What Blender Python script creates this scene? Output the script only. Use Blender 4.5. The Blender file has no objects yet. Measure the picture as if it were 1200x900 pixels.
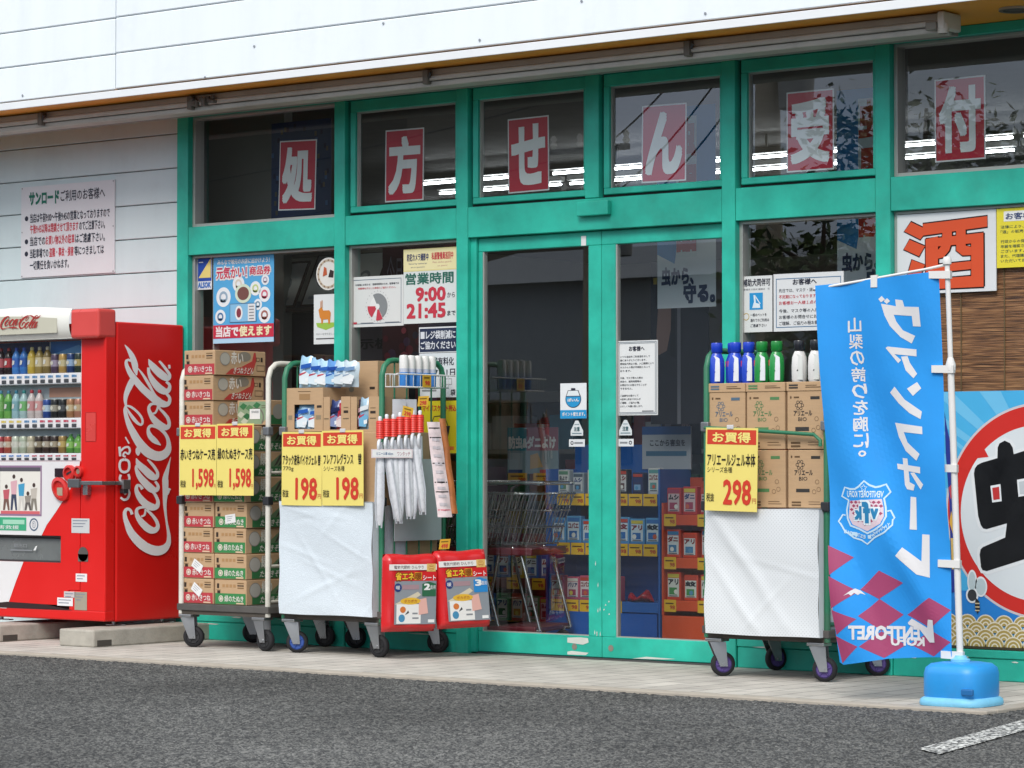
import bpy, bmesh, math, random
from mathutils import Vector, Matrix
R = math.radians
random.seed(11)
S = bpy.context.scene
COL = S.collection

# ------------------------------------------------------------------ camera
YAW, PITCH = R(38.0), math.atan(94 / 3324.0)
cam = bpy.data.cameras.new('camera')
cam.sensor_width = 36.0
cam.lens = 3324.0 / 1200 * 36.0
cam.clip_start, cam.clip_end = 0.1, 20000
co = bpy.data.objects.new('camera', cam)
COL.objects.link(co)
co.location = (9.44, -12.88, 1.10)
co.rotation_euler = (R(90) + PITCH, 0, YAW)
S.camera = co

# ------------------------------------------------------------------ sky, sun, exposure
SUN_EL, SUN_ROT = R(44), R(158)
w = bpy.data.worlds.new('World'); S.world = w; w.use_nodes = True
nt = w.node_tree; nt.nodes.clear()
def N(t, **k):
    n = nt.nodes.new(t)
    for a, b in k.items(): setattr(n, a, b)
    return n
out = N('ShaderNodeOutputWorld'); bg = N('ShaderNodeBackground')
sky = N('ShaderNodeTexSky', sky_type='NISHITA', sun_disc=False, sun_elevation=SUN_EL, sun_rotation=SUN_ROT,
        air_density=1.0, dust_density=2.0, ozone_density=1.0)
tc = N('ShaderNodeTexCoord'); mp = N('ShaderNodeMapping'); mp.inputs['Scale'].default_value = (1, 1, 2.6)
no = N('ShaderNodeTexNoise'); no.inputs['Scale'].default_value = 2.2; no.inputs['Detail'].default_value = 7
no.inputs['Roughness'].default_value = .58
rp = N('ShaderNodeValToRGB'); rp.color_ramp.elements[0].position = .40; rp.color_ramp.elements[1].position = .56
rp.color_ramp.elements[0].color = (.35, .35, .35, 1); rp.color_ramp.elements[1].color = (.97, .97, .97, 1)
mx = N('ShaderNodeMix', data_type='RGBA'); 
L = nt.links.new
L(tc.outputs['Generated'], mp.inputs[0]); L(mp.outputs[0], no.inputs['Vector']); L(no.outputs['Fac'], rp.inputs[0])
# overcast skies are about three times brighter overhead than at the horizon
sz = N('ShaderNodeSeparateXYZ'); gr = N('ShaderNodeMapRange'); gr.inputs[1].default_value = 0; gr.inputs[2].default_value = .75; gr.inputs[3].default_value = .66; gr.inputs[4].default_value = 1.25
sc0_ = N('ShaderNodeVectorMath', operation='SCALE'); sc0_.inputs[0].default_value = (12.3, 13.0, 14.0)
tn = N('ShaderNodeMix', data_type='RGBA'); tn.inputs[6].default_value = (4.6, 10.0, 19.5, 1); tn.inputs[7].default_value = (12.5, 13.0, 13.8, 1)
L(gr.outputs[0], tn.inputs[0]); L(tn.outputs[2], sc0_.inputs[0])
L(tc.outputs['Generated'], sz.inputs[0]); L(sz.outputs[2], gr.inputs[0]); L(gr.outputs[0], sc0_.inputs['Scale']); L(sc0_.outputs[0], mx.inputs[7])
L(rp.outputs[0], mx.inputs[0]); L(sky.outputs[0], mx.inputs[6]); L(mx.outputs[2], bg.inputs[0])
bg.inputs[1].default_value = 0.10
L(bg.outputs[0], out.inputs[0])
sl = bpy.data.lights.new('sun', 'SUN'); sl.energy = 2.1; sl.angle = R(26); sl.color = (1, .96, .9)
so = bpy.data.objects.new('sun', sl); COL.objects.link(so)
so.rotation_euler = (R(90) - SUN_EL, 0, R(180) - SUN_ROT)
S.view_settings.view_transform = 'Standard'; S.view_settings.look = 'None'
S.view_settings.exposure = 0.16; S.view_settings.gamma = 1.0
S.render.engine = 'CYCLES'
S.cycles.max_bounces = 8; S.cycles.transparent_max_bounces = 24
S.cycles.caustics_reflective = False; S.cycles.caustics_refractive = False

# ------------------------------------------------------------------ materials
def lin(h):
    h = h.lstrip('#'); o = []
    for i in (0, 2, 4):
        c = int(h[i:i + 2], 16) / 255
        o.append(c / 12.92 if c <= .04045 else ((c + .055) / 1.055) ** 2.4)
    return o
MAT = {}
def newmat(name):
    m = bpy.data.materials.new(name); m.use_nodes = True
    return m, m.node_tree, m.node_tree.nodes['Principled BSDF']
def pm(h, rough=.55, metal=0., var=.07, scale=5., bump=0., bscale=60., k=.86, streak=None, grime=0., spec=.5, sheen=0, trans=0):
    """procedural paint / print / plastic: a real base colour with uneven noise, optional streaks, grime and bump"""
    key = (h, rough, metal, var, scale, bump, bscale, k, streak, grime, spec, trans)
    if key in MAT: return MAT[key]
    m, t, b = newmat('paint_' + h.strip('#')); MAT[key] = m
    n = t.nodes; l = t.links.new
    c = [x * k for x in lin(h)]
    tcx = n.new('ShaderNodeTexCoord')
    src = tcx.outputs['Object']
    if streak:
        mpn = n.new('ShaderNodeMapping'); mpn.inputs['Scale'].default_value = streak; l(src, mpn.inputs[0]); src = mpn.outputs[0]
    nz = n.new('ShaderNodeTexNoise'); nz.inputs['Scale'].default_value = scale; nz.inputs['Detail'].default_value = 6
    nz.inputs['Roughness'].default_value = .6
    l(src, nz.inputs['Vector'])
    mr = n.new('ShaderNodeMapRange'); mr.inputs[1].default_value = .3; mr.inputs[2].default_value = .7
    mr.inputs[3].default_value = 1 - var; mr.inputs[4].default_value = 1 + var; l(nz.outputs['Fac'], mr.inputs[0])
    vm = n.new('ShaderNodeVectorMath'); vm.operation = 'SCALE'; vm.inputs[0].default_value = c; l(mr.outputs[0], vm.inputs['Scale'])
    col = vm.outputs[0]
    if grime:
        g = n.new('ShaderNodeTexNoise'); g.inputs['Scale'].default_value = 2.3; g.inputs['Detail'].default_value = 9; g.inputs['Roughness'].default_value = .72
        l(tcx.outputs['Object'], g.inputs['Vector'])
        gr = n.new('ShaderNodeMapRange'); gr.inputs[1].default_value = .52; gr.inputs[2].default_value = .75; gr.inputs[4].default_value = grime
        l(g.outputs['Fac'], gr.inputs[0])
        gm = n.new('ShaderNodeMix'); gm.data_type = 'RGBA'; l(gr.outputs[0], gm.inputs[0]); l(col, gm.inputs[6])
        gm.inputs[7].default_value = (.10, .09, .075, 1); col = gm.outputs[2]
    l(col, b.inputs['Base Color'])
    rr = n.new('ShaderNodeMapRange'); rr.inputs[1].default_value = .3; rr.inputs[2].default_value = .7
    rr.inputs[3].default_value = max(.02, rough - .08); rr.inputs[4].default_value = min(1, rough + .08)
    l(nz.outputs['Fac'], rr.inputs[0]); l(rr.outputs[0], b.inputs['Roughness'])
    b.inputs['Metallic'].default_value = metal
    b.inputs['Specular IOR Level'].default_value = spec
    if trans: b.inputs['Transmission Weight'].default_value = trans
    if bump:
        bz = n.new('ShaderNodeTexNoise'); bz.inputs['Scale'].default_value = bscale; bz.inputs['Detail'].default_value = 4
        l(tcx.outputs['Object'], bz.inputs['Vector'])
        bp = n.new('ShaderNodeBump'); bp.inputs['Strength'].default_value = bump; bp.inputs['Distance'].default_value = .004
        l(bz.outputs['Fac'], bp.inputs['Height']); l(bp.outputs[0], b.inputs['Normal'])
    return m
def ink(h, rough=.5): return pm(h, rough, var=.03, scale=3., spec=.35)
def emit(h, s, name='lamp_tube'):
    key = ('e', h, s)
    if key in MAT: return MAT[key]
    m, t, b = newmat(name); MAT[key] = m
    b.inputs['Base Color'].default_value = (.8, .8, .8, 1)
    b.inputs['Emission Color'].default_value = (*lin(h), 1); b.inputs['Emission Strength'].default_value = s
    return m
def glass(tint=(.90, .93, .92), r0=.108, rough=0.0, name='window_glass'):
    key = ('g', tint, r0, rough)
    if key in MAT: return MAT[key]
    m = bpy.data.materials.new(name); m.use_nodes = True; MAT[key] = m
    t = m.node_tree; n = t.nodes; n.clear(); l = t.links.new
    o = n.new('ShaderNodeOutputMaterial'); mix = n.new('ShaderNodeMixShader')
    tr = n.new('ShaderNodeBsdfTransparent'); tr.inputs[0].default_value = (*tint, 1)
    gl = n.new('ShaderNodeBsdfGlossy'); gl.inputs['Roughness'].default_value = rough; gl.inputs[0].default_value = (1, 1, 1, 1)
    lw = n.new('ShaderNodeLayerWeight'); lw.inputs[0].default_value = .5
    pw = n.new('ShaderNodeMath'); pw.operation = 'POWER'; pw.inputs[1].default_value = 5; l(lw.outputs['Facing'], pw.inputs[0])
    ma = n.new('ShaderNodeMath'); ma.operation = 'MULTIPLY_ADD'; ma.inputs[1].default_value = 1 - r0; ma.inputs[2].default_value = r0
    l(pw.outputs[0], ma.inputs[0]); l(ma.outputs[0], mix.inputs[0]); l(tr.outputs[0], mix.inputs[1]); l(gl.outputs[0], mix.inputs[2])
    l(mix.outputs[0], o.inputs[0])
    return m

# ------------------------------------------------------------------ mesh builder
class MB:
    def __init__(s): s.v = []; s.f = []; s.m = []; s.sm = []; s.ms = []
    def mi(s, m):
        if m not in s.ms: s.ms.append(m)
        return s.ms.index(m)
    def add(s, vs, fs, m, smooth=False):
        b = len(s.v); s.v += [Vector(p) for p in vs]; k = s.mi(m)
        for f in fs:
            s.f.append([b + i for i in f]); s.m.append(k); s.sm.append(smooth)
        return s
    def hexa(s, c, m):      # 8 corners: bottom ring 0-3, top ring 4-7 (counter-clockwise from above)
        return s.add(c, [(3, 2, 1, 0), (4, 5, 6, 7), (0, 1, 5, 4), (1, 2, 6, 5), (2, 3, 7, 6), (3, 0, 4, 7)], m)
    def box(s, a, b, m, bev=0., seg=2):
        x0, y0, z0 = a; x1, y1, z1 = b
        x0, x1 = min(x0, x1), max(x0, x1); y0, y1 = min(y0, y1), max(y0, y1); z0, z1 = min(z0, z1), max(z0, z1)
        c = [(x0, y0, z0), (x1, y0, z0), (x1, y1, z0), (x0, y1, z0), (x0, y0, z1), (x1, y0, z1), (x1, y1, z1), (x0, y1, z1)]
        if not bev: return s.hexa(c, m)
        bm = bmesh.new(); vs = [bm.verts.new(p) for p in c]
        for f in [(3, 2, 1, 0), (4, 5, 6, 7), (0, 1, 5, 4), (1, 2, 6, 5), (2, 3, 7, 6), (3, 0, 4, 7)]: bm.faces.new([vs[i] for i in f])
        bmesh.ops.bevel(bm, geom=bm.edges[:], offset=bev, segments=seg, profile=.5, affect='EDGES', clamp_overlap=True)
        bm.verts.index_update()
        s.add([v.co.copy() for v in bm.verts], [[v.index for v in f.verts] for f in bm.faces], m, False); bm.free(); return s
    def tube(s, pts, r, m, n=8, cap=True, closed=False):
        P = [Vector(p) for p in pts]; k = len(P); rs = r if isinstance(r, (list, tuple)) else [r] * k
        T = []
        for i in range(k):
            a = P[(i - 1) % k] if (closed or i) else P[0]; b = P[(i + 1) % k] if (closed or i < k - 1) else P[-1]
            T.append((b - a).normalized())
        up = Vector((0, 0, 1)) if abs(T[0].z) < .9 else Vector((0, 1, 0))
        x = T[0].cross(up).normalized(); vs = []
        for i in range(k):
            x = (x - T[i] * x.dot(T[i])).normalized(); y = T[i].cross(x)
            for j in range(n):
                a = 2 * math.pi * j / n; vs.append(P[i] + (x * math.cos(a) + y * math.sin(a)) * rs[i])
        fs = []
        for i in range(k if closed else k - 1):
            for j in range(n):
                q = (i + 1) % k
                fs.append((i * n + j, i * n + (j + 1) % n, q * n + (j + 1) % n, q * n + j))
        s.add(vs, fs, m, True)
        if cap and not closed: s.add(vs[:n], [tuple(range(n))[::-1]], m); s.add(vs[-n:], [tuple(range(n))], m)
        return s
    def lathe(s, prof, c, m, n=16, ax=(0, 0, 1), sx=1., sy=1.):
        """prof: (radius, height[, material]) from bottom to top round axis ax through c"""
        ax = Vector(ax).normalized(); u = ax.orthogonal().normalized(); v = ax.cross(u); c = Vector(c)
        for i in range(len(prof) - 1):
            (r0, h0), (r1, h1) = prof[i][:2], prof[i + 1][:2]; mm = prof[i][2] if len(prof[i]) > 2 else m
            rg = lambda r, h: [c + ax * h + u * (math.cos(2 * math.pi * j / n) * r * sx) + v * (math.sin(2 * math.pi * j / n) * r * sy) for j in range(n)]
            d = Vector((r1 - r0, h1 - h0)); d = d.normalized() if d.length else Vector((0, 1))
            if not i or pd.dot(d) < .6: b = len(s.v); s.v += rg(r0, h0)
            else: b = b + n if b + 2 * n == len(s.v) else len(s.v) - n
            pd = d; s.v += rg(r1, h1); k = s.mi(mm); b2 = len(s.v) - n
            for j in range(n): s.f.append([b + j, b + (j + 1) % n, b2 + (j + 1) % n, b2 + j]); s.m.append(k); s.sm.append(True)
        return s
    def grid(s, fn, nu, nv, m, smooth=True):
        vs = [fn(i / nu, j / nv) for j in range(nv + 1) for i in range(nu + 1)]; k = nu + 1
        fs = [(j * k + i, j * k + i + 1, (j + 1) * k + i + 1, (j + 1) * k + i) for j in range(nv) for i in range(nu)]
        return s.add(vs, fs, m, smooth)
    def refine(s, L):
        bm = bmesh.new(); vv = [bm.verts.new(p) for p in s.v]
        for f, k, q in zip(s.f, s.m, s.sm):
            try: g = bm.faces.new([vv[i] for i in f]); g.material_index = k; g.smooth = q
            except ValueError: pass
        bm.normal_update(); bmesh.ops.triangulate(bm, faces=bm.faces[:], ngon_method='EAR_CLIP')
        for _ in range(8):
            e = [x for x in bm.edges if x.calc_length() > L]
            if not e: break
            bmesh.ops.subdivide_edges(bm, edges=e, cuts=1)
            bmesh.ops.triangulate(bm, faces=[f for f in bm.faces if len(f.verts) > 3])
        bm.verts.index_update()
        s.v = [v.co.copy() for v in bm.verts]; s.f = [[v.index for v in f.verts] for f in bm.faces]
        s.m = [f.material_index for f in bm.faces]; s.sm = [f.smooth for f in bm.faces]; bm.free(); return s
    def xf(s, fn): s.v = [Vector(fn(p)) for p in s.v]; return s
    def build(s, name, parent=None, origin=None):
        o0 = Vector(WL[parent.name]) if parent is not None else Vector(origin if origin is not None else (0, 0, 0))
        me = bpy.data.meshes.new(name); me.from_pydata([p - o0 for p in s.v], [], s.f)
        for m in s.ms: me.materials.append(m)
        me.polygons.foreach_set('material_index', s.m); me.polygons.foreach_set('use_smooth', s.sm)
        me.update()
        o = bpy.data.objects.new(name, me); COL.objects.link(o)
        if parent is not None: o.parent = parent
        else: o.location = o0
        WL[o.name] = tuple(o0)
        return o
WL = {}
def tag(o, label=None, cat=None, group=None, kind=None):
    for k, v in (('label', label), ('category', cat), ('group', group), ('kind', kind)):
        if v: o[k] = v
    return o
def thing(name, label, cat, loc, group=None):
    o = bpy.data.objects.new(name, None); COL.objects.link(o); o.location = loc; o.empty_display_size = .1
    WL[o.name] = tuple(loc); return tag(o, label, cat, group)
def copy_tree(o, loc=None, rz=None, label=None, group=None, parent=None):
    c = o.copy(); COL.objects.link(c); WL[c.name] = tuple(loc) if loc is not None else WL[o.name]
    if parent is not None: c.parent = parent
    if loc is not None: c.location = loc
    if rz is not None: c.rotation_euler = (0, 0, rz)
    tag(c, label, None, group)
    for ch in list(o.children): copy_tree(ch, parent=c)
    return c

# ------------------------------------------------------------------ printed panels and lettering
TXT = {}
def glyphs(body, off, res):
    k = (body, off, res)
    if k not in TXT:
        cu = bpy.data.curves.new('lettering', 'FONT'); cu.body = body; cu.size = 1; cu.offset = off; cu.resolution_u = res; cu.fill_mode = 'FRONT'
        ob = bpy.data.objects.new('lettering', cu); me = ob.to_mesh()
        vs = [(v.co.x, v.co.y) for v in me.vertices]; fs = [tuple(p.vertices) for p in me.polygons]
        ob.to_mesh_clear(); bpy.data.objects.remove(ob); bpy.data.curves.remove(cu)
        TXT[k] = (vs, fs)
    return TXT[k]
class Panel:
    def __init__(s, mb, o, u, v):
        s.mb = mb; s.o = Vector(o); s.u = Vector(u).normalized(); s.v = Vector(v).normalized(); s.n = s.u.cross(s.v)
    def p(s, a, b, h=0.): return s.o + s.u * a + s.v * b + s.n * h
    def rect(s, a0, b0, a1, b1, m, h=.001): s.mb.add([s.p(a0, b0, h), s.p(a1, b0, h), s.p(a1, b1, h), s.p(a0, b1, h)], [(0, 1, 2, 3)], m)
    def board(s, a0, b0, a1, b1, m, h0, h1):
        s.mb.hexa([s.p(*q) for q in ((a0, b0, h0), (a1, b0, h0), (a1, b1, h0), (a0, b1, h0), (a0, b0, h1), (a1, b0, h1), (a1, b1, h1), (a0, b1, h1))], m)
    def poly(s, P, m, h=.001):
        ar = sum(P[i][0] * P[(i + 1) % len(P)][1] - P[(i + 1) % len(P)][0] * P[i][1] for i in range(len(P)))
        if ar < 0: P = P[::-1]
        s.mb.add([s.p(a, b, h) for a, b in P], [tuple(range(len(P)))], m)
    def disc(s, a, b, r, m, h=.001, ry=None, n=28): s.poly([(a + r * math.cos(t * 2 * math.pi / n), b + (ry or r) * math.sin(t * 2 * math.pi / n)) for t in range(n)], m, h)
    def ring(s, a, b, r0, r1, m, h=.001, n=32, t0=0., t1=360.):
        k = n + 1; vs = []
        for i in range(k):
            t = R(t0 + (t1 - t0) * i / n)
            vs += [s.p(a + r0 * math.cos(t), b + r0 * math.sin(t), h), s.p(a + r1 * math.cos(t), b + r1 * math.sin(t), h)]
        s.mb.add(vs, [(2 * i, 2 * i + 1, 2 * i + 3, 2 * i + 2) for i in range(n)], m)
    def line(s, P, w_, m, h=.001, closed=False):
        k = len(P); P = [Vector(q) for q in P]; vs = []
        for i in range(k):
            a = P[(i - 1) % k] if closed or i else P[0]; b = P[(i + 1) % k] if closed or i < k - 1 else P[-1]
            d = (b - a).normalized(); q = Vector((-d.y, d.x)) * w_ / 2
            vs += [s.p(*(P[i] + q), h), s.p(*(P[i] - q), h)]
        kk = k if closed else k - 1
        s.mb.add(vs, [(2 * i, 2 * i + 1, 2 * ((i + 1) % k) + 1, 2 * ((i + 1) % k)) for i in range(kk)], m)
    def frame(s, a0, b0, a1, b1, w_, m, h=.001):
        s.rect(a0, b0, a1, b0 + w_, m, h); s.rect(a0, b1 - w_, a1, b1, m, h); s.rect(a0, b0 + w_, a0 + w_, b1 - w_, m, h); s.rect(a1 - w_, b0 + w_, a1, b1 - w_, m, h)
    def text(s, body, a0, b0, a1, b1, m, h=.002, off=0., res=2, mirror=False, skew=0., keep=False):
        vs, fs = glyphs(body, 0., res)
        if not vs: return
        x0 = min(v[0] for v in vs); x1 = max(v[0] for v in vs); y0 = min(v[1] for v in vs); y1 = max(v[1] for v in vs)
        dx = max(x1 - x0, 1e-4); dy = max(y1 - y0, 1e-4); sx = (a1 - a0) / dx; sy = (b1 - b0) / dy
        if keep: sx = min(sx, sy * 1.25)
        n_ = 0 if off < .009 else (3 if off < .02 else 5)
        sh = [(0, 0)] + ([(off * math.cos(k * 6.2832 / n_), off * math.sin(k * 6.2832 / n_)) for k in range(n_)] if off < .035 else [(off * p_, off * q_) for p_ in (-1, 0, 1) for q_ in (-1, 0, 1) if p_ or q_])
        for q, (ox, oy) in enumerate(sh):       # bold weight: the stroke laid down again, slightly shifted
            o = []
            for x, y in vs:
                a = (x + ox - x0) * sx; b = (y + oy - y0) * sy
                if mirror: a = (a1 - a0) - a
                o.append(s.p(a0 + a + skew * (b - (b1 - b0) / 2), b0 + b, h + q * .00011))
            s.mb.add(o, fs, m)
    def vtext(s, body, ac, bt, wd, pitch, m, h=.002, off=0., fill=.86, mirror=False):
        for i, c in enumerate(body):
            if c in ' ': continue
            t = bt - i * pitch
            if c == '。': s.text(c, ac - wd * .2 if mirror else ac - wd * .4, t - pitch * .4, ac + wd * .3, t - pitch * .05, m, h, off, mirror=mirror)
            elif c == 'ー': s.rect(ac - wd * .07, t - pitch * fill, ac + wd * .07, t - pitch * .1, m, h)
            else: s.text(c, ac - wd / 2, t - pitch * fill, ac + wd / 2, t, m, h, off, mirror=mirror)
def front(mb, y, x0=0., z0=0.): return Panel(mb, (x0, y, z0), (1, 0, 0), (0, 0, 1))

WHITE, BLACK, RED, YEL, NAVY = ink('f2f2f0'), ink('16161a'), ink('d8303a'), ink('f3da5a'), ink('1f2d5c')
GREEN_P = pm('27b69f', .45, var=.26, scale=3.0, streak=(1, 1, 1), bump=.05, bscale=30, k=.95, grime=.16)
ALU = pm('b9bab4', .42, metal=.35, var=.06)
STEEL = pm('b4b6b8', .3, metal=.9, var=.08)
DARKM = pm('2a2c30', .5)
RUBBER = pm('1d1d20', .75, var=.15)
CARD = pm('c6a47e', .85, var=.05, scale=14, streak=(1, 1, 6))
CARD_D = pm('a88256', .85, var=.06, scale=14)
RED_M = pm('d62a2a', .28, var=.03)
GREYP = ink('8d9094')
# ================================================================== SETTING
# asphalt with coarse open aggregate
def asphalt_mat():
    m, t, b = newmat('asphalt'); n = t.nodes; l = t.links.new
    tcx = n.new('ShaderNodeTexCoord')
    vo = n.new('ShaderNodeTexVoronoi'); vo.inputs['Scale'].default_value = 115; l(tcx.outputs['Object'], vo.inputs['Vector'])
    vo2 = n.new('ShaderNodeTexVoronoi'); vo2.inputs['Scale'].default_value = 55; l(tcx.outputs['Object'], vo2.inputs['Vector'])
    big = n.new('ShaderNodeTexNoise'); big.inputs['Scale'].default_value = .55; big.inputs['Detail'].default_value = 5; l(tcx.outputs['Object'], big.inputs['Vector'])
    cr = n.new('ShaderNodeValToRGB'); e = cr.color_ramp.elements
    e[0].position = .0; e[0].color = (.03, .031, .032, 1); e[1].position = 1; e[1].color = (.185, .183, .172, 1)
    q = e.new(.38); q.color = (.05, .0505, .05, 1); q = e.new(.62); q.color = (.115, .115, .108, 1)
    sx = n.new('ShaderNodeSeparateColor'); l(vo.outputs['Color'], sx.inputs[0])
    sx2 = n.new('ShaderNodeSeparateColor'); l(vo2.outputs['Color'], sx2.inputs[0])
    mxx = n.new('ShaderNodeMix'); mxx.inputs[0].default_value = .42; l(sx.outputs[0], mxx.inputs[2]); l(sx2.outputs[1], mxx.inputs[3])
    l(mxx.outputs[0], cr.inputs[0])
    mr = n.new('ShaderNodeMapRange'); mr.inputs[1].default_value = .3; mr.inputs[2].default_value = .72; mr.inputs[3].default_value = .62; mr.inputs[4].default_value = 1.22
    l(big.outputs['Fac'], mr.inputs[0])
    vm = n.new('ShaderNodeVectorMath'); vm.operation = 'SCALE'; l(cr.outputs[0], vm.inputs[0]); l(mr.outputs[0], vm.inputs['Scale'])
    l(vm.outputs[0], b.inputs['Base Color']); b.inputs['Roughness'].default_value = .88; b.inputs['Specular IOR Level'].default_value = .3
    bp = n.new('ShaderNodeBump'); bp.inputs['Strength'].default_value = .5; bp.inputs['Distance'].default_value = .004
    ad = n.new('ShaderNodeMath'); ad.operation = 'ADD'; l(vo.outputs['Distance'], ad.inputs[0]); l(vo2.outputs['Distance'], ad.inputs[1])
    inv = n.new('ShaderNodeMath'); inv.operation = 'MULTIPLY'; inv.inputs[1].default_value = -1; l(ad.outputs[0], inv.inputs[0])
    l(inv.outputs[0], bp.inputs['Height']); l(bp.outputs[0], b.inputs['Normal'])
    return m
g = MB(); g.add([(-2500, -2500, -.03), (2500, -2500, -.03), (2500, 2500, -.03), (-2500, 2500, -.03)], [(0, 1, 2, 3)], asphalt_mat())
tag(g.build('asphalt_ground'), 'grey open-graded asphalt of the car park', 'ground', kind='structure')

# the near car park, real relief: loose-textured stones a centimetre or two across
import numpy as np
def rough_sheet(x0, x1, y0, y1, step, zm):
    rg = np.random.default_rng(4); nx = int((x1 - x0) / step) + 1; ny = int((y1 - y0) / step) + 1
    h = rg.random((ny, nx)) ** 1.4; k = h + .6 * (np.roll(h, 1, 0) + np.roll(h, 1, 1)) + .35 * np.roll(np.roll(h, 1, 0), 1, 1); k = (k - k.mean()) / k.std()
    X, Y = np.meshgrid(np.linspace(x0, x1, nx), np.linspace(y0, y1, ny)); jx = (rg.random((ny, nx)) - .5) * step * .7; jy = (rg.random((ny, nx)) - .5) * step * .7
    co_ = np.stack([X + jx, Y + jy, zm + np.clip(k, -2.2, 2.2) * .0023], -1).reshape(-1, 3).astype(np.float32)
    i = np.arange(nx * ny).reshape(ny, nx); f = np.stack([i[:-1, :-1], i[:-1, 1:], i[1:, 1:], i[1:, :-1]], -1).reshape(-1, 4)
    me = bpy.data.meshes.new('asphalt_surface'); me.vertices.add(len(co_)); me.vertices.foreach_set('co', co_.ravel()); me.loops.add(f.size); me.loops.foreach_set('vertex_index', f.ravel().astype(np.int32)); me.polygons.add(len(f)); me.polygons.foreach_set('loop_start', np.arange(0, f.size, 4, dtype=np.int32)); me.update(calc_edges=True)
    me.polygons.foreach_set('use_smooth', np.ones(len(f), dtype=bool)); me.materials.append(bpy.data.materials['asphalt']); o = bpy.data.objects.new('asphalt_surface', me); COL.objects.link(o); return o
tag(rough_sheet(-6.6, 5.2, -6.6, -1.621, .0082, -.014), 'coarse grey asphalt in front of the shop', 'ground', kind='structure')
tag(rough_sheet(3.321, 5.2, -1.62, .4, .0082, -.014), 'coarse grey asphalt beside the kerb corner', 'ground', kind='structure')

def paver_mat():
    m, t, b = newmat('pavers'); n = t.nodes; l = t.links.new
    tcx = n.new('ShaderNodeTexCoord'); mpn = n.new('ShaderNodeMapping'); mpn.inputs['Rotation'].default_value = (0, 0, R(90)); l(tcx.outputs['Object'], mpn.inputs[0])
    br = n.new('ShaderNodeTexBrick'); br.inputs['Scale'].default_value = 1; br.inputs['Brick Width'].default_value = .30; br.inputs['Row Height'].default_value = .15
    br.inputs['Mortar Size'].default_value = .0045; br.inputs['Mortar Smooth'].default_value = .3; br.inputs['Bias'].default_value = 0
    br.inputs['Color1'].default_value = (.53, .50, .445, 1); br.inputs['Color2'].default_value = (.48, .45, .40, 1); br.inputs['Mortar'].default_value = (.13, .115, .10, 1)
    l(mpn.outputs[0], br.inputs['Vector'])
    nz = n.new('ShaderNodeTexNoise'); nz.inputs['Scale'].default_value = 3; nz.inputs['Detail'].default_value = 9; nz.inputs['Roughness'].default_value = .65; l(tcx.outputs['Object'], nz.inputs['Vector'])
    mr = n.new('ShaderNodeMapRange'); mr.inputs[1].default_value = .3; mr.inputs[2].default_value = .7; mr.inputs[3].default_value = .72; mr.inputs[4].default_value = 1.14; l(nz.outputs['Fac'], mr.inputs[0])
    vm = n.new('ShaderNodeVectorMath'); vm.operation = 'SCALE'; l(br.outputs['Color'], vm.inputs[0]); l(mr.outputs[0], vm.inputs['Scale'])
    l(vm.outputs[0], b.inputs['Base Color']); b.inputs['Roughness'].default_value = .85
    bp = n.new('ShaderNodeBump'); bp.inputs['Strength'].default_value = .5; bp.inputs['Distance'].default_value = .003
    f = n.new('ShaderNodeTexNoise'); f.inputs['Scale'].default_value = 140; l(tcx.outputs['Object'], f.inputs['Vector']); l(f.outputs['Fac'], bp.inputs['Height']); l(bp.outputs[0], b.inputs['Normal'])
    return m
CONC = pm('b7b2a6', .9, var=.16, scale=7, bump=.4, bscale=90, k=.8, grime=.45)
g = MB(); g.box((-14, -1.52, -.2), (3.22, .115, 0), paver_mat()); tag(g.build('paved_walk'), 'beige block paving along the shop front', 'pavement', kind='structure')
g = MB(); k = pm('b5ac9e', .9, var=.1, scale=9, bump=.3, bscale=100, k=.82)
g.box((-14, -1.62, -.2), (3.32, -1.523, .002), k, .006); g.box((3.223, -1.52, -.2), (3.32, .115, .002), k, .006)
tag(g.build('kerb'), 'low concrete edging of the shop pavement', 'kerb', kind='structure')
def worn_line_mat():
    m, t, b = newmat('worn_road_paint'); n = t.nodes; l = t.links.new
    tcx = n.new('ShaderNodeTexCoord'); vo = n.new('ShaderNodeTexVoronoi'); vo.inputs['Scale'].default_value = 80; l(tcx.outputs['Object'], vo.inputs['Vector'])
    sx = n.new('ShaderNodeSeparateColor'); l(vo.outputs['Color'], sx.inputs[0])
    mm = n.new('ShaderNodeMapRange'); mm.inputs[1].default_value = .50; mm.inputs[2].default_value = .66; l(sx.outputs[0], mm.inputs[0])
    mxx = n.new('ShaderNodeMix'); mxx.data_type = 'RGBA'; mxx.inputs[6].default_value = (.07, .07, .068, 1); mxx.inputs[7].default_value = (.62, .62, .58, 1)
    l(mm.outputs[0], mxx.inputs[0]); l(mxx.outputs[2], b.inputs['Base Color']); b.inputs['Roughness'].default_value = .85
    return m
g = MB(); z = -.0075
wl = worn_line_mat()
g.add([(3.86, -3.17, z), (4.03, -3.30, z), (3.65, -1.30, z), (3.48, -1.25, z)], [(0, 1, 2, 3)], wl)
tag(g.build('parking_line'), 'worn white parking bay line on the asphalt', 'road marking', kind='structure')

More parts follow.
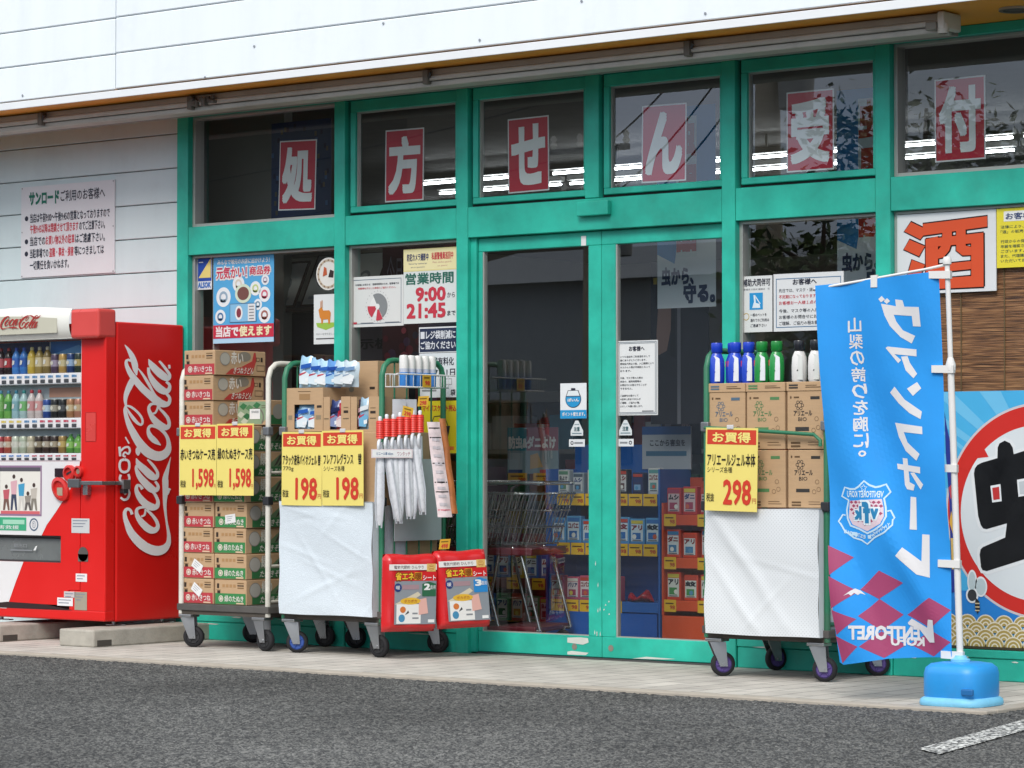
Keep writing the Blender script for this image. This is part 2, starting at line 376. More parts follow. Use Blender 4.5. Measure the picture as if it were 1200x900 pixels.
# ------------------------------------------------------------------ shop building
SID = pm('cfe0e2', .5, var=.045, scale=1.3, bump=.03, bscale=200, k=.95, streak=(3, 1, .3), grime=.12)
FAS = pm('f0f7fb', .42, var=.035, scale=1.6, bump=.02, bscale=200, k=.95, streak=(3, 1, .25), grime=.07)
ORANGE = pm('f0a232', .5, var=.05, scale=2, k=.98)
shop = thing('shop_building', 'white sided shop with teal window frames and orange soffit', 'shop', (0, 0, 0))
g = MB()
z = 3.352; seams = [3.21 - .2195 * i for i in range(15)]
top = z
for s_ in seams + [0]:
    if s_ < 0: continue
    g.box((-10, .03, s_ + .003), (-6.1, .10, top - .003), SID, .004, 1); g.box((-6.094, .03, s_ + .003), (-3.323, .10, top - .003), SID, .004, 1); top = s_
g.box((-10, .05, 0), (-3.323, .2, 3.352), pm('77777c', .8))
g.build('siding_wall', shop)
g = MB(); top = 3.398; trim = pm('f4f7f8', .4, var=.02)
g.box((-11, -.70, 3.350), (8, -.690, 3.395), trim, .003)
for i in range(9):
    a = 3.398 + .2215 * i; b_ = a + .2215
    g.box((-11, -.70, a + .003), (-3.174, -.60, b_ - .003), FAS, .005, 1); g.box((-3.166, -.70, a + .007), (8, -.60, b_ + .001), FAS, .005, 1)
g.box((-11, -.67, 3.40), (8, -.3, 5.4), pm('8a8c90', .8)); g.build('fascia', shop)
for x, zz in [(-2.0, 3.56), (-1.0, 3.60), (.4, 3.585), (.95, 3.62), (1.05, 3.62), (-.3, 3.44), (1.2, 3.44), (-4.0, 3.43), (-2.4, 3.41)]:
    g = MB(); g.lathe([(.007, 0), (.007, .004), (0, .004)], (x, -.702, zz), STEEL, 8, (0, -1, 0)); g.build('fixing_screw', shop)
g = MB(); g.box((-11, -.689, 3.355), (8, -.003, 3.394), ORANGE); g.build('soffit', shop)
g = MB(); g.lathe([(.085, -.012), (.085, 0)], (2.80, -.33, 3.354), ALU, 24); g.lathe([(.085, -.012), (.066, -.012), (.062, -.004), (0, -.004)], (2.80, -.33, 3.354), pm('5c5a55', .4), 24); g.build('downlight', shop)
g = MB(); CAS = pm('c6c3ba', .45, metal=.15, var=.07, grime=.3)
for z0, z1, y in ((3.312, 3.351, -.47), (3.282, 3.309, -.50), (3.248, 3.279, -.48)): g.box((-10, y, z0), (2.46, -.36, z1), CAS, .006)
g.box((-10, -.37, 3.25), (2.46, -.30, 3.352), pm('8c8a84', .6)); aw = g.build('awning_cassette', shop)
for x in (-4.05, -2.72, -.85, .95):
    g = MB(); g.box((x - .02, -.515, 3.262), (x + .02, -.465, 3.345), pm('6e6a62', .6, grime=.6), .006); g.tube([(x + .03, -.51, 3.30), (x + .05, -.525, 3.325)], .008, DARKM, 6); g.build('bracket', aw)
g = MB()
for i in range(11):
    a = random.random() * 6.3; x = -2.70 + i * .019; g.box((x - .02, -.52 + random.uniform(-.02, .01), 3.27 + random.random() * .05), (x + .012, -.49, 3.30 + random.random() * .05), pm('6b6660', .8, var=.3, grime=.8), .006)
g.build('dirty_joint', aw)
g = MB(); g.box((2.462, -.52, 3.262), (2.50, -.34, 3.350), pm('d6d2c8', .5), .008); g.box((2.40, -.53, 3.258), (2.46, -.50, 3.30), pm('8a867c', .6), .005); g.lathe([(.026, 0), (.03, .02), (.026, .05), (0, .05)], (2.48, -.49, 3.24), pm('cfcbc0', .5), 14); g.build('end_cap', aw)

def post(x0, x1, z0, z1, y0=-.012, y1=.12):
    g = MB(); g.box((x0, y0, z0), (x1, y1, z1), GREEN_P, .004, 1); return g.build('frame_post', shop)
POSTS = [(-3.32, -3.222, 0, 3.352), (-1.985, -1.90, 0, 3.30), (-1.03, -.945, 0, 3.30), (-.092, .004, 2.602, 3.30), (.836, .923, 0, 3.30), (1.803, 1.892, 0, 3.30), (2.80, 2.89, 0, 3.30), (4.2, 4.29, 0, 3.3)]
for p_ in POSTS: post(*p_)
g = MB(); g.box((-3.22, -.010, 3.302), (8, .12, 3.353), GREEN_P, .003, 1); g.build('header_beam', shop)
g = MB()
for a, b_ in ((-3.22, -1.987), (-1.898, -1.032), (-.943, .834), (.925, 1.801), (1.894, 2.798), (2.892, 4.198)):
    g.box((a, -.008 if a != -.943 else -.010, 2.422), (b_, .12, 2.60), GREEN_P, .003, 1)
g.build('transom_beam', shop)
PEEL = pm('d9ddd4', .8, var=.1)
for a, b_ in ((-3.22, -1.987), (-1.898, -1.032), (.925, 1.801), (1.894, 2.798), (2.892, 4.198)):
    g = MB(); g.box((a, .0, 0), (b_, .13, .112), GREEN_P, .004, 1); g.box((a, -.006, .114), (b_, .13, .155), GREEN_P, .004, 1)
    pn = front(g, -.0065)
    x = a + .1
    while x < b_ - .15:
        q = random.uniform(.04, .22); zc = random.choice([.148, .116, .06, .1]); pn.poly([(x, zc), (x + q * .5, zc + .004), (x + q, zc + .001), (x + q * .8, zc - .004), (x + q * .3, zc - .003)], PEEL, .0012 if zc > .112 else -.005)
        x += q + random.uniform(.08, .3)
    g.build('sill_base', shop)
# fixed glazing: aluminium frame set back in the opening, pane behind it
def fixed_window(x0, x1, z0, z1, mull=(), yg=.085):
    g = MB(); w_ = .022
    g.box((x0 + .001, .03, z0), (x0 + w_, .115, z1), ALU, .002, 1); g.box((x1 - w_, .03, z0), (x1 - .001, .115, z1), ALU, .002, 1)
    g.box((x0 + w_, .03, z0 + .001), (x1 - w_, .115, z0 + w_), ALU, .002, 1); g.box((x0 + w_, .03, z1 - w_ * .8), (x1 - w_, .115, z1 - .001), ALU, .002, 1)
    for x in mull: g.box((x - .006, .062, z0 + w_), (x + .006, .115, z1 - w_ * .8), ALU, .002, 1)
    f = g.build('window', shop)
    g = MB(); g.add([(x0 + w_, yg, z0 + w_), (x1 - w_, yg, z0 + w_), (x1 - w_, yg, z1 - w_ * .8), (x0 + w_, yg, z1 - w_ * .8)], [(0, 1, 2, 3)], glass()); g.build('pane', f)
fixed_window(-3.222, -1.985, 2.60, 3.302); fixed_window(1.892, 2.80, 2.60, 3.302); fixed_window(2.89, 4.2, 2.60, 3.302)
fixed_window(-3.222, -1.985, .156, 2.422, (-3.066,), .060); fixed_window(-1.90, -1.03, .156, 2.422, (), .060); fixed_window(.923, 1.803, .156, 2.422, (), .060); fixed_window(1.892, 2.80, .156, 2.422, (), .060); fixed_window(2.89, 4.2, .156, 2.422, (), .060)
for x0, x1 in ((-1.885, -1.033), (-.935, -.095), (.012, .833), (.938, 1.800)):
    g = MB(); g.box((x0 - .003, .03, 2.6005), (x1, .09, 2.618), pm('0c1a18', .7)); g.box((x0 - .003, .03, 2.618), (x0 + .010, .09, 3.30), pm('0c1a18', .7)); a, b_, c, d = x0 + .05, x1 - .024, 2.655, 3.228; x0 += .010  # near-black strips stand in for the shadow below and left of the sash
    g.box((x0, .012, 2.618), (x1, .06, c), GREEN_P, .004, 1); g.box((x0, .012, d), (x1, .06, 3.299), GREEN_P, .004, 1)
    g.box((x0, .012, c), (a, .06, d), GREEN_P, .003, 1); g.box((b_, .012, c), (x1, .06, d), GREEN_P, .003, 1)
    g.box((a, .03, c), (a + .008, .056, d), ALU); g.box((a + .008, .03, d - .008), (b_, .056, d), ALU)
    f = g.build('transom_window', shop)
    g = MB(); g.add([(a, .045, c), (b_, .045, c), (b_, .045, d), (a, .045, d)], [(0, 1, 2, 3)], glass()); g.build('pane', f)
for x0, x1, a, b_ in ((-.90, -.0115, -.870, -.102), (-.0085, .93, .088, .86)):
    g = MB(); y0, y1 = .035, .075; c, d = .130, 2.338
    g.box((x0, y0, .012), (x1, y1, c), GREEN_P, .004, 1); g.box((x0, y0, d), (x1, y1, 2.418), GREEN_P, .004, 1)
    g.box((x0, y0, c), (a, y1, d), GREEN_P, .003, 1); g.box((b_, y0, c), (x1, y1, d), GREEN_P, .003, 1)
    g.box((a, .04, c), (a + .010, .07, d), ALU); g.box((a + .010, .04, c), (b_, .07, c + .006), ALU)
    pn = front(g, y0)
    if x0 < -.5:
        pn.poly([(-.25, .088), (-.14, .080), (-.10, .094), (-.105, .118), (-.16, .121), (-.25, .116)], PEEL, .0015); pn.poly([(-.25, .02), (-.12, .022), (-.10, .036), (-.22, .042), (-.25, .036)], PEEL, .0015)
        pn.disc(-.20, .066, .018, pm('8b8578', .6), .002); pn.rect(-.15, 2.34, -.115, 2.395, WHITE, .003)
        for i in range(8): x = random.uniform(-.06, -.02); q = .13 + random.random() ** 2 * .4; pn.poly([(x, q), (x + .004, q + .01), (x + .002, q + .03), (x - .002, q + .012)], PEEL, .0013)
    else:
        pn.disc(.055, .068, .018, pm('8b8578', .6), .002); pn.poly([(.2, .016), (.42, .02), (.5, .026), (.3, .03)], PEEL, .0015)
        for i in range(4): x = random.uniform(0, .06); q = .24 + random.random() * .1; pn.poly([(x, q), (x + .012, q + .004), (x + .006, q + .012)], PEEL, .0013)
    f = g.build('sliding_door', shop)
    g = MB(); g.add([(a, .055, c), (b_, .055, c), (b_, .055, d), (a, .055, d)], [(0, 1, 2, 3)], glass()); g.build('pane', f)
g = MB(); g.box((-.125, -.05, 2.50), (.095, -.012, 2.582), GREEN_P, .006); g.build('door_sensor', shop)
g = MB(); g.box((-.944, .02, 0), (-.902, .12, 2.42), GREEN_P); g.box((-.94, .02, 0), (.95, .13, .010), pm('4c4c4c', .5)); g.build('door_track', shop)
# interior shell
IW = pm('b9b5aa', .8, var=.04)
g = MB(); g.box((-10, .13, -.01), (8, 14, .002), pm('9a978e', .35, var=.06)); g.build('interior_floor', shop)
g = MB(); g.box((-10, .121, 3.42), (8, 14, 3.5), pm('454543', .85)); g.box((-11, -.6, 5.2), (8, 14, 5.3), pm('808080', .8)); g.build('interior_ceiling', shop)
g = MB(); g.box((-10, 13.9, 0), (8, 14, 3.42), IW); g.box((-10.1, .2, 0), (-10, 14, 5.2), IW); g.box((8, 0, 0), (8.1, 14, 5.2), IW); g.box((4.29, .0, 0), (8, .12, 3.35), SID); g.build('interior_wall', shop)
g = MB(); g.box((-6, .60, 0), (-2.96, .68, 3.42), pm('8f8f88', .7, var=.04)); g.build('partition_wall', shop)
# fluorescent fittings seen through the transom lights
tube_m = emit('f6fbff', 22.0)
def light_fitting(x0, y, lab):
    t = thing('ceiling_light', lab, 'ceiling light', (x0, y, 3.30), 'fluorescent lights on the store ceiling')
    g = MB(); g.box((x0, y - .03, 3.285), (x0 + 1.25, y + .03, 3.33), pm('9a9a98', .5), .01); g.tube([(x0 + .6, y, 3.33), (x0 + .6, y, 3.42)], .01, ALU, 6); g.build('housing', t)
    g = MB(); g.tube([(x0 + .02, y, 3.262), (x0 + 1.23, y, 3.262)], .0092, tube_m, 8); g.build('tube', t)
names = {}
for row, y in ((0, 3.9), (1, 4.58)):
    for i, x in enumerate((-4.6, -3.3, -2.0, -.7, .6)):
        light_fitting(x + row * -.35, y, ('fluorescent tube in the nearer row of store lights, ' if row == 0 else 'fluorescent tube in the farther row of store lights, ') + ('leftmost', 'second from left', 'in the middle', 'second from right', 'rightmost')[i])

for row, y in ((2, 6.4), (3, 7.6)):  # added rows, hidden behind the transom beam, to brighten the interior
    for i, x in enumerate((-7.0, -5.0, -3.0, -1.0)): light_fitting(x, y, ('added unseen fluorescent tube in the third row of store lights, ' if row == 2 else 'added unseen fluorescent tube in the deepest row of store lights, ') + ('leftmost', 'second from left', 'second from right', 'rightmost')[i])
# ------------------------------------------------------------------ what the glass mirrors: the far side of the car park
BARK = pm('4a3a2c', .9, var=.25, scale=6, bump=.5, bscale=30)
LEAF = [pm('46602e', .6, var=.2, k=.8), pm('6a7c3c', .6, var=.2, k=.8), pm('2c4222', .6, var=.2, k=.7)]
def tree(x, y, h, rad, lab, n=900, base=.3, seed=1, leaf=.16, group='trees across the car park'):
    rnd = random.Random(seed)
    t = thing('street_tree', lab, 'tree', (x, y, -.03), group)
    g = MB(); pts = [(x, y, -.03), (x + .05, y, h * .3), (x - .04, y + .05, h * .62), (x, y, h * .93)]
    g.tube(pts, [.03 * h, .024 * h, .016 * h, .004 * h], BARK, 8); tips = []
    for i in range(16):
        a = rnd.random() * 6.28; z0 = h * rnd.uniform(base, .8); L_ = rad * rnd.uniform(.5, 1.0) * (1.15 - .55 * (z0 / h))
        p0 = Vector((x, y, z0)); p1 = p0 + Vector((math.cos(a) * L_ * .6, math.sin(a) * L_ * .6, L_ * .35)); p2 = p0 + Vector((math.cos(a) * L_, math.sin(a) * L_, L_ * .5))
        g.tube([p0, p1, p2], [.008 * h, .005 * h, .002 * h], BARK, 5); tips += [p1, p2, (p1 + p2) / 2]
    tips.append(Vector((x, y, h * .93)))
    g.build('trunk', t)
    g = MB()
    for i in range(n):
        c = rnd.choice(tips) + Vector((rnd.gauss(0, 1), rnd.gauss(0, 1), rnd.gauss(0, .8))) * rad * .17
        u = Vector((rnd.gauss(0, 1), rnd.gauss(0, 1), rnd.gauss(0, .6))).normalized(); v = u.cross(Vector((rnd.gauss(0, 1), rnd.gauss(0, 1), rnd.gauss(0, 1)))).normalized(); s_ = leaf * rnd.uniform(.6, 1.3)
        g.add([c - u * s_, c + v * s_ * .4, c + u * s_, c - v * s_ * .4], [(0, 1, 2, 3)], LEAF[rnd.choice((0, 0, 1, 2))])
    g.build('crown', t)
tree(-12.8, -26.0, 7.2, 2.2, 'leafy green tree across the car park, left of the utility pole', 3600, seed=2, leaf=.10)
tree(-5.2, -25.0, 7.0, 2.1, 'bushy tree across the car park mirrored in the red-sheet window', 3600, seed=3, leaf=.10)
tree(-7.6, -26.5, 6.6, 1.8, 'slimmer tree across the car park beside the bushy one', 3000, seed=4, leaf=.10)
tree(-1.6, -26.0, 7.4, 2.0, 'tall tree across the car park mirrored in the rightmost window', 3400, seed=5, leaf=.10)
tree(-3.9, -8.6, 3.55, 1.1, 'young tree with large dark leaves near the shop front', 900, base=.55, seed=6, leaf=.085)
CON = pm('b0a48e', .8, var=.08)
def utility_pole(x, y, h, lab):
    t = thing('utility_pole', lab, 'utility pole', (x, y, -.03), 'utility poles across the car park')
    g = MB(); g.tube([(x, y, -.03), (x, y, h)], [.20, .13], CON, 14); g.build('shaft', t)
    for z0, L_ in ((h * .93, 1.0), (h * .80, .8), (h * .70, .6)):
        g = MB(); g.box((x - L_, y - .05, z0), (x + L_ * .8, y + .05, z0 + .09), pm('5b5d5e', .6), .01)
        for q in (-.9, -.3, .3, .75): g.lathe([(.03, 0), (.06, .05), (.03, .1), (.05, .15), (.02, .2)], (x + q * L_, y, z0 + .09), pm('d8d4c8', .3), 8)
        g.build('crossarm', t)
    g = MB(); g.lathe([(.0, 0), (.22, .02), (.24, .5), (.2, .6), (0, .62)], (x + .42, y, h * .58), pm('9a9c9a', .5), 12); g.build('transformer', t)
    return t
utility_pole(-15.2, -20.5, 7.1, 'concrete utility pole mirrored in the left sliding door')
utility_pole(-9.9, -17.0, 9.5, 'taller concrete utility pole mirrored in the right sliding door')
WIRE = pm('1a1a1c', .6)
def wire(a, b_, lab, sag=.5, r=.018):
    g = MB(); P_ = []
    for i in range(13):
        t = i / 12; P_.append((a[0] + (b_[0] - a[0]) * t, a[1] + (b_[1] - a[1]) * t, a[2] + (b_[2] - a[2]) * t - sag * 4 * t * (1 - t)))
    g.tube(P_, r, WIRE, 5); tag(g.build('overhead_wire', origin=a), lab, 'wire', 'overhead wires between the poles')
for i, (za, zb) in enumerate(((8.9, 9.1), (8.7, 8.6), (7.7, 7.9))): wire((-9.9 - .3 * i, -17, za), (14, -22 - i, zb), 'long overhead wire running right from the taller pole, ' + ('top strand', 'middle strand', 'lowest strand')[i], .7)
for i, (za, zb) in enumerate(((6.65, 8.9), (6.5, 8.7), (5.75, 7.6), (5.0, 6.9), (4.6, 6.3))): wire((-15.2 + .1 * i, -20.5, za), (-9.9, -17, zb), 'overhead wire between the two poles, ' + ('topmost', 'second from top', 'middle', 'second from bottom', 'lowest')[i], .25, .014)
for i, (za, zb) in enumerate(((6.6, 6.0), (5.7, 5.2), (5.0, 4.6))): wire((-15.2, -20.5, za), (-34, -24, zb), 'overhead wire leading away left of the shorter pole, ' + ('top', 'middle', 'bottom')[i], .3, .014)
def house(x0, x1, y0, y1, hw, hr, wall, roof, lab, ridge='x'):
    t = thing('house', lab, 'house', ((x0 + x1) / 2, (y0 + y1) / 2, -.03), 'houses across the car park')
    g = MB(); wm = pm(wall, .8, var=.05); g.box((x0, y0, -.03), (x1, y1, hw), wm); g.build('wall', t)
    g = MB(); rm = pm(roof, .7, var=.08); e = .4; ym = (y0 + y1) / 2
    g.add([(x0 - e, y0 - e, hw), (x1 + e, y0 - e, hw), (x1 + e, y1 + e, hw), (x0 - e, y1 + e, hw), (x0 - e, ym, hr), (x1 + e, ym, hr)], [(0, 1, 5, 4), (2, 3, 4, 5), (1, 2, 5), (3, 0, 4), (3, 2, 1, 0)], rm); g.build('roof', t)
    n_ = max(2, int((x1 - x0) / 2.5))
    for i in range(n_):
        x = x0 + (i + .5) * (x1 - x0) / n_; g = MB(); g.box((x - .6, y1, 1.1), (x + .6, y1 + .06, 2.2), pm('555b62', .3), .01); f = g.build('window', t)
        g = MB(); g.box((x - .52, y1 + .06, 1.18), (x + .52, y1 + .065, 2.12), pm('2c3540', .1)); g.build('window_pane', f)
house(-24, -15.5, -34, -27, 4.3, 5.2, 'a8b2bc', '8c949c', 'blue grey warehouse behind the shorter utility pole')
house(-15, -9.5, -40, -33, 2.6, 4.2, 'c0bcb2', '96958f', 'low house with dark grey roof right of the warehouse')
house(-50, -35.2, -48, -40, 11.2, 12.4, '5e5a4e', '4a4844', 'tall olive brown building added far left to darken the window reflections')  # added to block the sky mirrored in the left windows
house(-7, 2, -48, -40, 2.6, 4.3, 'b0aca0', '66605a', 'pale low house behind the trees')
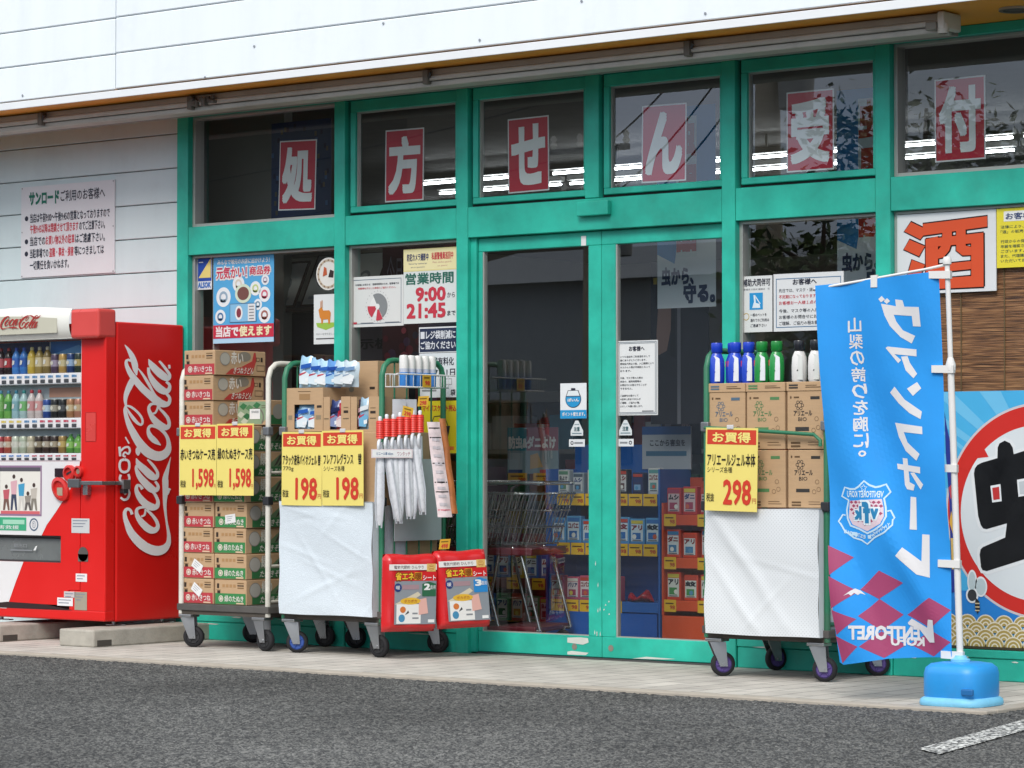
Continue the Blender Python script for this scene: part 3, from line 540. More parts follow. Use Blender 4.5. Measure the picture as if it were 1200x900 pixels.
# hills
g = MB(); HM = pm('93a6ae', .95, var=.15, scale=.01)  # distance haze is put into this pale hill colour
def hill(i, j):
    x = -1600 + 2600 * i; d = j
    h = (36 + 16 * math.sin(i * 11) + 10 * math.sin(i * 23 + 1) + 5 * math.sin(i * 61)) * math.sin(math.pi * d) ** .8
    return (x, -1150 - 500 * d, h - 2)
g.grid(hill, 90, 8, HM); tag(g.build('hills'), 'low wooded hills on the horizon', 'hills', kind='structure')
LOGO='-494,1838,-490,1840,-489,1829,-481,1834,-484,1821,-471,1829,-479,1813,-461,1823,-474,1805,-451,1816,-469,1795,-441,1808,-463,1785,-430,1799,-457,1774,-420,1790,-452,1764,-410,1779,-447,1754,-402,1768,-442,1742,-394,1756,-438,1731,-388,1744,-434,1721,-383,1733,-431,1713,-379,1722,-429,1705,-377,1712,-426,1696,-377,1702,-422,1687,-377,1693,-416,1677,-378,1684,-409,1669,-380,1674,-401,1660,-382,1663,-394,1651,-384,1653 -440,1639,-393,1621,-447,1630,-400,1612,-454,1621,-406,1604,-461,1612,-412,1595,-468,1601,-419,1585,-475,1590,-427,1574,-482,1577,-435,1562,-488,1563,-444,1551,-494,1550,-451,1540,-498,1538,-457,1530,-500,1526,-462,1520,-501,1514,-466,1511,-501,1503,-469,1502,-500,1491,-471,1492,-497,1480,-472,1482,-493,1470,-471,1473,-490,1462,-471,1464,-487,1455,-471,1457,-485,1449,-471,1451,-482,1444,-470,1445,-480,1438,-470,1440 -480,1457,-478,1467,-471,1456,-469,1467,-463,1454,-460,1466,-455,1452,-449,1466,-447,1450,-438,1463,-437,1446,-426,1459,-427,1441,-415,1453,-415,1435,-403,1447,-405,1429,-392,1440,-394,1422,-380,1433,-384,1415,-369,1425,-374,1407,-358,1416,-366,1399,-349,1408,-359,1392,-341,1399,-353,1384,-335,1390,-349,1377,-330,1381,-347,1370,-327,1373,-347,1365,-327,1364,-348,1359,-328,1356,-350,1355,-331,1349,-352,1353,-337,1343,-352,1353,-346,1339,-354,1353,-356,1338,-358,1354,-366,1340,-363,1357,-376,1343,-371,1362,-387,1348,-380,1369,-399,1355,-390,1378,-412,1363,-399,1386,-423,1371,-409,1394,-433,1381,-419,1403,-442,1391,-429,1411,-450,1401,-439,1420,-457,1411,-447,1428,-464,1420,-455,1435,-469,1429,-463,1443,-474,1438,-470,1450,-479,1447 -491,1463,-476,1461,-494,1457,-476,1454,-498,1451,-476,1448,-502,1442,-475,1442,-503,1432,-473,1435,-502,1420,-469,1424,-499,1406,-465,1412,-495,1391,-460,1399,-490,1376,-453,1385,-485,1360,-444,1372,-478,1343,-433,1357,-470,1326,-422,1342,-460,1308,-409,1327,-448,1289,-394,1310,-435,1268,-378,1292,-420,1248,-362,1274,-405,1229,-345,1258,-389,1211,-328,1243,-373,1194,-312,1230,-355,1178,-296,1218,-335,1163,-280,1208,-314,1150,-265,1200,-292,1140,-250,1193,-268,1132,-235,1187,-245,1126,-221,1183,-221,1122,-209,1181,-198,1121,-198,1180,-174,1123,-188,1180,-152,1129,-180,1181,-131,1137,-171,1183,-113,1148,-161,1186,-99,1162,-152,1191,-89,1176,-144,1196,-84,1192,-138,1202,-84,1208,-132,1211,-87,1222,-128,1222,-90,1236,-127,1233,-95,1250,-128,1244,-101,1263,-131,1256,-109,1276,-137,1267,-119,1288,-144,1277,-130,1300,-154,1287,-144,1311,-165,1296,-159,1320,-178,1304,-173,1328,-190,1312,-188,1335,-202,1317,-203,1340,-214,1322,-217,1344,-227,1326,-230,1347,-238,1328,-243,1349,-247,1330,-255,1350,-255,1330,-267,1349,-261,1330,-278,1345,-264,1329,-288,1339,-268,1327,-294,1332,-272,1324,-299,1323,-274,1319,-301,1313,-274,1314,-302,1303,-271,1307,-301,1291,-266,1299,-297,1279,-259,1292,-291,1267,-252,1285,-280,1256,-244,1279,-268,1247,-233,1273,-255,1238,-222,1265,-241,1232,-211,1257,-226,1226,-202,1249,-210,1223,-193,1240,-195,1220,-184,1231,-179,1217,-175,1221 -211,1481,-213,1469,-222,1483,-225,1469,-234,1485,-237,1470,-248,1486,-247,1470,-261,1484,-253,1468,-274,1480,-259,1466,-284,1473,-265,1461,-292,1464,-269,1456,-297,1454,-271,1451,-298,1442,-269,1445,-296,1430,-265,1437,-292,1418,-259,1428,-286,1406,-251,1419,-279,1394,-242,1410,-271,1381,-230,1401,-260,1368,-218,1393,-248,1356,-206,1385,-233,1344,-192,1377,-216,1334,-177,1369,-199,1324,-163,1362,-181,1317,-152,1357,-164,1313,-144,1354,-146,1312,-138,1351,-130,1313,-133,1349,-115,1317,-131,1348,-102,1324,-130,1347,-94,1333,-127,1347,-90,1343,-123,1350,-89,1352,-120,1354,-89,1362,-120,1360,-92,1372,-121,1367,-96,1382,-125,1375,-102,1393,-129,1383,-110,1403,-135,1391,-121,1412,-144,1399,-132,1421,-153,1408,-142,1429,-162,1416,-151,1435,-169,1422,-160,1440,-176,1427,-167,1444,-183,1432,-174,1448,-190,1438,-180,1454,-197,1445,-186,1460,-203,1452,-192,1467,-209,1459,-198,1474,-215,1466 -211,1471,-195,1469,-213,1464,-196,1462,-215,1457,-198,1455,-217,1451,-199,1448,-219,1445,-202,1441,-223,1439,-206,1434,-227,1433,-211,1427,-231,1428,-217,1420,-236,1425,-224,1415,-239,1424,-233,1412,-244,1423,-242,1411,-251,1422,-249,1411,-258,1421,-256,1410 -382,1694,-376,1698,-373,1684,-364,1689,-364,1674,-352,1681,-355,1664,-340,1672,-345,1653,-328,1661,-334,1640,-315,1649,-322,1625,-301,1635,-311,1611,-288,1621,-299,1597,-276,1607,-289,1585,-266,1594,-278,1573,-257,1581,-268,1561,-249,1569,-259,1551,-241,1559,-251,1541,-233,1549,-244,1533,-226,1541,-237,1525,-219,1535,-228,1517,-212,1529,-217,1511,-204,1524,-205,1507,-195,1520,-194,1504,-185,1515,-183,1500,-174,1510 -430,1742,-436,1732,-437,1745,-445,1734,-444,1749,-453,1736,-453,1752,-459,1738,-462,1754,-463,1738,-472,1752,-464,1737,-481,1749,-466,1736,-489,1744,-468,1734,-493,1737,-468,1733,-495,1729,-468,1729,-495,1721,-466,1725,-494,1712,-463,1718,-491,1702,-459,1711,-486,1691,-452,1702,-480,1679,-444,1693,-473,1666,-434,1682,-463,1653,-424,1672,-453,1640,-412,1661,-441,1626,-398,1650,-428,1612,-384,1638,-414,1599,-369,1627,-400,1587,-355,1615,-385,1575,-341,1604,-370,1562,-326,1593,-354,1550,-311,1582,-337,1539,-295,1572,-320,1528,-278,1563,-303,1517,-261,1553,-286,1507,-244,1543,-269,1496,-226,1534,-252,1486,-209,1525,-234,1475,-193,1517,-215,1467,-180,1510,-195,1461,-168,1505,-177,1458,-157,1501,-159,1456,-147,1498,-142,1457,-140,1496,-125,1460,-135,1494,-111,1465,-130,1493,-100,1472,-125,1493,-92,1481,-121,1494,-88,1491,-118,1497,-86,1501,-116,1502,-86,1511,-115,1509,-89,1520,-115,1514,-96,1529,-118,1519,-104,1537,-124,1525,-112,1543,-132,1531,-120,1550,-140,1538 -301,1703,-276,1704,-301,1695,-275,1696,-301,1686,-274,1688,-300,1676,-273,1680,-298,1666,-269,1672,-294,1654,-263,1664,-290,1642,-254,1655,-283,1629,-244,1646,-276,1617,-233,1637,-266,1604,-221,1627,-254,1590,-207,1617,-241,1577,-193,1608,-227,1565,-181,1600,-211,1555,-169,1593,-194,1547,-157,1587,-175,1541,-147,1582,-156,1537,-141,1579,-136,1538,-139,1577,-118,1543,-134,1576,-105,1550,-129,1575,-95,1559,-125,1575,-89,1570,-121,1578,-87,1581,-118,1583,-87,1591,-116,1590,-91,1601,-116,1595,-98,1610,-118,1598,-108,1616,-124,1602,-117,1621,-132,1607,-126,1625,-141,1613 -291,1755,-286,1757,-291,1745,-276,1751,-291,1735,-265,1745,-290,1724,-255,1739,-284,1712,-244,1734,-275,1700,-232,1727,-263,1689,-219,1719,-249,1677,-205,1710,-235,1667,-191,1701,-221,1657,-177,1694,-206,1647,-163,1686,-190,1639,-149,1678,-175,1632,-138,1672,-162,1628,-129,1667,-148,1624,-122,1662,-132,1622,-120,1660,-112,1624,-124,1657,-97,1633,-127,1654,-90,1644,-123,1654,-88,1655,-119,1657,-90,1665,-117,1660,-97,1675,-119,1665,-105,1683,-126,1672,-114,1692,-135,1680,-123,1700,-144,1689,-132,1708,-152,1697,-141,1716,-161,1705,-151,1724,-169,1713,-160,1731,-177,1720,-168,1737,-184,1727,-175,1742,-190,1732,-182,1746,-196,1737,-189,1751,-202,1743 -118,1724,-98,1726,-117,1718,-97,1720,-116,1712,-96,1714,-115,1707,-95,1709,-114,1701,-94,1703 -383,1209,-376,1209,-387,1205,-371,1207,-391,1202,-366,1204,-394,1199,-362,1201,-397,1195,-358,1196,-398,1190,-357,1190,-399,1183,-356,1183,-398,1175,-357,1175,-397,1169,-358,1169,-394,1164,-361,1165,-389,1160,-365,1161,-384,1156,-369,1157,-379,1153,-373,1153 -396,1136,-390,1138,-396,1126,-380,1130,-397,1116,-370,1123,-396,1104,-361,1117,-390,1091,-351,1112,-379,1078,-339,1105,-365,1066,-325,1097,-350,1056,-309,1089,-336,1046,-293,1079,-323,1036,-278,1070,-308,1025,-263,1060,-293,1015,-250,1052,-277,1007,-240,1046,-261,1002,-234,1041,-245,999,-229,1038,-227,999,-228,1036,-209,1004,-232,1033,-198,1014,-231,1031,-193,1025,-226,1034,-192,1036,-222,1039,-194,1047,-220,1044,-199,1057,-223,1050,-207,1068,-229,1059,-215,1077,-237,1068,-224,1087,-245,1076,-233,1095,-253,1084,-243,1103,-262,1092,-253,1111,-271,1099,-262,1117,-278,1106,-270,1122,-285,1112,-278,1126,-290,1117,-285,1130,-296,1121,-292,1133,-301,1126 -398,1096,-377,1092,-401,1090,-378,1085,-404,1084,-380,1080,-406,1076,-381,1076,-405,1066,-378,1071,-402,1053,-371,1062,-397,1039,-361,1052,-390,1024,-350,1041,-380,1010,-338,1031,-369,996,-325,1021,-355,983,-311,1011,-341,971,-297,1002,-328,960,-283,992,-315,950,-269,983,-301,940,-257,975,-286,931,-246,968,-269,924,-240,964,-250,920,-236,961,-233,921,-231,959,-217,924,-227,956,-204,929,-224,955,-194,937,-222,954,-189,946,-219,955,-187,956,-217,958,-189,965,-215,962,-194,974,-217,966,-202,982,-222,973,-210,990,-229,981,-217,997,-236,989 -326,950,-350,939,-331,955,-354,945,-336,960,-358,951,-343,966,-361,955,-350,971,-365,958,-358,975,-369,960,-368,977,-374,961,-379,978,-376,961,-391,975,-374,961,-399,968,-375,960,-404,960,-376,955,-407,950,-376,949,-408,939,-374,942,-406,927,-370,935,-402,914,-363,926,-396,901,-354,917,-387,888,-344,908,-377,875,-333,899,-364,861,-320,889,-349,849,-306,880,-334,837,-293,872,-317,828,-282,867,-300,820,-270,862,-282,814,-258,858,-264,811,-250,855,-246,810,-242,853,-229,812,-236,851,-213,817,-231,849,-198,825,-229,848,-190,836,-226,849,-187,848,-222,853,-186,859,-219,860,-188,870,-218,867,-193,881,-220,875,-199,892,-225,884,-207,903,-231,894,-214,912,-237,903,-223,920,-243,910,-231,927,-250,916,-239,933,-257,922,-247,940,-264,929 -312,839,-312,826,-324,839,-323,825,-336,840,-335,825,-348,840,-345,824,-359,839,-354,823,-370,837,-362,821,-381,834,-369,818,-392,829,-374,816,-400,821,-375,814,-404,811,-375,809,-405,800,-374,801,-404,788,-370,793,-401,775,-365,785,-394,763,-357,777,-386,749,-347,768,-376,737,-334,759,-364,724,-322,750,-350,712,-308,741,-335,699,-292,731,-318,687,-278,722,-300,678,-266,716,-282,671,-257,712,-263,667,-250,709,-245,667,-244,707,-227,669,-241,705,-211,675,-237,705,-199,684,-231,706,-191,695,-225,709,-187,706,-221,712,-187,718,-220,717,-191,729,-221,724,-197,741,-225,733,-204,752,-231,742,-214,763,-239,752,-227,775,-249,763,-240,786,-260,774,-252,795,-271,783,-263,803,-280,791,-275,809,-289,797,-285,815,-298,804,-296,820,-307,810 -319,824,-302,822,-321,814,-304,812,-322,804,-305,802,-325,795,-307,792,-327,789,-311,782,-331,786,-320,776,-336,784,-329,773,-344,782,-338,771,-352,780,-346,769 -415,792,-440,786,-418,798,-442,793,-421,805,-445,799,-426,812,-447,804,-431,818,-450,808,-439,824,-454,811,-448,829,-460,814,-459,832,-465,815,-472,833,-465,814,-483,829,-467,813,-493,824,-471,810,-501,815,-474,806,-506,805,-475,801,-507,794,-475,793,-507,781,-473,784,-505,767,-468,772,-501,751,-462,759,-495,733,-452,743,-487,712,-439,725,-478,690,-425,707,-466,669,-411,691,-451,650,-396,678,-435,633,-380,665,-417,616,-362,652,-399,601,-345,640,-380,587,-327,630,-360,574,-310,620,-339,563,-294,611,-317,553,-278,605,-295,545,-262,599,-272,538,-247,595,-249,533,-232,592,-227,530,-219,590,-205,529,-207,589,-183,531,-195,588,-161,535,-186,589,-141,542,-177,590,-124,552,-167,592,-110,565,-155,595,-100,579,-144,601,-92,593,-135,607,-88,609,-130,615,-88,624,-126,626,-89,639,-124,639,-91,654,-123,653,-96,670,-124,668,-101,687,-126,684,-107,703,-130,701,-112,720,-133,718,-116,735,-136,734,-120,751,-139,750,-122,767,-142,766,-125,784,-146,782,-126,801,-149,799,-127,818,-153,816,-128,835,-156,834,-127,853,-159,853,-125,872,-160,874,-121,893,-161,895,-117,914,-162,916,-115,933,-163,934,-113,949,-164,950,-112,964,-165,964,-112,976,-166,976,-112,987,-166,987,-112,996,-167,994,-113,1002,-167,1000,-114,1005,-166,1008,-115,1011,-164,1017,-114,1021,-159,1028,-112,1033,-153,1041,-109,1046,-146,1053,-107,1059,-139,1065,-104,1072,-132,1077,-102,1085,-125,1090,-100,1098,-118,1101,-98,1109,-112,1112,-96,1119,-107,1122,-94,1128,-103,1130,-92,1137,-98,1138,-90,1145,-94,1146 -114,907,-154,923,-110,913,-148,929,-105,920,-143,936,-102,925,-136,943,-101,929,-126,949,-102,931,-113,951,-100,934,-103,950,-94,938,-96,947,-89,942,-89,944 -494,1266,-483,1271,-486,1256,-475,1260,-478,1245,-467,1250,-470,1235,-458,1240,-462,1225,-450,1230 -550,1207,-528,1209,-549,1199,-527,1200,-547,1190,-526,1191,-546,1181,-525,1183,-545,1173,-525,1175,-544,1166,-524,1168,-543,1160,-523,1161,-542,1154,-523,1155,-541,1148,-522,1149 -526,1175,-537,1183,-518,1181,-530,1189,-510,1186,-522,1195,-503,1191,-514,1201,-495,1195,-504,1206,-487,1198,-494,1210,-478,1200,-482,1212,-471,1200,-471,1213,-467,1200,-460,1212,-465,1198,-451,1207,-462,1194,-445,1200,-460,1189,-442,1192,-459,1185,-440,1185,-460,1180,-442,1177,-462,1175,-446,1170,-465,1170,-451,1163,-465,1169,-461,1158,-466,1170,-473,1160,-473,1173,-482,1164,-482,1178,-489,1168,-494,1179,-491,1169,-504,1174,-492,1167,-510,1167,-496,1162,-514,1159,-498,1156,-515,1152,-499,1154,-508,1145,-500,1155,-500,1143,-496,1154,-493,1142,-490,1153,-487,1141,-483,1152 -499,1137,-493,1122,-507,1136,-502,1120,-516,1134,-510,1119,-526,1131,-516,1118,-535,1126,-519,1116,-541,1118,-522,1112,-545,1110,-525,1106,-547,1101,-526,1099,-547,1092,-527,1092,-547,1083,-526,1085,-544,1074,-525,1078,-541,1065,-522,1071,-535,1058,-519,1066,-527,1051,-514,1063,-517,1047,-508,1061,-506,1044,-501,1060,-495,1043,-495,1059,-485,1044,-489,1060,-474,1047,-483,1061,-464,1051,-477,1063,-456,1057,-472,1066,-450,1065,-469,1071,-446,1074,-466,1077,-444,1083,-465,1085,-444,1092,-464,1092,-444,1101,-465,1099,-446,1110,-466,1106,-450,1118,-469,1112,-456,1126,-472,1116,-466,1131,-475,1118,-476,1134,-481,1119,-485,1136,-490,1120,-493,1137,-499,1122 -536,1038,-517,1033,-539,1031,-520,1027,-542,1025,-523,1020,-545,1018,-525,1015,-545,1010,-525,1011,-543,1002,-524,1007,-538,996,-521,1003,-533,990,-516,998,-529,985,-512,993 -471,1037,-453,1041,-469,1030,-450,1034,-466,1024,-447,1028,-464,1018,-444,1020,-464,1013,-443,1012,-465,1007,-446,1003,-469,1000,-450,995,-473,993,-455,987,-478,988,-461,979,-482,983,-467,974,-488,980,-474,969,-493,976,-480,965,-500,972,-486,961 -526,938,-515,945,-517,931,-506,938,-508,923,-496,931,-499,916,-487,924,-490,908,-477,916 -470,948,-456,951,-468,940,-453,944,-465,933,-448,936,-463,926,-445,928,-462,920,-443,919,-464,913,-445,910,-468,905,-449,900,-472,898,-454,891,-477,893,-461,883,-481,891,-470,878,-487,889,-480,874,-493,888,-491,873,-498,888,-501,873,-502,889,-512,877,-509,892,-520,881,-516,896,-527,886,-524,900,-534,891'
FL={'outline':[(-686,1940),(-83,1989),(-61,1469),(-35,802),(-21,216),(-340,198),(-551,164),(-572,175),(-617,716),(-649,1357)],'kana':[[(-375,1869),(-359,1883),(-343,1866),(-363,1853)],[(-349,1858),(-333,1872),(-318,1858),(-335,1845)],[(-363,1847),(-317,1839),(-290,1833),(-293,1865),(-256,1860),(-248,1830),(-175,1826),(-169,1736),(-208,1738),(-212,1786),(-302,1794),(-290,1762),(-259,1721),(-199,1694),(-217,1659),(-271,1690),(-321,1742),(-346,1791)],[(-344,1641),(-334,1647),(-194,1631),(-194,1599),(-301,1611),(-269,1583),(-283,1569)],[(-269,1599),(-238,1601),(-227,1570),(-191,1518),(-209,1498),(-247,1535)],[(-191,1480),(-170,1451),(-210,1416),(-240,1450)],[(-328,1433),(-303,1460),(-252,1400),(-164,1343),(-170,1308),(-227,1337),(-281,1381)],[(-306,1293),(-161,1273),(-159,1238),(-258,1249),(-238,1201),(-173,1147),(-190,1116),(-249,1162),(-287,1228)],[(-298,1103),(-171,1087),(-171,1057),(-295,1078)],[(-267,1129),(-240,1126),(-229,1017),(-201,1004),(-208,978),(-243,984),(-255,1004)],[(-225,1060),(-204,1062),(-156,1006),(-170,983)],[(-224,950),(-194,947),(-191,797),(-227,799)],[(-164,777),(-128,775),(-127,578),(-189,592),(-291,676),(-258,716),(-167,652)]],'diam':[[(-624,721),(-506,665),(-612,582)],[(-615,578),(-475,507),(-603,426)],[(-380,606),(-261,551),(-383,474),(-471,516)],[(-380,474),(-268,403),(-373,326),(-474,394)],[(-130,486),(-28,431),(-130,344),(-250,403)],[(-601,420),(-480,380),(-579,304)],[(-584,299),(-475,252),(-557,171)],[(-373,324),(-260,263),(-359,201),(-469,252)],[(-130,335),(-26,285),(-125,214),(-244,267)]],'fuji':[(-541,487),(-511,511),(-492,521),(-468,511),(-446,491),(-468,499),(-480,491),(-495,501),(-507,488),(-519,497)],'vee':[(-249,366),(-228,386),(-150,346),(-141,385),(-115,383),(-114,279),(-142,278),(-195,341),(-243,356)],'ent':[(-523,274),(-195,347),(-326,269),(-172,303)],'shield':[(-550,992),(-523,984),(-497,984),(-476,996),(-450,1022),(-425,1003),(-396,993),(-375,997),(-349,1007),(-326,971),(-354,941),(-343,898),(-339,858),(-358,819),(-396,794),(-434,778),(-477,798),(-523,813),(-538,845),(-542,885),(-531,932),(-567,950)],'ribbon':[(-549,861),(-563,864),(-583,832),(-572,820),(-553,789),(-506,757),(-464,746),(-435,728),(-397,759),(-346,783),(-308,819),(-308,843),(-300,851),(-320,886),(-335,882)],'check':[(-525,929),(-364,939),(-353,898),(-349,858),(-366,824),(-434,788),(-513,819),(-532,851)],'txt':[[(-538,942),(-358,975)],[(-498,841),(-379,921)],[(-549,785),(-451,762)],[(-422,762),(-325,819)]],'star':[(-451,989),(-434,989)],'small':[(-498,1787),(-467,1116),(-533,1787),(-452,1785)],'straps':[(-145,1975),(-60,1540),(-38,1084),(-23,646),(-5,228),(-396,1983)],'pole':[(-42,2027),(15,178),(-695,1928)]}
# ================================================================== DRINKS MACHINE
LG = [[tuple(int(q) for q in s_.split(',')) for s_ in [st]][0] for st in LOGO.split(' ')]
def logo_strips():
    o = []
    for st in LG:
        p_ = [(st[i] / 1000, st[i + 1] / 1000) for i in range(0, len(st), 2)]
        o.append([(p_[i], p_[i + 1]) for i in range(0, len(p_) - 1, 2)])
    return o
def put_logo(pn, fn, m, h, upto=99, only=None):
    for i, st in enumerate(logo_strips()):
        if i >= upto or (only and i not in only): continue
        hh = h + .00022 * i
        for j_, ((a, b_), (c, d)) in enumerate(zip(st[:-1], st[1:])):
            q = [fn(*a), fn(*b_), fn(*d), fn(*c)]
            ar = sum(q[k][0] * q[(k + 1) % 4][1] - q[(k + 1) % 4][0] * q[k][1] for k in range(4))
            if ar < 0: q = q[::-1]
            pn.mb.add([pn.p(x, y, hh + .00008 * (j_ % 3)) for x, y in q], [(0, 1, 2, 3)], m)
vm_ = thing('vending_machine', 'red and white drinks vending machine with big white script on its side', 'vending machine', (-3.86, -.3, .13))
MRED = pm('d81c18', .34, var=.03, scale=2, k=.98, spec=.4); MRED2 = MRED
MWHT = pm('eceaea', .35, var=.02)
g = MB(); g.box((-4.46, -.56, .13), (-3.28, .026, 1.98), MRED, .012, 2); g.build('cabinet', vm_)
# door: rounded front shell with a window opening and a dispensing slot
g = MB(); F0, F1 = -.652, -.563
WX0, WX1, WZ0, WZ1 = -4.40, -3.502, 1.118, 1.875; OX0, OX1, OZ0, OZ1 = -4.36, -3.672, .487, .655
g.box((WX1, F0, .30), (-3.282, F1, 1.90), MRED2, .012, 3)
g.box((-4.46, F0, WZ0), (WX0, F1, 1.90), MRED2, .018, 3)
g.box((-4.452, F0, OZ1), (WX1 + .0, F1, WZ0), MRED2, 0); g.box((OX1, F0, OZ0), (WX1, F1, OZ1), MRED2); g.box((-4.452, F0, OZ0), (OX0, F1, OZ1), MRED2)
g.box((-4.452, F0, .226), (-3.601, F1, OZ0), MRED2); g.box((-3.601, F0, .321), (WX1, F1, OZ0), MRED2)
g.box((-4.455, F0, .135), (-3.282, F1, .20), MRED2, .010, 3); g.box((-3.60, F0, .19), (-3.282, F1, .32), MRED2, .010)
g.box((-4.455, F0 + .04, .20), (-3.60, F1, .226), pm('3a1010', .5)); g.box((-4.4, F0 + .05, OZ0), (OX1, F1 + .1, OZ1), DARKM)
g.build('door', vm_)
g = MB(); pn = front(g, F0)
pn.poly([(-4.45, WZ0 + .0), (WX1, WZ0), (-3.515, 1.05), (-3.60, .93), (-3.72, .80), (-3.80, .72), (-3.845, OZ1), (-4.45, OZ1)], MWHT, .0015)
pn.poly([(-4.45, OZ0), (-4.01, OZ0), (-4.08, .36), (-4.165, .19), (-4.45, .19)], MWHT, .0015); g.build('white_front', vm_)
g = MB(); pn = front(g, F0 - .0)
pn.poly([(-4.44, .205), (-4.16, .232), (-3.80, .226), (-3.64, .206), (-3.56, .196), (-4.44, .192)], pm('2a0f10', .6), .0018); g.build('kick_gap', vm_)
g = MB(); g.add([(OX0, -.63, OZ0 + .01), (OX1, -.63, OZ0 + .01), (OX1, -.612, OZ1 - .02), (OX0, -.612, OZ1 - .02)], [(0, 1, 2, 3)], pm('6c706e', .25, var=.1))
pn = front(g, -.632); pn.frame(OX0, OZ0, OX1, OZ1, .012, pm('3c3d3e', .5), .006); pn.rect(-4.15, .555, -3.95, .562, GREYP, .004); pn.text('取出口', -4.12, .575, -4.0, .60, GREYP, .004); pn.poly([(-3.93, .56), (-3.91, .56), (-3.895, .59), (-3.91, .585)], WHITE, .012)
g.build('dispensing_flap', vm_)
# display window
g = MB(); g.box((WX0 + .003, -.569, WZ0 + .003), (WX1 - .003, -.562, WZ1 - .003), pm('cfdde2', .6)); g.box((WX0, -.643, WZ0 - .0), (WX0 + .004, -.55, WZ1), MWHT); g.box((WX1 - .004, -.643, WZ0), (WX1, -.55, WZ1), MWHT)
pn = front(g, -.5695); pn.rect(-3.86, 1.79, -3.51, 1.87, pm('2b74c4', .5), .002); pn.poly([(-3.84, 1.79), (-3.60, 1.845), (-3.52, 1.80), (-3.52, 1.79)], ink('6aa5dc'), .004); pn.rect(-4.39, 1.80, -3.87, 1.87, ink('34406a'), .002)
pn.rect(-3.87, 1.52, -3.51, 1.58, ink('d9a48c'), .002); g.build('display_case', vm_)
rowz = [(1.600, 1.668), (1.322, 1.388), (1.118, 1.168)]; base = [1.670, 1.390, 1.170]
for ri, (a, b_) in enumerate(rowz):
    g = MB(); g.box((WX0 + .004, -.646, a), (WX1 - .004, -.572, b_), MWHT, .003)
    pn = front(g, -.646)
    pn.rect(WX0 + .01, a + .002, WX1 - .01, a + .008, ink('b8bcc0'), .001)
    sh = g.build('price_shelf', vm_)
    n_ = 12
    for i in range(n_):
        x = WX1 - .06 - i * .0715
        if x < -4.30: continue
        tagc = {0: '5a86b0', 1: 'c05060' if i < 5 else ('5a86b0' if i < 7 else 'd8c060'), 2: 'c04a5a' if i < 6 else '3f78c0'}[ri]
        g = MB(); p2 = front(g, -.646); p2.rect(x - .026, a + (b_ - a) * .55, x + .022, b_ - .004, ink('e8ecf0'), .001); p2.rect(x - .024, a + (b_ - a) * .60, x + .006, b_ - .012, ink(tagc), .002); p2.rect(x + .008, a + (b_ - a) * .60, x + .02, a + (b_ - a) * .8, ink(tagc), .002)
        g.build('price_tag', sh)
        g = MB(); g.box((x - .020, -.652, a + .009), (x + .020, -.645, a + (b_ - a) * .46), pm('44464a', .4), .004); g.build('button', sh)
g = MB(); g.add([(WX0, -.640, WZ0), (WX1, -.640, WZ0), (WX1, -.640, WZ1), (WX0, -.640, WZ1)], [(0, 1, 2, 3)], glass((.93, .95, .95), .11)); g.build('display_glass', vm_)
def bottle(x, z, hgt, r, body, label, cap, lab):
    g = MB(); bm_ = pm(body, .22, var=.03); lm = pm(label, .35, var=.05); cm = pm(cap, .4)
    g.lathe([(r * .85, 0), (r, hgt * .04), (r, hgt * .22), (r, hgt * .26, lm), (r, hgt * .60), (r * .98, hgt * .66), (r * .62, hgt * .80), (r * .36, hgt * .88, cm), (r * .40, hgt * .885, cm), (r * .40, hgt * .97, cm), (r * .3, hgt, cm), (0, hgt)], (x, -.607, z), bm_, 14)
    pn = front(g, -.607 - r * 1.02); pn.poly([(x - r * .4, z + hgt * .33), (x + r * .3, z + hgt * .36), (x + r * .45, z + hgt * .5), (x - r * .2, z + hgt * .52)], ink('f4f0ea'), 0)
    return tag(g.build('drink_bottle', origin=(x, -.607, z)), lab, 'drink bottle', 'sample drinks in the vending machine')
def can(x, z, hgt, r, body, label, lab):
    g = MB(); bm_ = pm(body, .3, metal=.2, var=.03); lm = pm(label, .35)
    g.lathe([(r * .85, 0), (r, hgt * .05), (r, hgt * .30), (r, hgt * .34, lm), (r, hgt * .68), (r, hgt * .92), (r * .86, hgt * .97, ALU), (r * .84, hgt, ALU), (0, hgt * .985)], (x, -.607, z), bm_, 14)
    pn = front(g, -.607 - r * 1.02); pn.disc(x - r * .1, z + hgt * .52, r * .45, ink('e8e2d4'), 0, n=10)
    return tag(g.build('drink_can', origin=(x, -.607, z)), lab, 'drink can', 'sample drinks in the vending machine')
def sx_(i): return WX1 - .06 - i * .0715
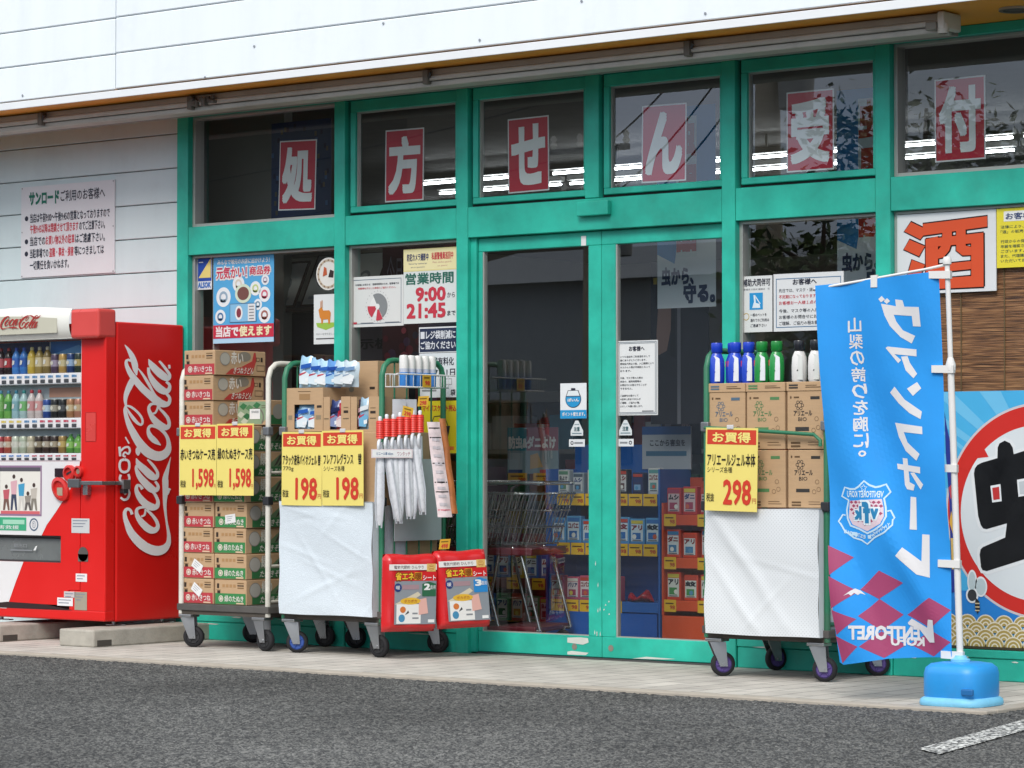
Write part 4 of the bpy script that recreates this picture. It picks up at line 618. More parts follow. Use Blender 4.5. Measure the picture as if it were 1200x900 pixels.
ROW = {0: [('c', '2c3a2e', 'c8b070', 'dark green can'), ('c', '23427c', 'a8c4e8', 'navy blue can'), ('c', 'caa25a', 'e0cfa0', 'gold can'), ('c', '5a4560', 'b0a0b8', 'dull purple can'), ('b', '8a7440', 'e0c898', 'd8cdb0', 'brown bottle with tan label'), ('b', 'a89050', 'e6d6ac', 'd8cdb0', 'amber bottle with cream label'), ('b', 'd6b648', 'e0c66a', 'e8dca0', 'yellow bottle'), ('b', '3d7fd0', '2a5fb8', '2a55c0', 'blue bottle with blue cap'), ('b', '4a8cd8', '3a70c8', '2a55c0', 'lighter blue bottle'), ('b', '2c1c1e', 'c03a40', 'b03030', 'dark cola bottle with red label'), ('b', '33202a', 'c86a70', '902830', 'dark cola bottle with pink label')],
       1: [('c', 'c0826a', 'd8b890', 'tan and rose can'), ('c', 'b8845c', 'e0c8a0', 'light brown can'), ('c', '1c1c20', '58585c', 'black can'), ('c', '222226', 'b0a898', 'black can with pale emblem'), ('c', '2a4d9a', 'c8dcf0', 'short blue can'), ('b', 'e0d0cc', 'e8a8a4', 'c8404c', 'clear bottle with red cap'), ('b', 'd8ccc8', 'dc9c9c', 'c8404c', 'clear bottle with pink label and red cap'), ('b', 'b4d0d0', '7fc47a', '3a9a98', 'clear bottle with green label'), ('b', 'a8ccd4', '8cb8c4', '3c8ca8', 'pale teal bottle'), ('b', '7ab85a', '4f9a48', '5a9ab8', 'green tea bottle'), ('b', '6cae54', '8cc070', '5a9ab8', 'light green tea bottle')],
       2: [('b', '6aa84a', '8cc85a', '3a7a3a', 'small green bottle'), ('b', '5c9c42', '9cd06a', '3a7a3a', 'small bright green bottle'), ('c', 'a8864a', 'd8b870', 'golden brown can'), ('c', '3c2a22', 'b8a890', 'dark brown coffee can'), ('c', '44302a', 'c8b8a4', 'brown coffee can with pale ring'), ('c', '38281f', 'a89880', 'deep brown coffee can'), ('c', 'c8bca0', 'e8dcc4', 'cream can'), ('c', 'c4ccb4', 'e0e4d4', 'pale green white can'), ('c', 'd4d8c4', 'ece8dc', 'white can'), ('c', 'c05a48', 'e0c8b0', 'orange red can'), ('c', 'b8444a', 'e4d0c4', 'red can')]}
ordn = ['first', 'second', 'third', 'fourth', 'fifth', 'sixth', 'seventh', 'eighth', 'ninth', 'tenth', 'eleventh']
for ri, rw in ROW.items():
    for i, it in enumerate(rw):
        lab = f'{it[-1]}, {ordn[i]} from right in the {("top", "middle", "bottom")[ri]} drinks row'
        hh = {0: .165, 1: .175, 2: .118}[ri]
        if it[0] == 'b': bottle(sx_(i), base[ri], hh if ri == 2 else hh * 1.02, .029, it[1], it[2], it[3], lab)
        else: can(sx_(i), base[ri], {0: .120, 1: .118, 2: .108}[ri], .029, it[1], it[2], lab)
# header light box
g = MB(); HW = pm('f0efe6', .4, var=.02)
def hdr(u, v):      # bulging front of the header
    x = -4.46 + u * .935; top = 2.062 + .022 * math.sin(math.pi * min(1, u * 1.0)); z = 1.883 + v * (top - 1.883)
    return (x, -.70 - .03 * math.sin(math.pi * v) ** .6, z)
g.grid(hdr, 16, 8, HW); g.grid(lambda u, v: (-4.46 + u * .935, -.70 + v * .15, 2.062 + .022 * math.sin(math.pi * u)), 16, 1, HW); g.box((-4.46, -.70, 1.879), (-3.525, -.56, 1.884), HW)
pn = front(g, -.728)
P_ = [(-4.44, 1.915)] + [(-3.63, 1.915), (-3.63, 2.005)] + [(-3.63 - .81 * i / 12, 2.005 + .025 * math.sin(math.pi * (i / 12) * .75)) for i in range(1, 13)]
pn.poly(P_, pm('cfccb8', .4, var=.02), .004)
put_logo(pn, lambda y, zz: (-4.145 + (zz - .530) * .283 - .35 * (y + .36) * .0, 1.935 + (-y - .02) * .20), ink('b0352f'), .006, upto=20)
hd = g.build('header_sign', vm_)
g = MB(); g.box((-3.528, -.72, 1.874), (-3.278, -.56, 2.056), pm('e2504a', .35, var=.03), .02, 3); g.build('header_end_cap', vm_)
# front details
g = MB(); pn = front(g, F0); pn.frame(-4.33, .775, -3.845, 1.092, .012, ink('9a7a98'), .003); pn.rect(-4.318, .787, -3.857, 1.08, ink('f0ece2'), .003); pn.rect(-4.318, .787, -4.23, 1.08, ink('8c9094'), .0035); pn.rect(-4.318, 1.055, -3.857, 1.08, ink('5c5860'), .0035)
pn.rect(-4.22, .787, -3.86, .806, ink('d86a70'), .004)
for x, c1, c2, hh in ((-4.17, 'c8606a', '7a5a50', .14), (-4.10, 'e0b0b8', '404860', .20), (-4.03, '48a0c8', 'd8d4cc', .18), (-3.97, '9a9288', '6a6460', .10), (-3.915, 'c8c0b4', '8a8478', .15)):
    z0 = .81; pn.poly([(x - .022, z0 + hh * .5), (x + .022, z0 + hh * .5), (x + .03, z0 + hh * .95), (x - .03, z0 + hh * .9)], ink(c1), .004); pn.poly([(x - .03, z0), (x - .012, z0), (x, z0 + hh * .4), (x + .016, z0), (x + .032, z0), (x + .022, z0 + hh * .5), (x - .022, z0 + hh * .5)], ink(c2), .004); pn.disc(x, z0 + hh * 1.06, .014, ink('4a3a34'), .004, n=10)
g.build('advert_panel', vm_)
g = MB(); pn = front(g, F0); pn.rect(-4.32, .682, -3.985, .765, ink('3fae80'), .003); pn.rect(-4.20, .722, -4.0, .75, ink('a8dcc0'), .004); pn.text('災害救援', -4.31, .69, -4.05, .715, WHITE, .004); pn.ring(-3.915, .722, .032, .040, ink('3c5c78'), .003); pn.text('①', -3.93, .70, -3.90, .744, ink('3c5c78'), .003); g.build('green_sticker', vm_)
g = MB(); g.box((-3.725, -.66, 1.02), (-3.625, F0, 1.075), pm('2c1a24', .25), .004); g.build('coin_display', vm_)
RM = pm('d8322e', .3)
g = MB(); pn = front(g, F0)
g.lathe([(.062, 0), (.062, .02), (.045, .026), (.042, .012), (0, .012)], (-3.665, F0, .945), RM, 24, (0, -1, 0), 1, 1.35); pn.rect(-3.695, .905, -3.645, .955, pm('b8a890', .4), .014); g.build('coin_return', vm_)
g = MB(); g.lathe([(.050, 0), (.050, .022), (.036, .028), (.033, .012), (0, .012)], (-3.585, F0, 1.045), RM, 24, (0, -1, 0)); pn = front(g, F0); pn.poly([(-3.61, 1.03), (-3.56, 1.055), (-3.558, 1.063), (-3.61, 1.045)], DARKM, .015); g.build('coin_slot', vm_)
g = MB(); g.lathe([(.036, 0), (.036, .022), (.026, .026), (.024, .012), (0, .012)], (-3.505, F0, 1.055), RM, 20, (0, -1, 0)); g.lathe([(.016, .012), (.016, .016), (0, .016)], (-3.505, F0, 1.055), pm('9a8a78', .4), 12, (0, -1, 0)); g.build('lever', vm_)
# lock bar round the corner
g = MB(); LB = pm('8c8e90', .35, metal=.7, var=.1)
g.box((-3.545, -.702, .972), (-3.258, -.69, .997), LB, .004); g.box((-3.55, -.715, .955), (-3.45, -.688, 1.01), pm('6d7072', .4, metal=.5), .006); g.box((-3.272, -.70, .972), (-3.258, -.50, .996), STEEL, .004); g.box((-3.262, -.535, .945), (-3.243, -.47, 1.005), STEEL, .004)
g.box((-3.44, -.69, .91), (-3.40, -.652, .975), STEEL, .004); g.box((-3.28, -.53, .92), (-3.244, -.49, .95), DARKM, .004); g.build('lock_bar', vm_)
for a, b_, c, d, col in ((-3.575, .675, -3.415, .765, 'd4d6d6'), (-3.535, .375, -3.435, .425, 'f0eeee'), (-3.64, .275, -3.54, .312, 'd0c8c8'), (-3.545, .20, -3.435, .312, 'a8a08e'), (-3.70, .222, -3.56, .272, 'f2f0f2')):
    g = MB(); pn = front(g, F0); pn.rect(a, b_, c, d, ink(col), .002)
    for q in range(3): pn.rect(a + .012, d - .016 - q * .018, c - .03 * (q + 1) * .6, d - .011 - q * .018, ink('8a90a0'), .003) if d - .016 - q * .018 > b_ else None
    g.build('label_plate', vm_)
g = MB(); pn = front(g, F0); pn.disc(-3.47, .545, .045, pm('5a5652', .4), .003); pn.rect(-3.515, .50, -3.425, .545, pm('6a6660', .4), .003); g.build('key_cover', vm_)
g = MB(); pn = front(g, F0); pn.frame(-3.455, 1.24, -3.36, 1.42, .003, pm('b01f1c', .4), .002); pn.rect(-3.45, 1.243, -3.365, 1.417, pm('e04a44', .3), .0015); g.build('card_reader_cover', vm_)
g = MB(); pn = Panel(g, (-3.28, 0, 0), (0, 1, 0), (0, 0, 1)); put_logo(pn, lambda y, zz: (y, zz), pm('f6f6f6', .4, var=.02, k=.95), .0015)
g.build('side_lettering', vm_)
for x in (-3.36, -4.38):
    for y in (-.50, -.08):
        g = MB(); g.tube([(x, y, .105), (x, y, .135)], .012, STEEL, 8); g.box((x - .05, y - .02, .105), (x + .09, y + .02, .112), STEEL, .002); g.build('foot', vm_)
# stand the machine where it is: a hand's breadth off the wall
vm_.location = (vm_.location.x + .035, vm_.location.y - .045, vm_.location.z)
for o_ in list(COL.objects):
    if o_.get('group') == 'sample drinks in the vending machine': o_.location = (o_.location.x + .035, o_.location.y - .045, o_.location.z)
def block(x, lab):
    g = MB(); g.box((x - .15, -.99, 0), (x + .15, .02, .104), CONC, .010, 2)
    for y in (-.86, -.06):
        g.box((x + .148, y - .10, .005), (x + .1505, y + .02, .042), pm('4a4640', .9))
    tag(g.build('concrete_block', origin=(x, -.48, 0)), lab, 'concrete block', 'concrete blocks under the vending machine')
block(-3.185, 'weathered concrete block under the near right side of the drinks machine'); block(-4.02, 'weathered concrete block under the left part of the drinks machine')

# ================================================================== ROLL CARTS
WOODK = pm('55524f', .8, var=.2, scale=10, grime=.5)
def cart(x0, x1, col, wheel, lab, bars=True, restraint=None, y0=-.62, y1=-.03):
    t = thing('roll_cart', lab, 'roll cart', ((x0 + x1) / 2, (y0 + y1) / 2, 0), 'roll carts of goods in front of the shop')
    FM = pm(col, .45, var=.10, scale=6, grime=.55, bump=.1); xa, xb = x0 + .02, x1 - .02; ya, yb = y0 + .02, y1 - .02
    g = MB(); g.box((x0, y0, .222), (x1, y1, .262), WOODK, .004); g.box((x0 + .02, y0 + .01, .198), (x1 - .02, y1 - .01, .221), pm('4e463e', .7, grime=.7)); g.build('deck', t)
    for sx, x in (('l', xa), ('r', xb)):
        g = MB(); zt = 1.695; P_ = [(x, ya, .20), (x, ya, zt - .09), (x, ya + .02, zt - .035), (x, ya + .06, zt - .006), (x, ya + .10, zt), (x, yb - .10, zt), (x, yb - .06, zt - .006), (x, yb - .02, zt - .035), (x, yb, zt - .09), (x, yb, .20)]
        g.tube(P_, .0165, FM, 10); g.tube([(x, ya, .50), (x, yb, .50)], .010, FM, 6); g.tube([(x, ya, 1.05), (x, yb, 1.05)], .010, FM, 6)
        g.tube([(x, ya, .29), (x, yb, .29)], .012, FM, 6)
        if bars:
            for i in range(1, 5): yy = ya + (yb - ya) * i / 5; g.tube([(x, yy, .29), (x, yy, zt)], .0055, FM, 6)
        f = g.build('side_frame', t)
        for zz in (1.27, .86):
            g = MB(); g.box((x - .024, ya - .026, zz), (x + .024, ya + .02, zz + .05), pm('8d9094', .4, metal=.6) if zz > 1 else DARKM, .006); g.build('clamp', f)
    for i, (x, y) in enumerate(((x0 + .075, y0 + .03), (x1 - .075, y0 + .03), (x0 + .075, y1 - .045), (x1 - .075, y1 - .045))):
        a = (.35, -.15, .7, .2)[i] + (x0 * 3.1) % .5; d = Vector((math.cos(a), math.sin(a), 0)); q = Vector((-d.y, d.x, 0)); o = Vector((x, y, 0)) + d * .03; c = o + Vector((0, 0, .064))
        g = MB(); g.box((x - .05, y - .04, .182), (x + .05, y + .04, .198), STEEL, .003)
        for s_ in (-1, 1):
            k = q * (.027 * s_); k2 = q * (.031 * s_)
            vs = [Vector((x, y, .18)) - d * .045 + k, Vector((x, y, .18)) + d * .04 + k, c + d * .02 + k - Vector((0, 0, .012)), c - d * .02 + k - Vector((0, 0, .012))]
            vs += [p_ - k + k2 for p_ in vs]; g.add(vs, [(0, 1, 2, 3), (7, 6, 5, 4), (0, 4, 5, 1), (1, 5, 6, 2), (2, 6, 7, 3), (3, 7, 4, 0)], STEEL)
        g.tube([c - q * .036, c + q * .036], .009, STEEL, 8); fk = g.build('caster', t)
        g = MB(); wm = pm(wheel[i], .5, var=.1)
        g.lathe([(.0, -.017, wm), (.040, -.017, wm), (.042, -.012, wm), (.044, -.018), (.058, -.017), (.064, -.008), (.064, .008), (.058, .017), (.044, .018, wm), (.042, .012, wm), (.040, .017, wm), (0, .017)], c, RUBBER, 28, q)
        for s_ in (-1, 1):
            for k in range(5):
                an = k * 1.2566 + a; e = d * math.cos(an) + Vector((0, 0, 1)) * math.sin(an); g.tube([c + q * .018 * s_ + e * .014, c + q * .018 * s_ + e * .036], .005, wm, 5)
        g.build('wheel', fk)
    if restraint:
        za, zb = restraint; g = MB(); g.tube([(xa, ya - .02, za), (xa + .2, ya - .03, (za + zb) / 2 + .01), (xb - .06, ya - .025, zb), (xb - .02, ya - .03, zb - .03), (xb - .02, ya - .03, zb - .06)], .010, FM, 8); g.build('restraint_bar', t)
    return t
cart(-2.705, -1.955, 'e2ded2', ['2a2a2c'] * 4, 'white framed roll cart stacked with red and green noodle cartons', bars=False)
cart(-1.865, -1.075, '2f7f5c', ['3458a8', '2a2a2c', '2a2a2c', '2a2a2c'], 'green framed roll cart with refill cartons and hanging umbrellas', bars=True)
cart(1.115, 1.885, '2c7a58', ['584488'] * 4, 'green framed roll cart of detergent on purple wheels', bars=True, restraint=(1.29, 1.25))

# ------------------------------------------------------------------ noodle cartons
BW, BH, BD = .258, .1515, .44
def carton_proto(col, word, lab, face):
    t = thing('noodle_carton', lab, 'carton', (0, 0, 0), 'noodle cartons stacked on the white cart')
    g = MB(); g.box((-BW / 2, 0, 0), (BW / 2, BD, BH - .002), CARD, .003, 1); c = ink(col, .6); br = ink('8a6c48'); dk = ink('3a2c22')
    pn = Panel(g, (-BW / 2, 0, 0), (1, 0, 0), (0, 0, 1)); W_ = BW
    pn.rect(.004, .004, W_ - .004, .068, c, .001); pn.disc(.052, .036, .019, ink('e8ddcc'), .002); pn.ring(.052, .036, .010, .013, c, .003, n=16)
    pn.text(word, .082, .018, W_ - .022, .056, ink('f6efe6'), .002, .01); pn.rect(W_ - .08, .006, W_ - .02, .014, ink('e8c8a8'), .002)
    pn.rect(.018, .098, .036, .126, dk, .001); pn.rect(.022, .068, .046, .084, dk, .002); pn.rect(.012, .086, .05, .089, br, .001)
    for q in range(4): pn.rect(.062 + q * .030, .104, .082 + q * .030, .122, ink('b58c5e'), .001)
    for q in range(3): pn.rect(W_ - .072, .098 + q * .014, W_ - .02, .105 + q * .014, dk if q == 1 else br, .001)
    pn = Panel(g, (BW / 2, 0, 0), (0, 1, 0), (0, 0, 1))
    if face == 'red':
        pn.poly([(.09, .005), (.14, .04), (.22, .05), (.32, .09), (.335, .14), (.35, .144), (.36, .10), (.33, .03), (.30, .004)], ink('c0443e'), .001); pn.disc(.255, .115, .055, ink('8f877a'), .0008, ry=.03, n=20)
        pn.disc(.085, .098, .045, ink('9a958c'), .002, ry=.04); pn.disc(.085, .098, .040, ink('bdb8ac'), .0025, ry=.035); pn.text('赤い', .135, .07, .24, .142, ink('efe8dc'), .003, .03); pn.text('きつねうどん', .16, .012, .33, .05, ink('efe8dc'), .003, .02, skew=.3)
        pn.frame(.355, .09, .385, .112, .003, dk, .0015); pn.rect(.395, .086, .412, .114, dk, .0015); pn.frame(.36, .03, .43, .066, .003, ink('5a4a30'), .0015)
    else:
        pn.rect(.05, .004, BD - .004, .06, ink('3d7a4c'), .001); pn.poly([(.06, .06), (.12, .10), (.22, .08), (.32, .143), (.43, .143), (.43, .06)], ink('6f8a68'), .001)
        pn.disc(.075, .088, .050, ink('8f8c84'), .002, ry=.045); pn.disc(.075, .088, .045, ink('b9b6ae'), .0025, ry=.040); pn.text('緑の', .13, .07, .22, .14, ink('e0e0d4'), .003, .03); pn.text('たぬきそば', .12, .012, .33, .05, ink('e6e6da'), .003, .02, skew=.3)
        for q in range(5): pn.poly([(.25 + q * .035, .06), (.28 + q * .035, .075), (.33 + q * .03, .135), (.30 + q * .03, .125)], ink('4c4640'), .0015)
    g.build('printed_box', t); return t
red0 = carton_proto('c04048', '赤いきつね', 'red banded noodle carton', 'red'); grn0 = carton_proto('3d8a4e', '緑のたぬき', 'green banded noodle carton', 'green')
rnd = random.Random(5)
def sticker(box, a, b_, rot):
    g = MB(); o = Vector(WL[box.name]); lx = o + Vector((-BW / 2 + a, -.003, b_))
    u = Vector((math.cos(rot), 0, math.sin(rot))); v = Vector((-math.sin(rot), 0, math.cos(rot))); pn = Panel(g, lx, u, v); pn.rect(-.042, -.026, .042, .026, WHITE, .001)
    for q in range(3): pn.rect(-.03, .012 - q * .012, .02 - q * .008, .015 - q * .012, ink('9a9aa2'), .0015)
    s_ = g.build('label_sticker', parent=None, origin=o); s_.parent = box; s_.location = (0, 0, 0)
ordr = ['bottom', 'second', 'third', 'fourth', 'fifth', 'sixth', 'seventh', 'eighth', 'ninth', 'topmost']
n_red = 0
for k in range(10):
    x = -2.56 + rnd.uniform(-.005, .007) + (.012 if k == 9 else 0); loc = (x, -.595 + rnd.uniform(-.004, .006), .263 + k * .1525)
    lab = f'red banded noodle carton on the white cart, {ordr[k]} of the left stack' + (' from below' if 0 < k < 9 else '')
    b_ = red0 if k == 0 else copy_tree(red0)
    b_.location = loc; WL[b_.name] = loc; b_.rotation_euler = (0, 0, rnd.uniform(-.012, .012)); tag(b_, lab)
    if k == 0: keep = b_
    if k in (0, 1): pass
    if k == 1: s1 = b_
sticker(keep, .125, .085, -.6); sticker(s1, .125, .075, -.55)
for k in range(7):
    x = -2.293 + rnd.uniform(-.004, .006); loc = (x, -.595 + rnd.uniform(-.004, .006), .263 + k * .1525)
    b_ = grn0 if k == 0 else copy_tree(grn0)
    b_.location = loc; WL[b_.name] = loc; b_.rotation_euler = (0, 0, rnd.uniform(-.012, .012))
    tag(b_, f'green banded noodle carton on the white cart, {ordr[k] if k < 6 else "topmost"} of the right stack' + (' from below' if 0 < k < 6 else ''))
    if k == 3: sticker(b_, .13, .055, .12)
# the odd green carton turned sideways
t = thing('noodle_carton', 'green leaf printed noodle carton set back on top of the green stack', 'carton', (-2.22, -.44, 1.335), 'noodle cartons stacked on the white cart')
g = MB(); g.box((-2.36, -.46, 1.333), (-2.10, -.06, 1.482), CARD, .003, 1); pn = Panel(g, (-2.36, -.46, 1.335), (1, 0, 0), (0, 0, 1))
pn.poly([(.006, .004), (.20, .004), (.25, .05), (.23, .14), (.02, .14), (.006, .10)], ink('8fa684'), .001); 
for q, (a, b2) in enumerate(((.05, .11), (.1, .1), (.03, .06), (.08, .05), (.16, .115), (.13, .06), (.06, .02))): pn.poly([(a - .03, b2), (a, b2 + .022), (a + .034, b2 + .006), (a + .004, b2 - .02)], ink(('3d7a4c', '5c8a5c', 'c4cab4', '2f6a40')[q % 4]), .002)
pn.ring(.16, .045, .05, .06, ink('7a7468'), .0015, n=24, t0=-40, t1=120); pn.rect(.105, .035, .19, .095, WHITE, .003); pn.text('賞味期限', .12, .07, .18, .085, GREYP, .004)
pn.rect(.20, .10, .245, .104, ink('6a5a40'), .002); pn.rect(.20, .112, .245, .116, ink('6a5a40'), .002)
p2 = Panel(g, (-2.10, -.46, 1.335), (0, 1, 0), (0, 0, 1)); p2.rect(.01, .004, .39, .06, ink('3d7a4c'), .001); p2.disc(.08, .08, .05, ink('aaa79e'), .002, ry=.045); p2.disc(.2, .09, .05, ink('7c9474'), .0015, ry=.04); p2.disc(.3, .07, .05, ink('5f8460'), .0015, ry=.05); p2.text('緑のたぬき', .14, .015, .36, .055, ink('e6e6da'), .003, .02)
g.build('printed_box', t)

# ------------------------------------------------------------------ price cards
def price_card(x0, x1, z0, z1, y, tilt, head, lines, price, lab):
    t = thing('price_card', lab, 'price card', ((x0 + x1) / 2, y, z0), 'yellow sale price cards on the carts')
    g = MB(); W_, H = x1 - x0, z1 - z0; pn = Panel(g, (x0, y, z0), (1, 0, tilt), (-tilt, 0, 1)); pn.board(0, 0, W_, H, ink('f6e37e'), -.002, 0)
    pn.rect(W_ * .03, H * .80, W_ * .97, H * .975, ink('d8442e'), .001); pn.text(head, W_ * .14, H * .825, W_ * .86, H * .945, ink('fbe98a'), .002, .03)
    for tx, a0, b0, a1, b1 in lines: pn.text(tx, W_ * a0, H * b0, W_ * a1, H * b1, ink('1e1a18'), .002, .02 if (b1 - b0) > .1 else .005)
    pn.text(price, W_ * .36, H * .085, W_ * (.93 if len(price) > 3 else .88), H * .37, ink('d8402c'), .002, .03); pn.text('円', W_ * .91 if len(price) == 3 else W_ * .945, H * .10, W_ * .985, H * .16, ink('c04030'), .002); pn.text('税抜', W_ * .03, H * .11, W_ * .18, H * .21, ink('1e1a18'), .002, .01)
    g.build('printed_card', t); g = MB(); g.box(((x0 + x1) / 2 - .02, y - .006, z1 - .01), ((x0 + x1) / 2 + .02, y + .004, z1 + .012), pm('d8d8d8', .3), .003); g.build('clip', t)
price_card(-2.640, -2.335, .915, 1.335, -.665, .0, 'お買得', [('赤いきつねケース売', .03, .50, .97, .66)], '1,598', 'yellow sale card priced 1,598 for red noodle cartons, left on the white cart')
price_card(-2.330, -2.030, .915, 1.340, -.667, .0, 'お買得', [('緑のたぬきケース売', .03, .50, .97, .66)], '1,598', 'yellow sale card priced 1,598 for green noodle cartons, right on the white cart')
price_card(-1.800, -1.487, .862, 1.288, -.675, -.008, 'お買得', [('アタック液体バイオジェル 替', .03, .55, .97, .69), ('770g', .04, .46, .30, .53)], '198', 'yellow sale card priced 198, left one on the refill pouch cart')
price_card(-1.480, -1.165, .862, 1.292, -.678, .006, 'お買得', [('フレアフレグランス', .04, .55, .76, .69), ('替', .88, .55, .96, .69), ('シリーズ各種', .04, .46, .55, .53)], '198', 'yellow sale card priced 198, right one on the refill pouch cart')
price_card(1.192, 1.512, .862, 1.290, -.705, -.02, 'お買得', [('アリエールジェル本体', .04, .54, .96, .69), ('シリーズ各種', .04, .46, .52, .53)], '298', 'yellow sale card priced 298 on the detergent cart')

# ------------------------------------------------------------------ white covers over the cart fronts
def sheet_mat(hexc, dots):
    m, t, b = newmat('cover_fabric'); n = t.nodes; l = t.links.new; tcx = n.new('ShaderNodeTexCoord'); c = [x * .88 for x in lin(hexc)]
    b.inputs['Roughness'].default_value = .45 if not dots else .6
    if dots:
        sp = n.new('ShaderNodeSeparateXYZ'); l(tcx.outputs['Object'], sp.inputs[0]); ws = []
        for ax in (0, 2):
            mu = n.new('ShaderNodeMath'); mu.operation = 'MULTIPLY'; mu.inputs[1].default_value = 2 * math.pi / .020; l(sp.outputs[ax], mu.inputs[0]); ws.append(mu.outputs[0])
        a_ = n.new('ShaderNodeMath'); l(ws[0], a_.inputs[0]); l(ws[1], a_.inputs[1]); s_ = n.new('ShaderNodeMath'); s_.operation = 'SUBTRACT'; l(ws[0], s_.inputs[0]); l(ws[1], s_.inputs[1])
        c1 = n.new('ShaderNodeMath'); c1.operation = 'COSINE'; l(a_.outputs[0], c1.inputs[0]); c2 = n.new('ShaderNodeMath'); c2.operation = 'COSINE'; l(s_.outputs[0], c2.inputs[0])
        su = n.new('ShaderNodeMath'); l(c1.outputs[0], su.inputs[0]); l(c2.outputs[0], su.inputs[1])
        mr = n.new('ShaderNodeMapRange'); mr.inputs[1].default_value = .9; mr.inputs[2].default_value = 1.5; l(su.outputs[0], mr.inputs[0])
        mxx = n.new('ShaderNodeMix'); mxx.data_type = 'RGBA'; mxx.inputs[6].default_value = (*c, 1); mxx.inputs[7].default_value = (*[x * .76 for x in c], 1); l(mr.outputs[0], mxx.inputs[0]); l(mxx.outputs[2], b.inputs['Base Color'])
    else:
        vo = n.new('ShaderNodeTexVoronoi'); vo.inputs['Scale'].default_value = 150; l(tcx.outputs['Object'], vo.inputs['Vector'])
        mr = n.new('ShaderNodeMapRange'); mr.inputs[3].default_value = .90; mr.inputs[4].default_value = 1.03; l(vo.outputs['Distance'], mr.inputs[0])
        vm2 = n.new('ShaderNodeVectorMath'); vm2.operation = 'SCALE'; vm2.inputs[0].default_value = c; l(mr.outputs[0], vm2.inputs['Scale']); l(vm2.outputs[0], b.inputs['Base Color'])
        bp = n.new('ShaderNodeBump'); bp.inputs['Strength'].default_value = .35; bp.inputs['Distance'].default_value = .003; l(vo.outputs['Distance'], bp.inputs['Height']); l(bp.outputs[0], b.inputs['Normal'])
    return m
def cover(x0, x1, z0, z1, y, m, seed, lab, fold):
    r_ = random.Random(seed); cr_ = [(r_.uniform(0, 1), r_.uniform(0, 1), r_.uniform(-1.2, 1.2), r_.uniform(.02, .05) * (1 if fold else .6), r_.uniform(.004, .008) * r_.choice((1, 1, -.6)) * (.5 if fold else .5)) for _ in range(5 if fold else 14)]
    def fn(u, v):
        d = .004 * math.sin(u * 9 + seed) + .005 * math.sin(v * 7 + u * 4)
        for a, b_, an, wd, am in cr_:
            q = (u - a) * math.sin(an) - (v - b_) * math.cos(an); e = (u - a) * math.cos(an) + (v - b_) * math.sin(an); d += am * math.exp(-(q / wd) ** 2) * math.exp(-(e / .35) ** 2)
        if fold: d += .011 * math.exp(-(((u - .45) * .8 + (v - .45) * .6) / .05) ** 2) * max(0, 1 - abs(u - .3) * 1.6) + .008 * math.exp(-(((u - .3) * .8 + (v - .25) * .6) / .04) ** 2) * max(0, 1 - abs(u - .3) * 2)
        e = min(u, 1 - u, v, 1 - v); lim = .5 + .5 * min(1, e / .08)
        x = x0 + (x1 - x0) * u + .004 * math.sin(v * 13 + seed); z = z0 + (z1 - z0) * v + (.002 * math.sin(u * 7 + seed) if v in (0, 1) else 0)
        return (x, y - d * lim - .012, z)
    g = MB(); g.grid(fn, 60, 56, m)
    g.grid(lambda u, v: (fn(u, 1)[0], y - .012 + (u * 0) + v * .25 - fn(u, 1)[1] * 0, fn(u, 1)[2] + .001), 30, 2, m)
    g.grid(lambda u, v: (x1, y + .03 * math.sin(v * 5) * 0 + u * .3 - .01, z0 + (z1 - z0) * v), 4, 8, m)
    g.build_o = tag(g.build('goods_cover', origin=((x0 + x1) / 2, y, z0)), lab, 'cover')
cover(-1.826, -1.112, .232, .885, -.652, sheet_mat('dfe9f0', False), 3, 'crinkled bluish white plastic cover hiding the goods on the umbrella cart', False)
cover(1.165, 1.852, .225, .872, -.652, sheet_mat('e4e8ea', True), 8, 'dotted white fabric cover hiding the goods on the detergent cart', True)
# stock behind the covers, glimpsed from the side
for x0, x1, z1, lab in ((-1.80, -1.12, .84, 'plain brown stock carton under the plastic cover of the umbrella cart'), (1.17, 1.80, .85, 'plain brown stock carton under the dotted cover of the detergent cart')):
    t = thing('stock_carton', lab, 'carton', ((x0 + x1) / 2, -.33, .263)); g = MB(); g.box((x0 + .01, -.60, .263), (x1 - .01, -.06, z1), CARD, .004); g.build('box_body', t); g = MB(); g.box((x0 + .011, -.35, z1), (x1 - .011, -.30, z1 + .001), pm('c4a060', .3)); g.build('packing_tape', t)
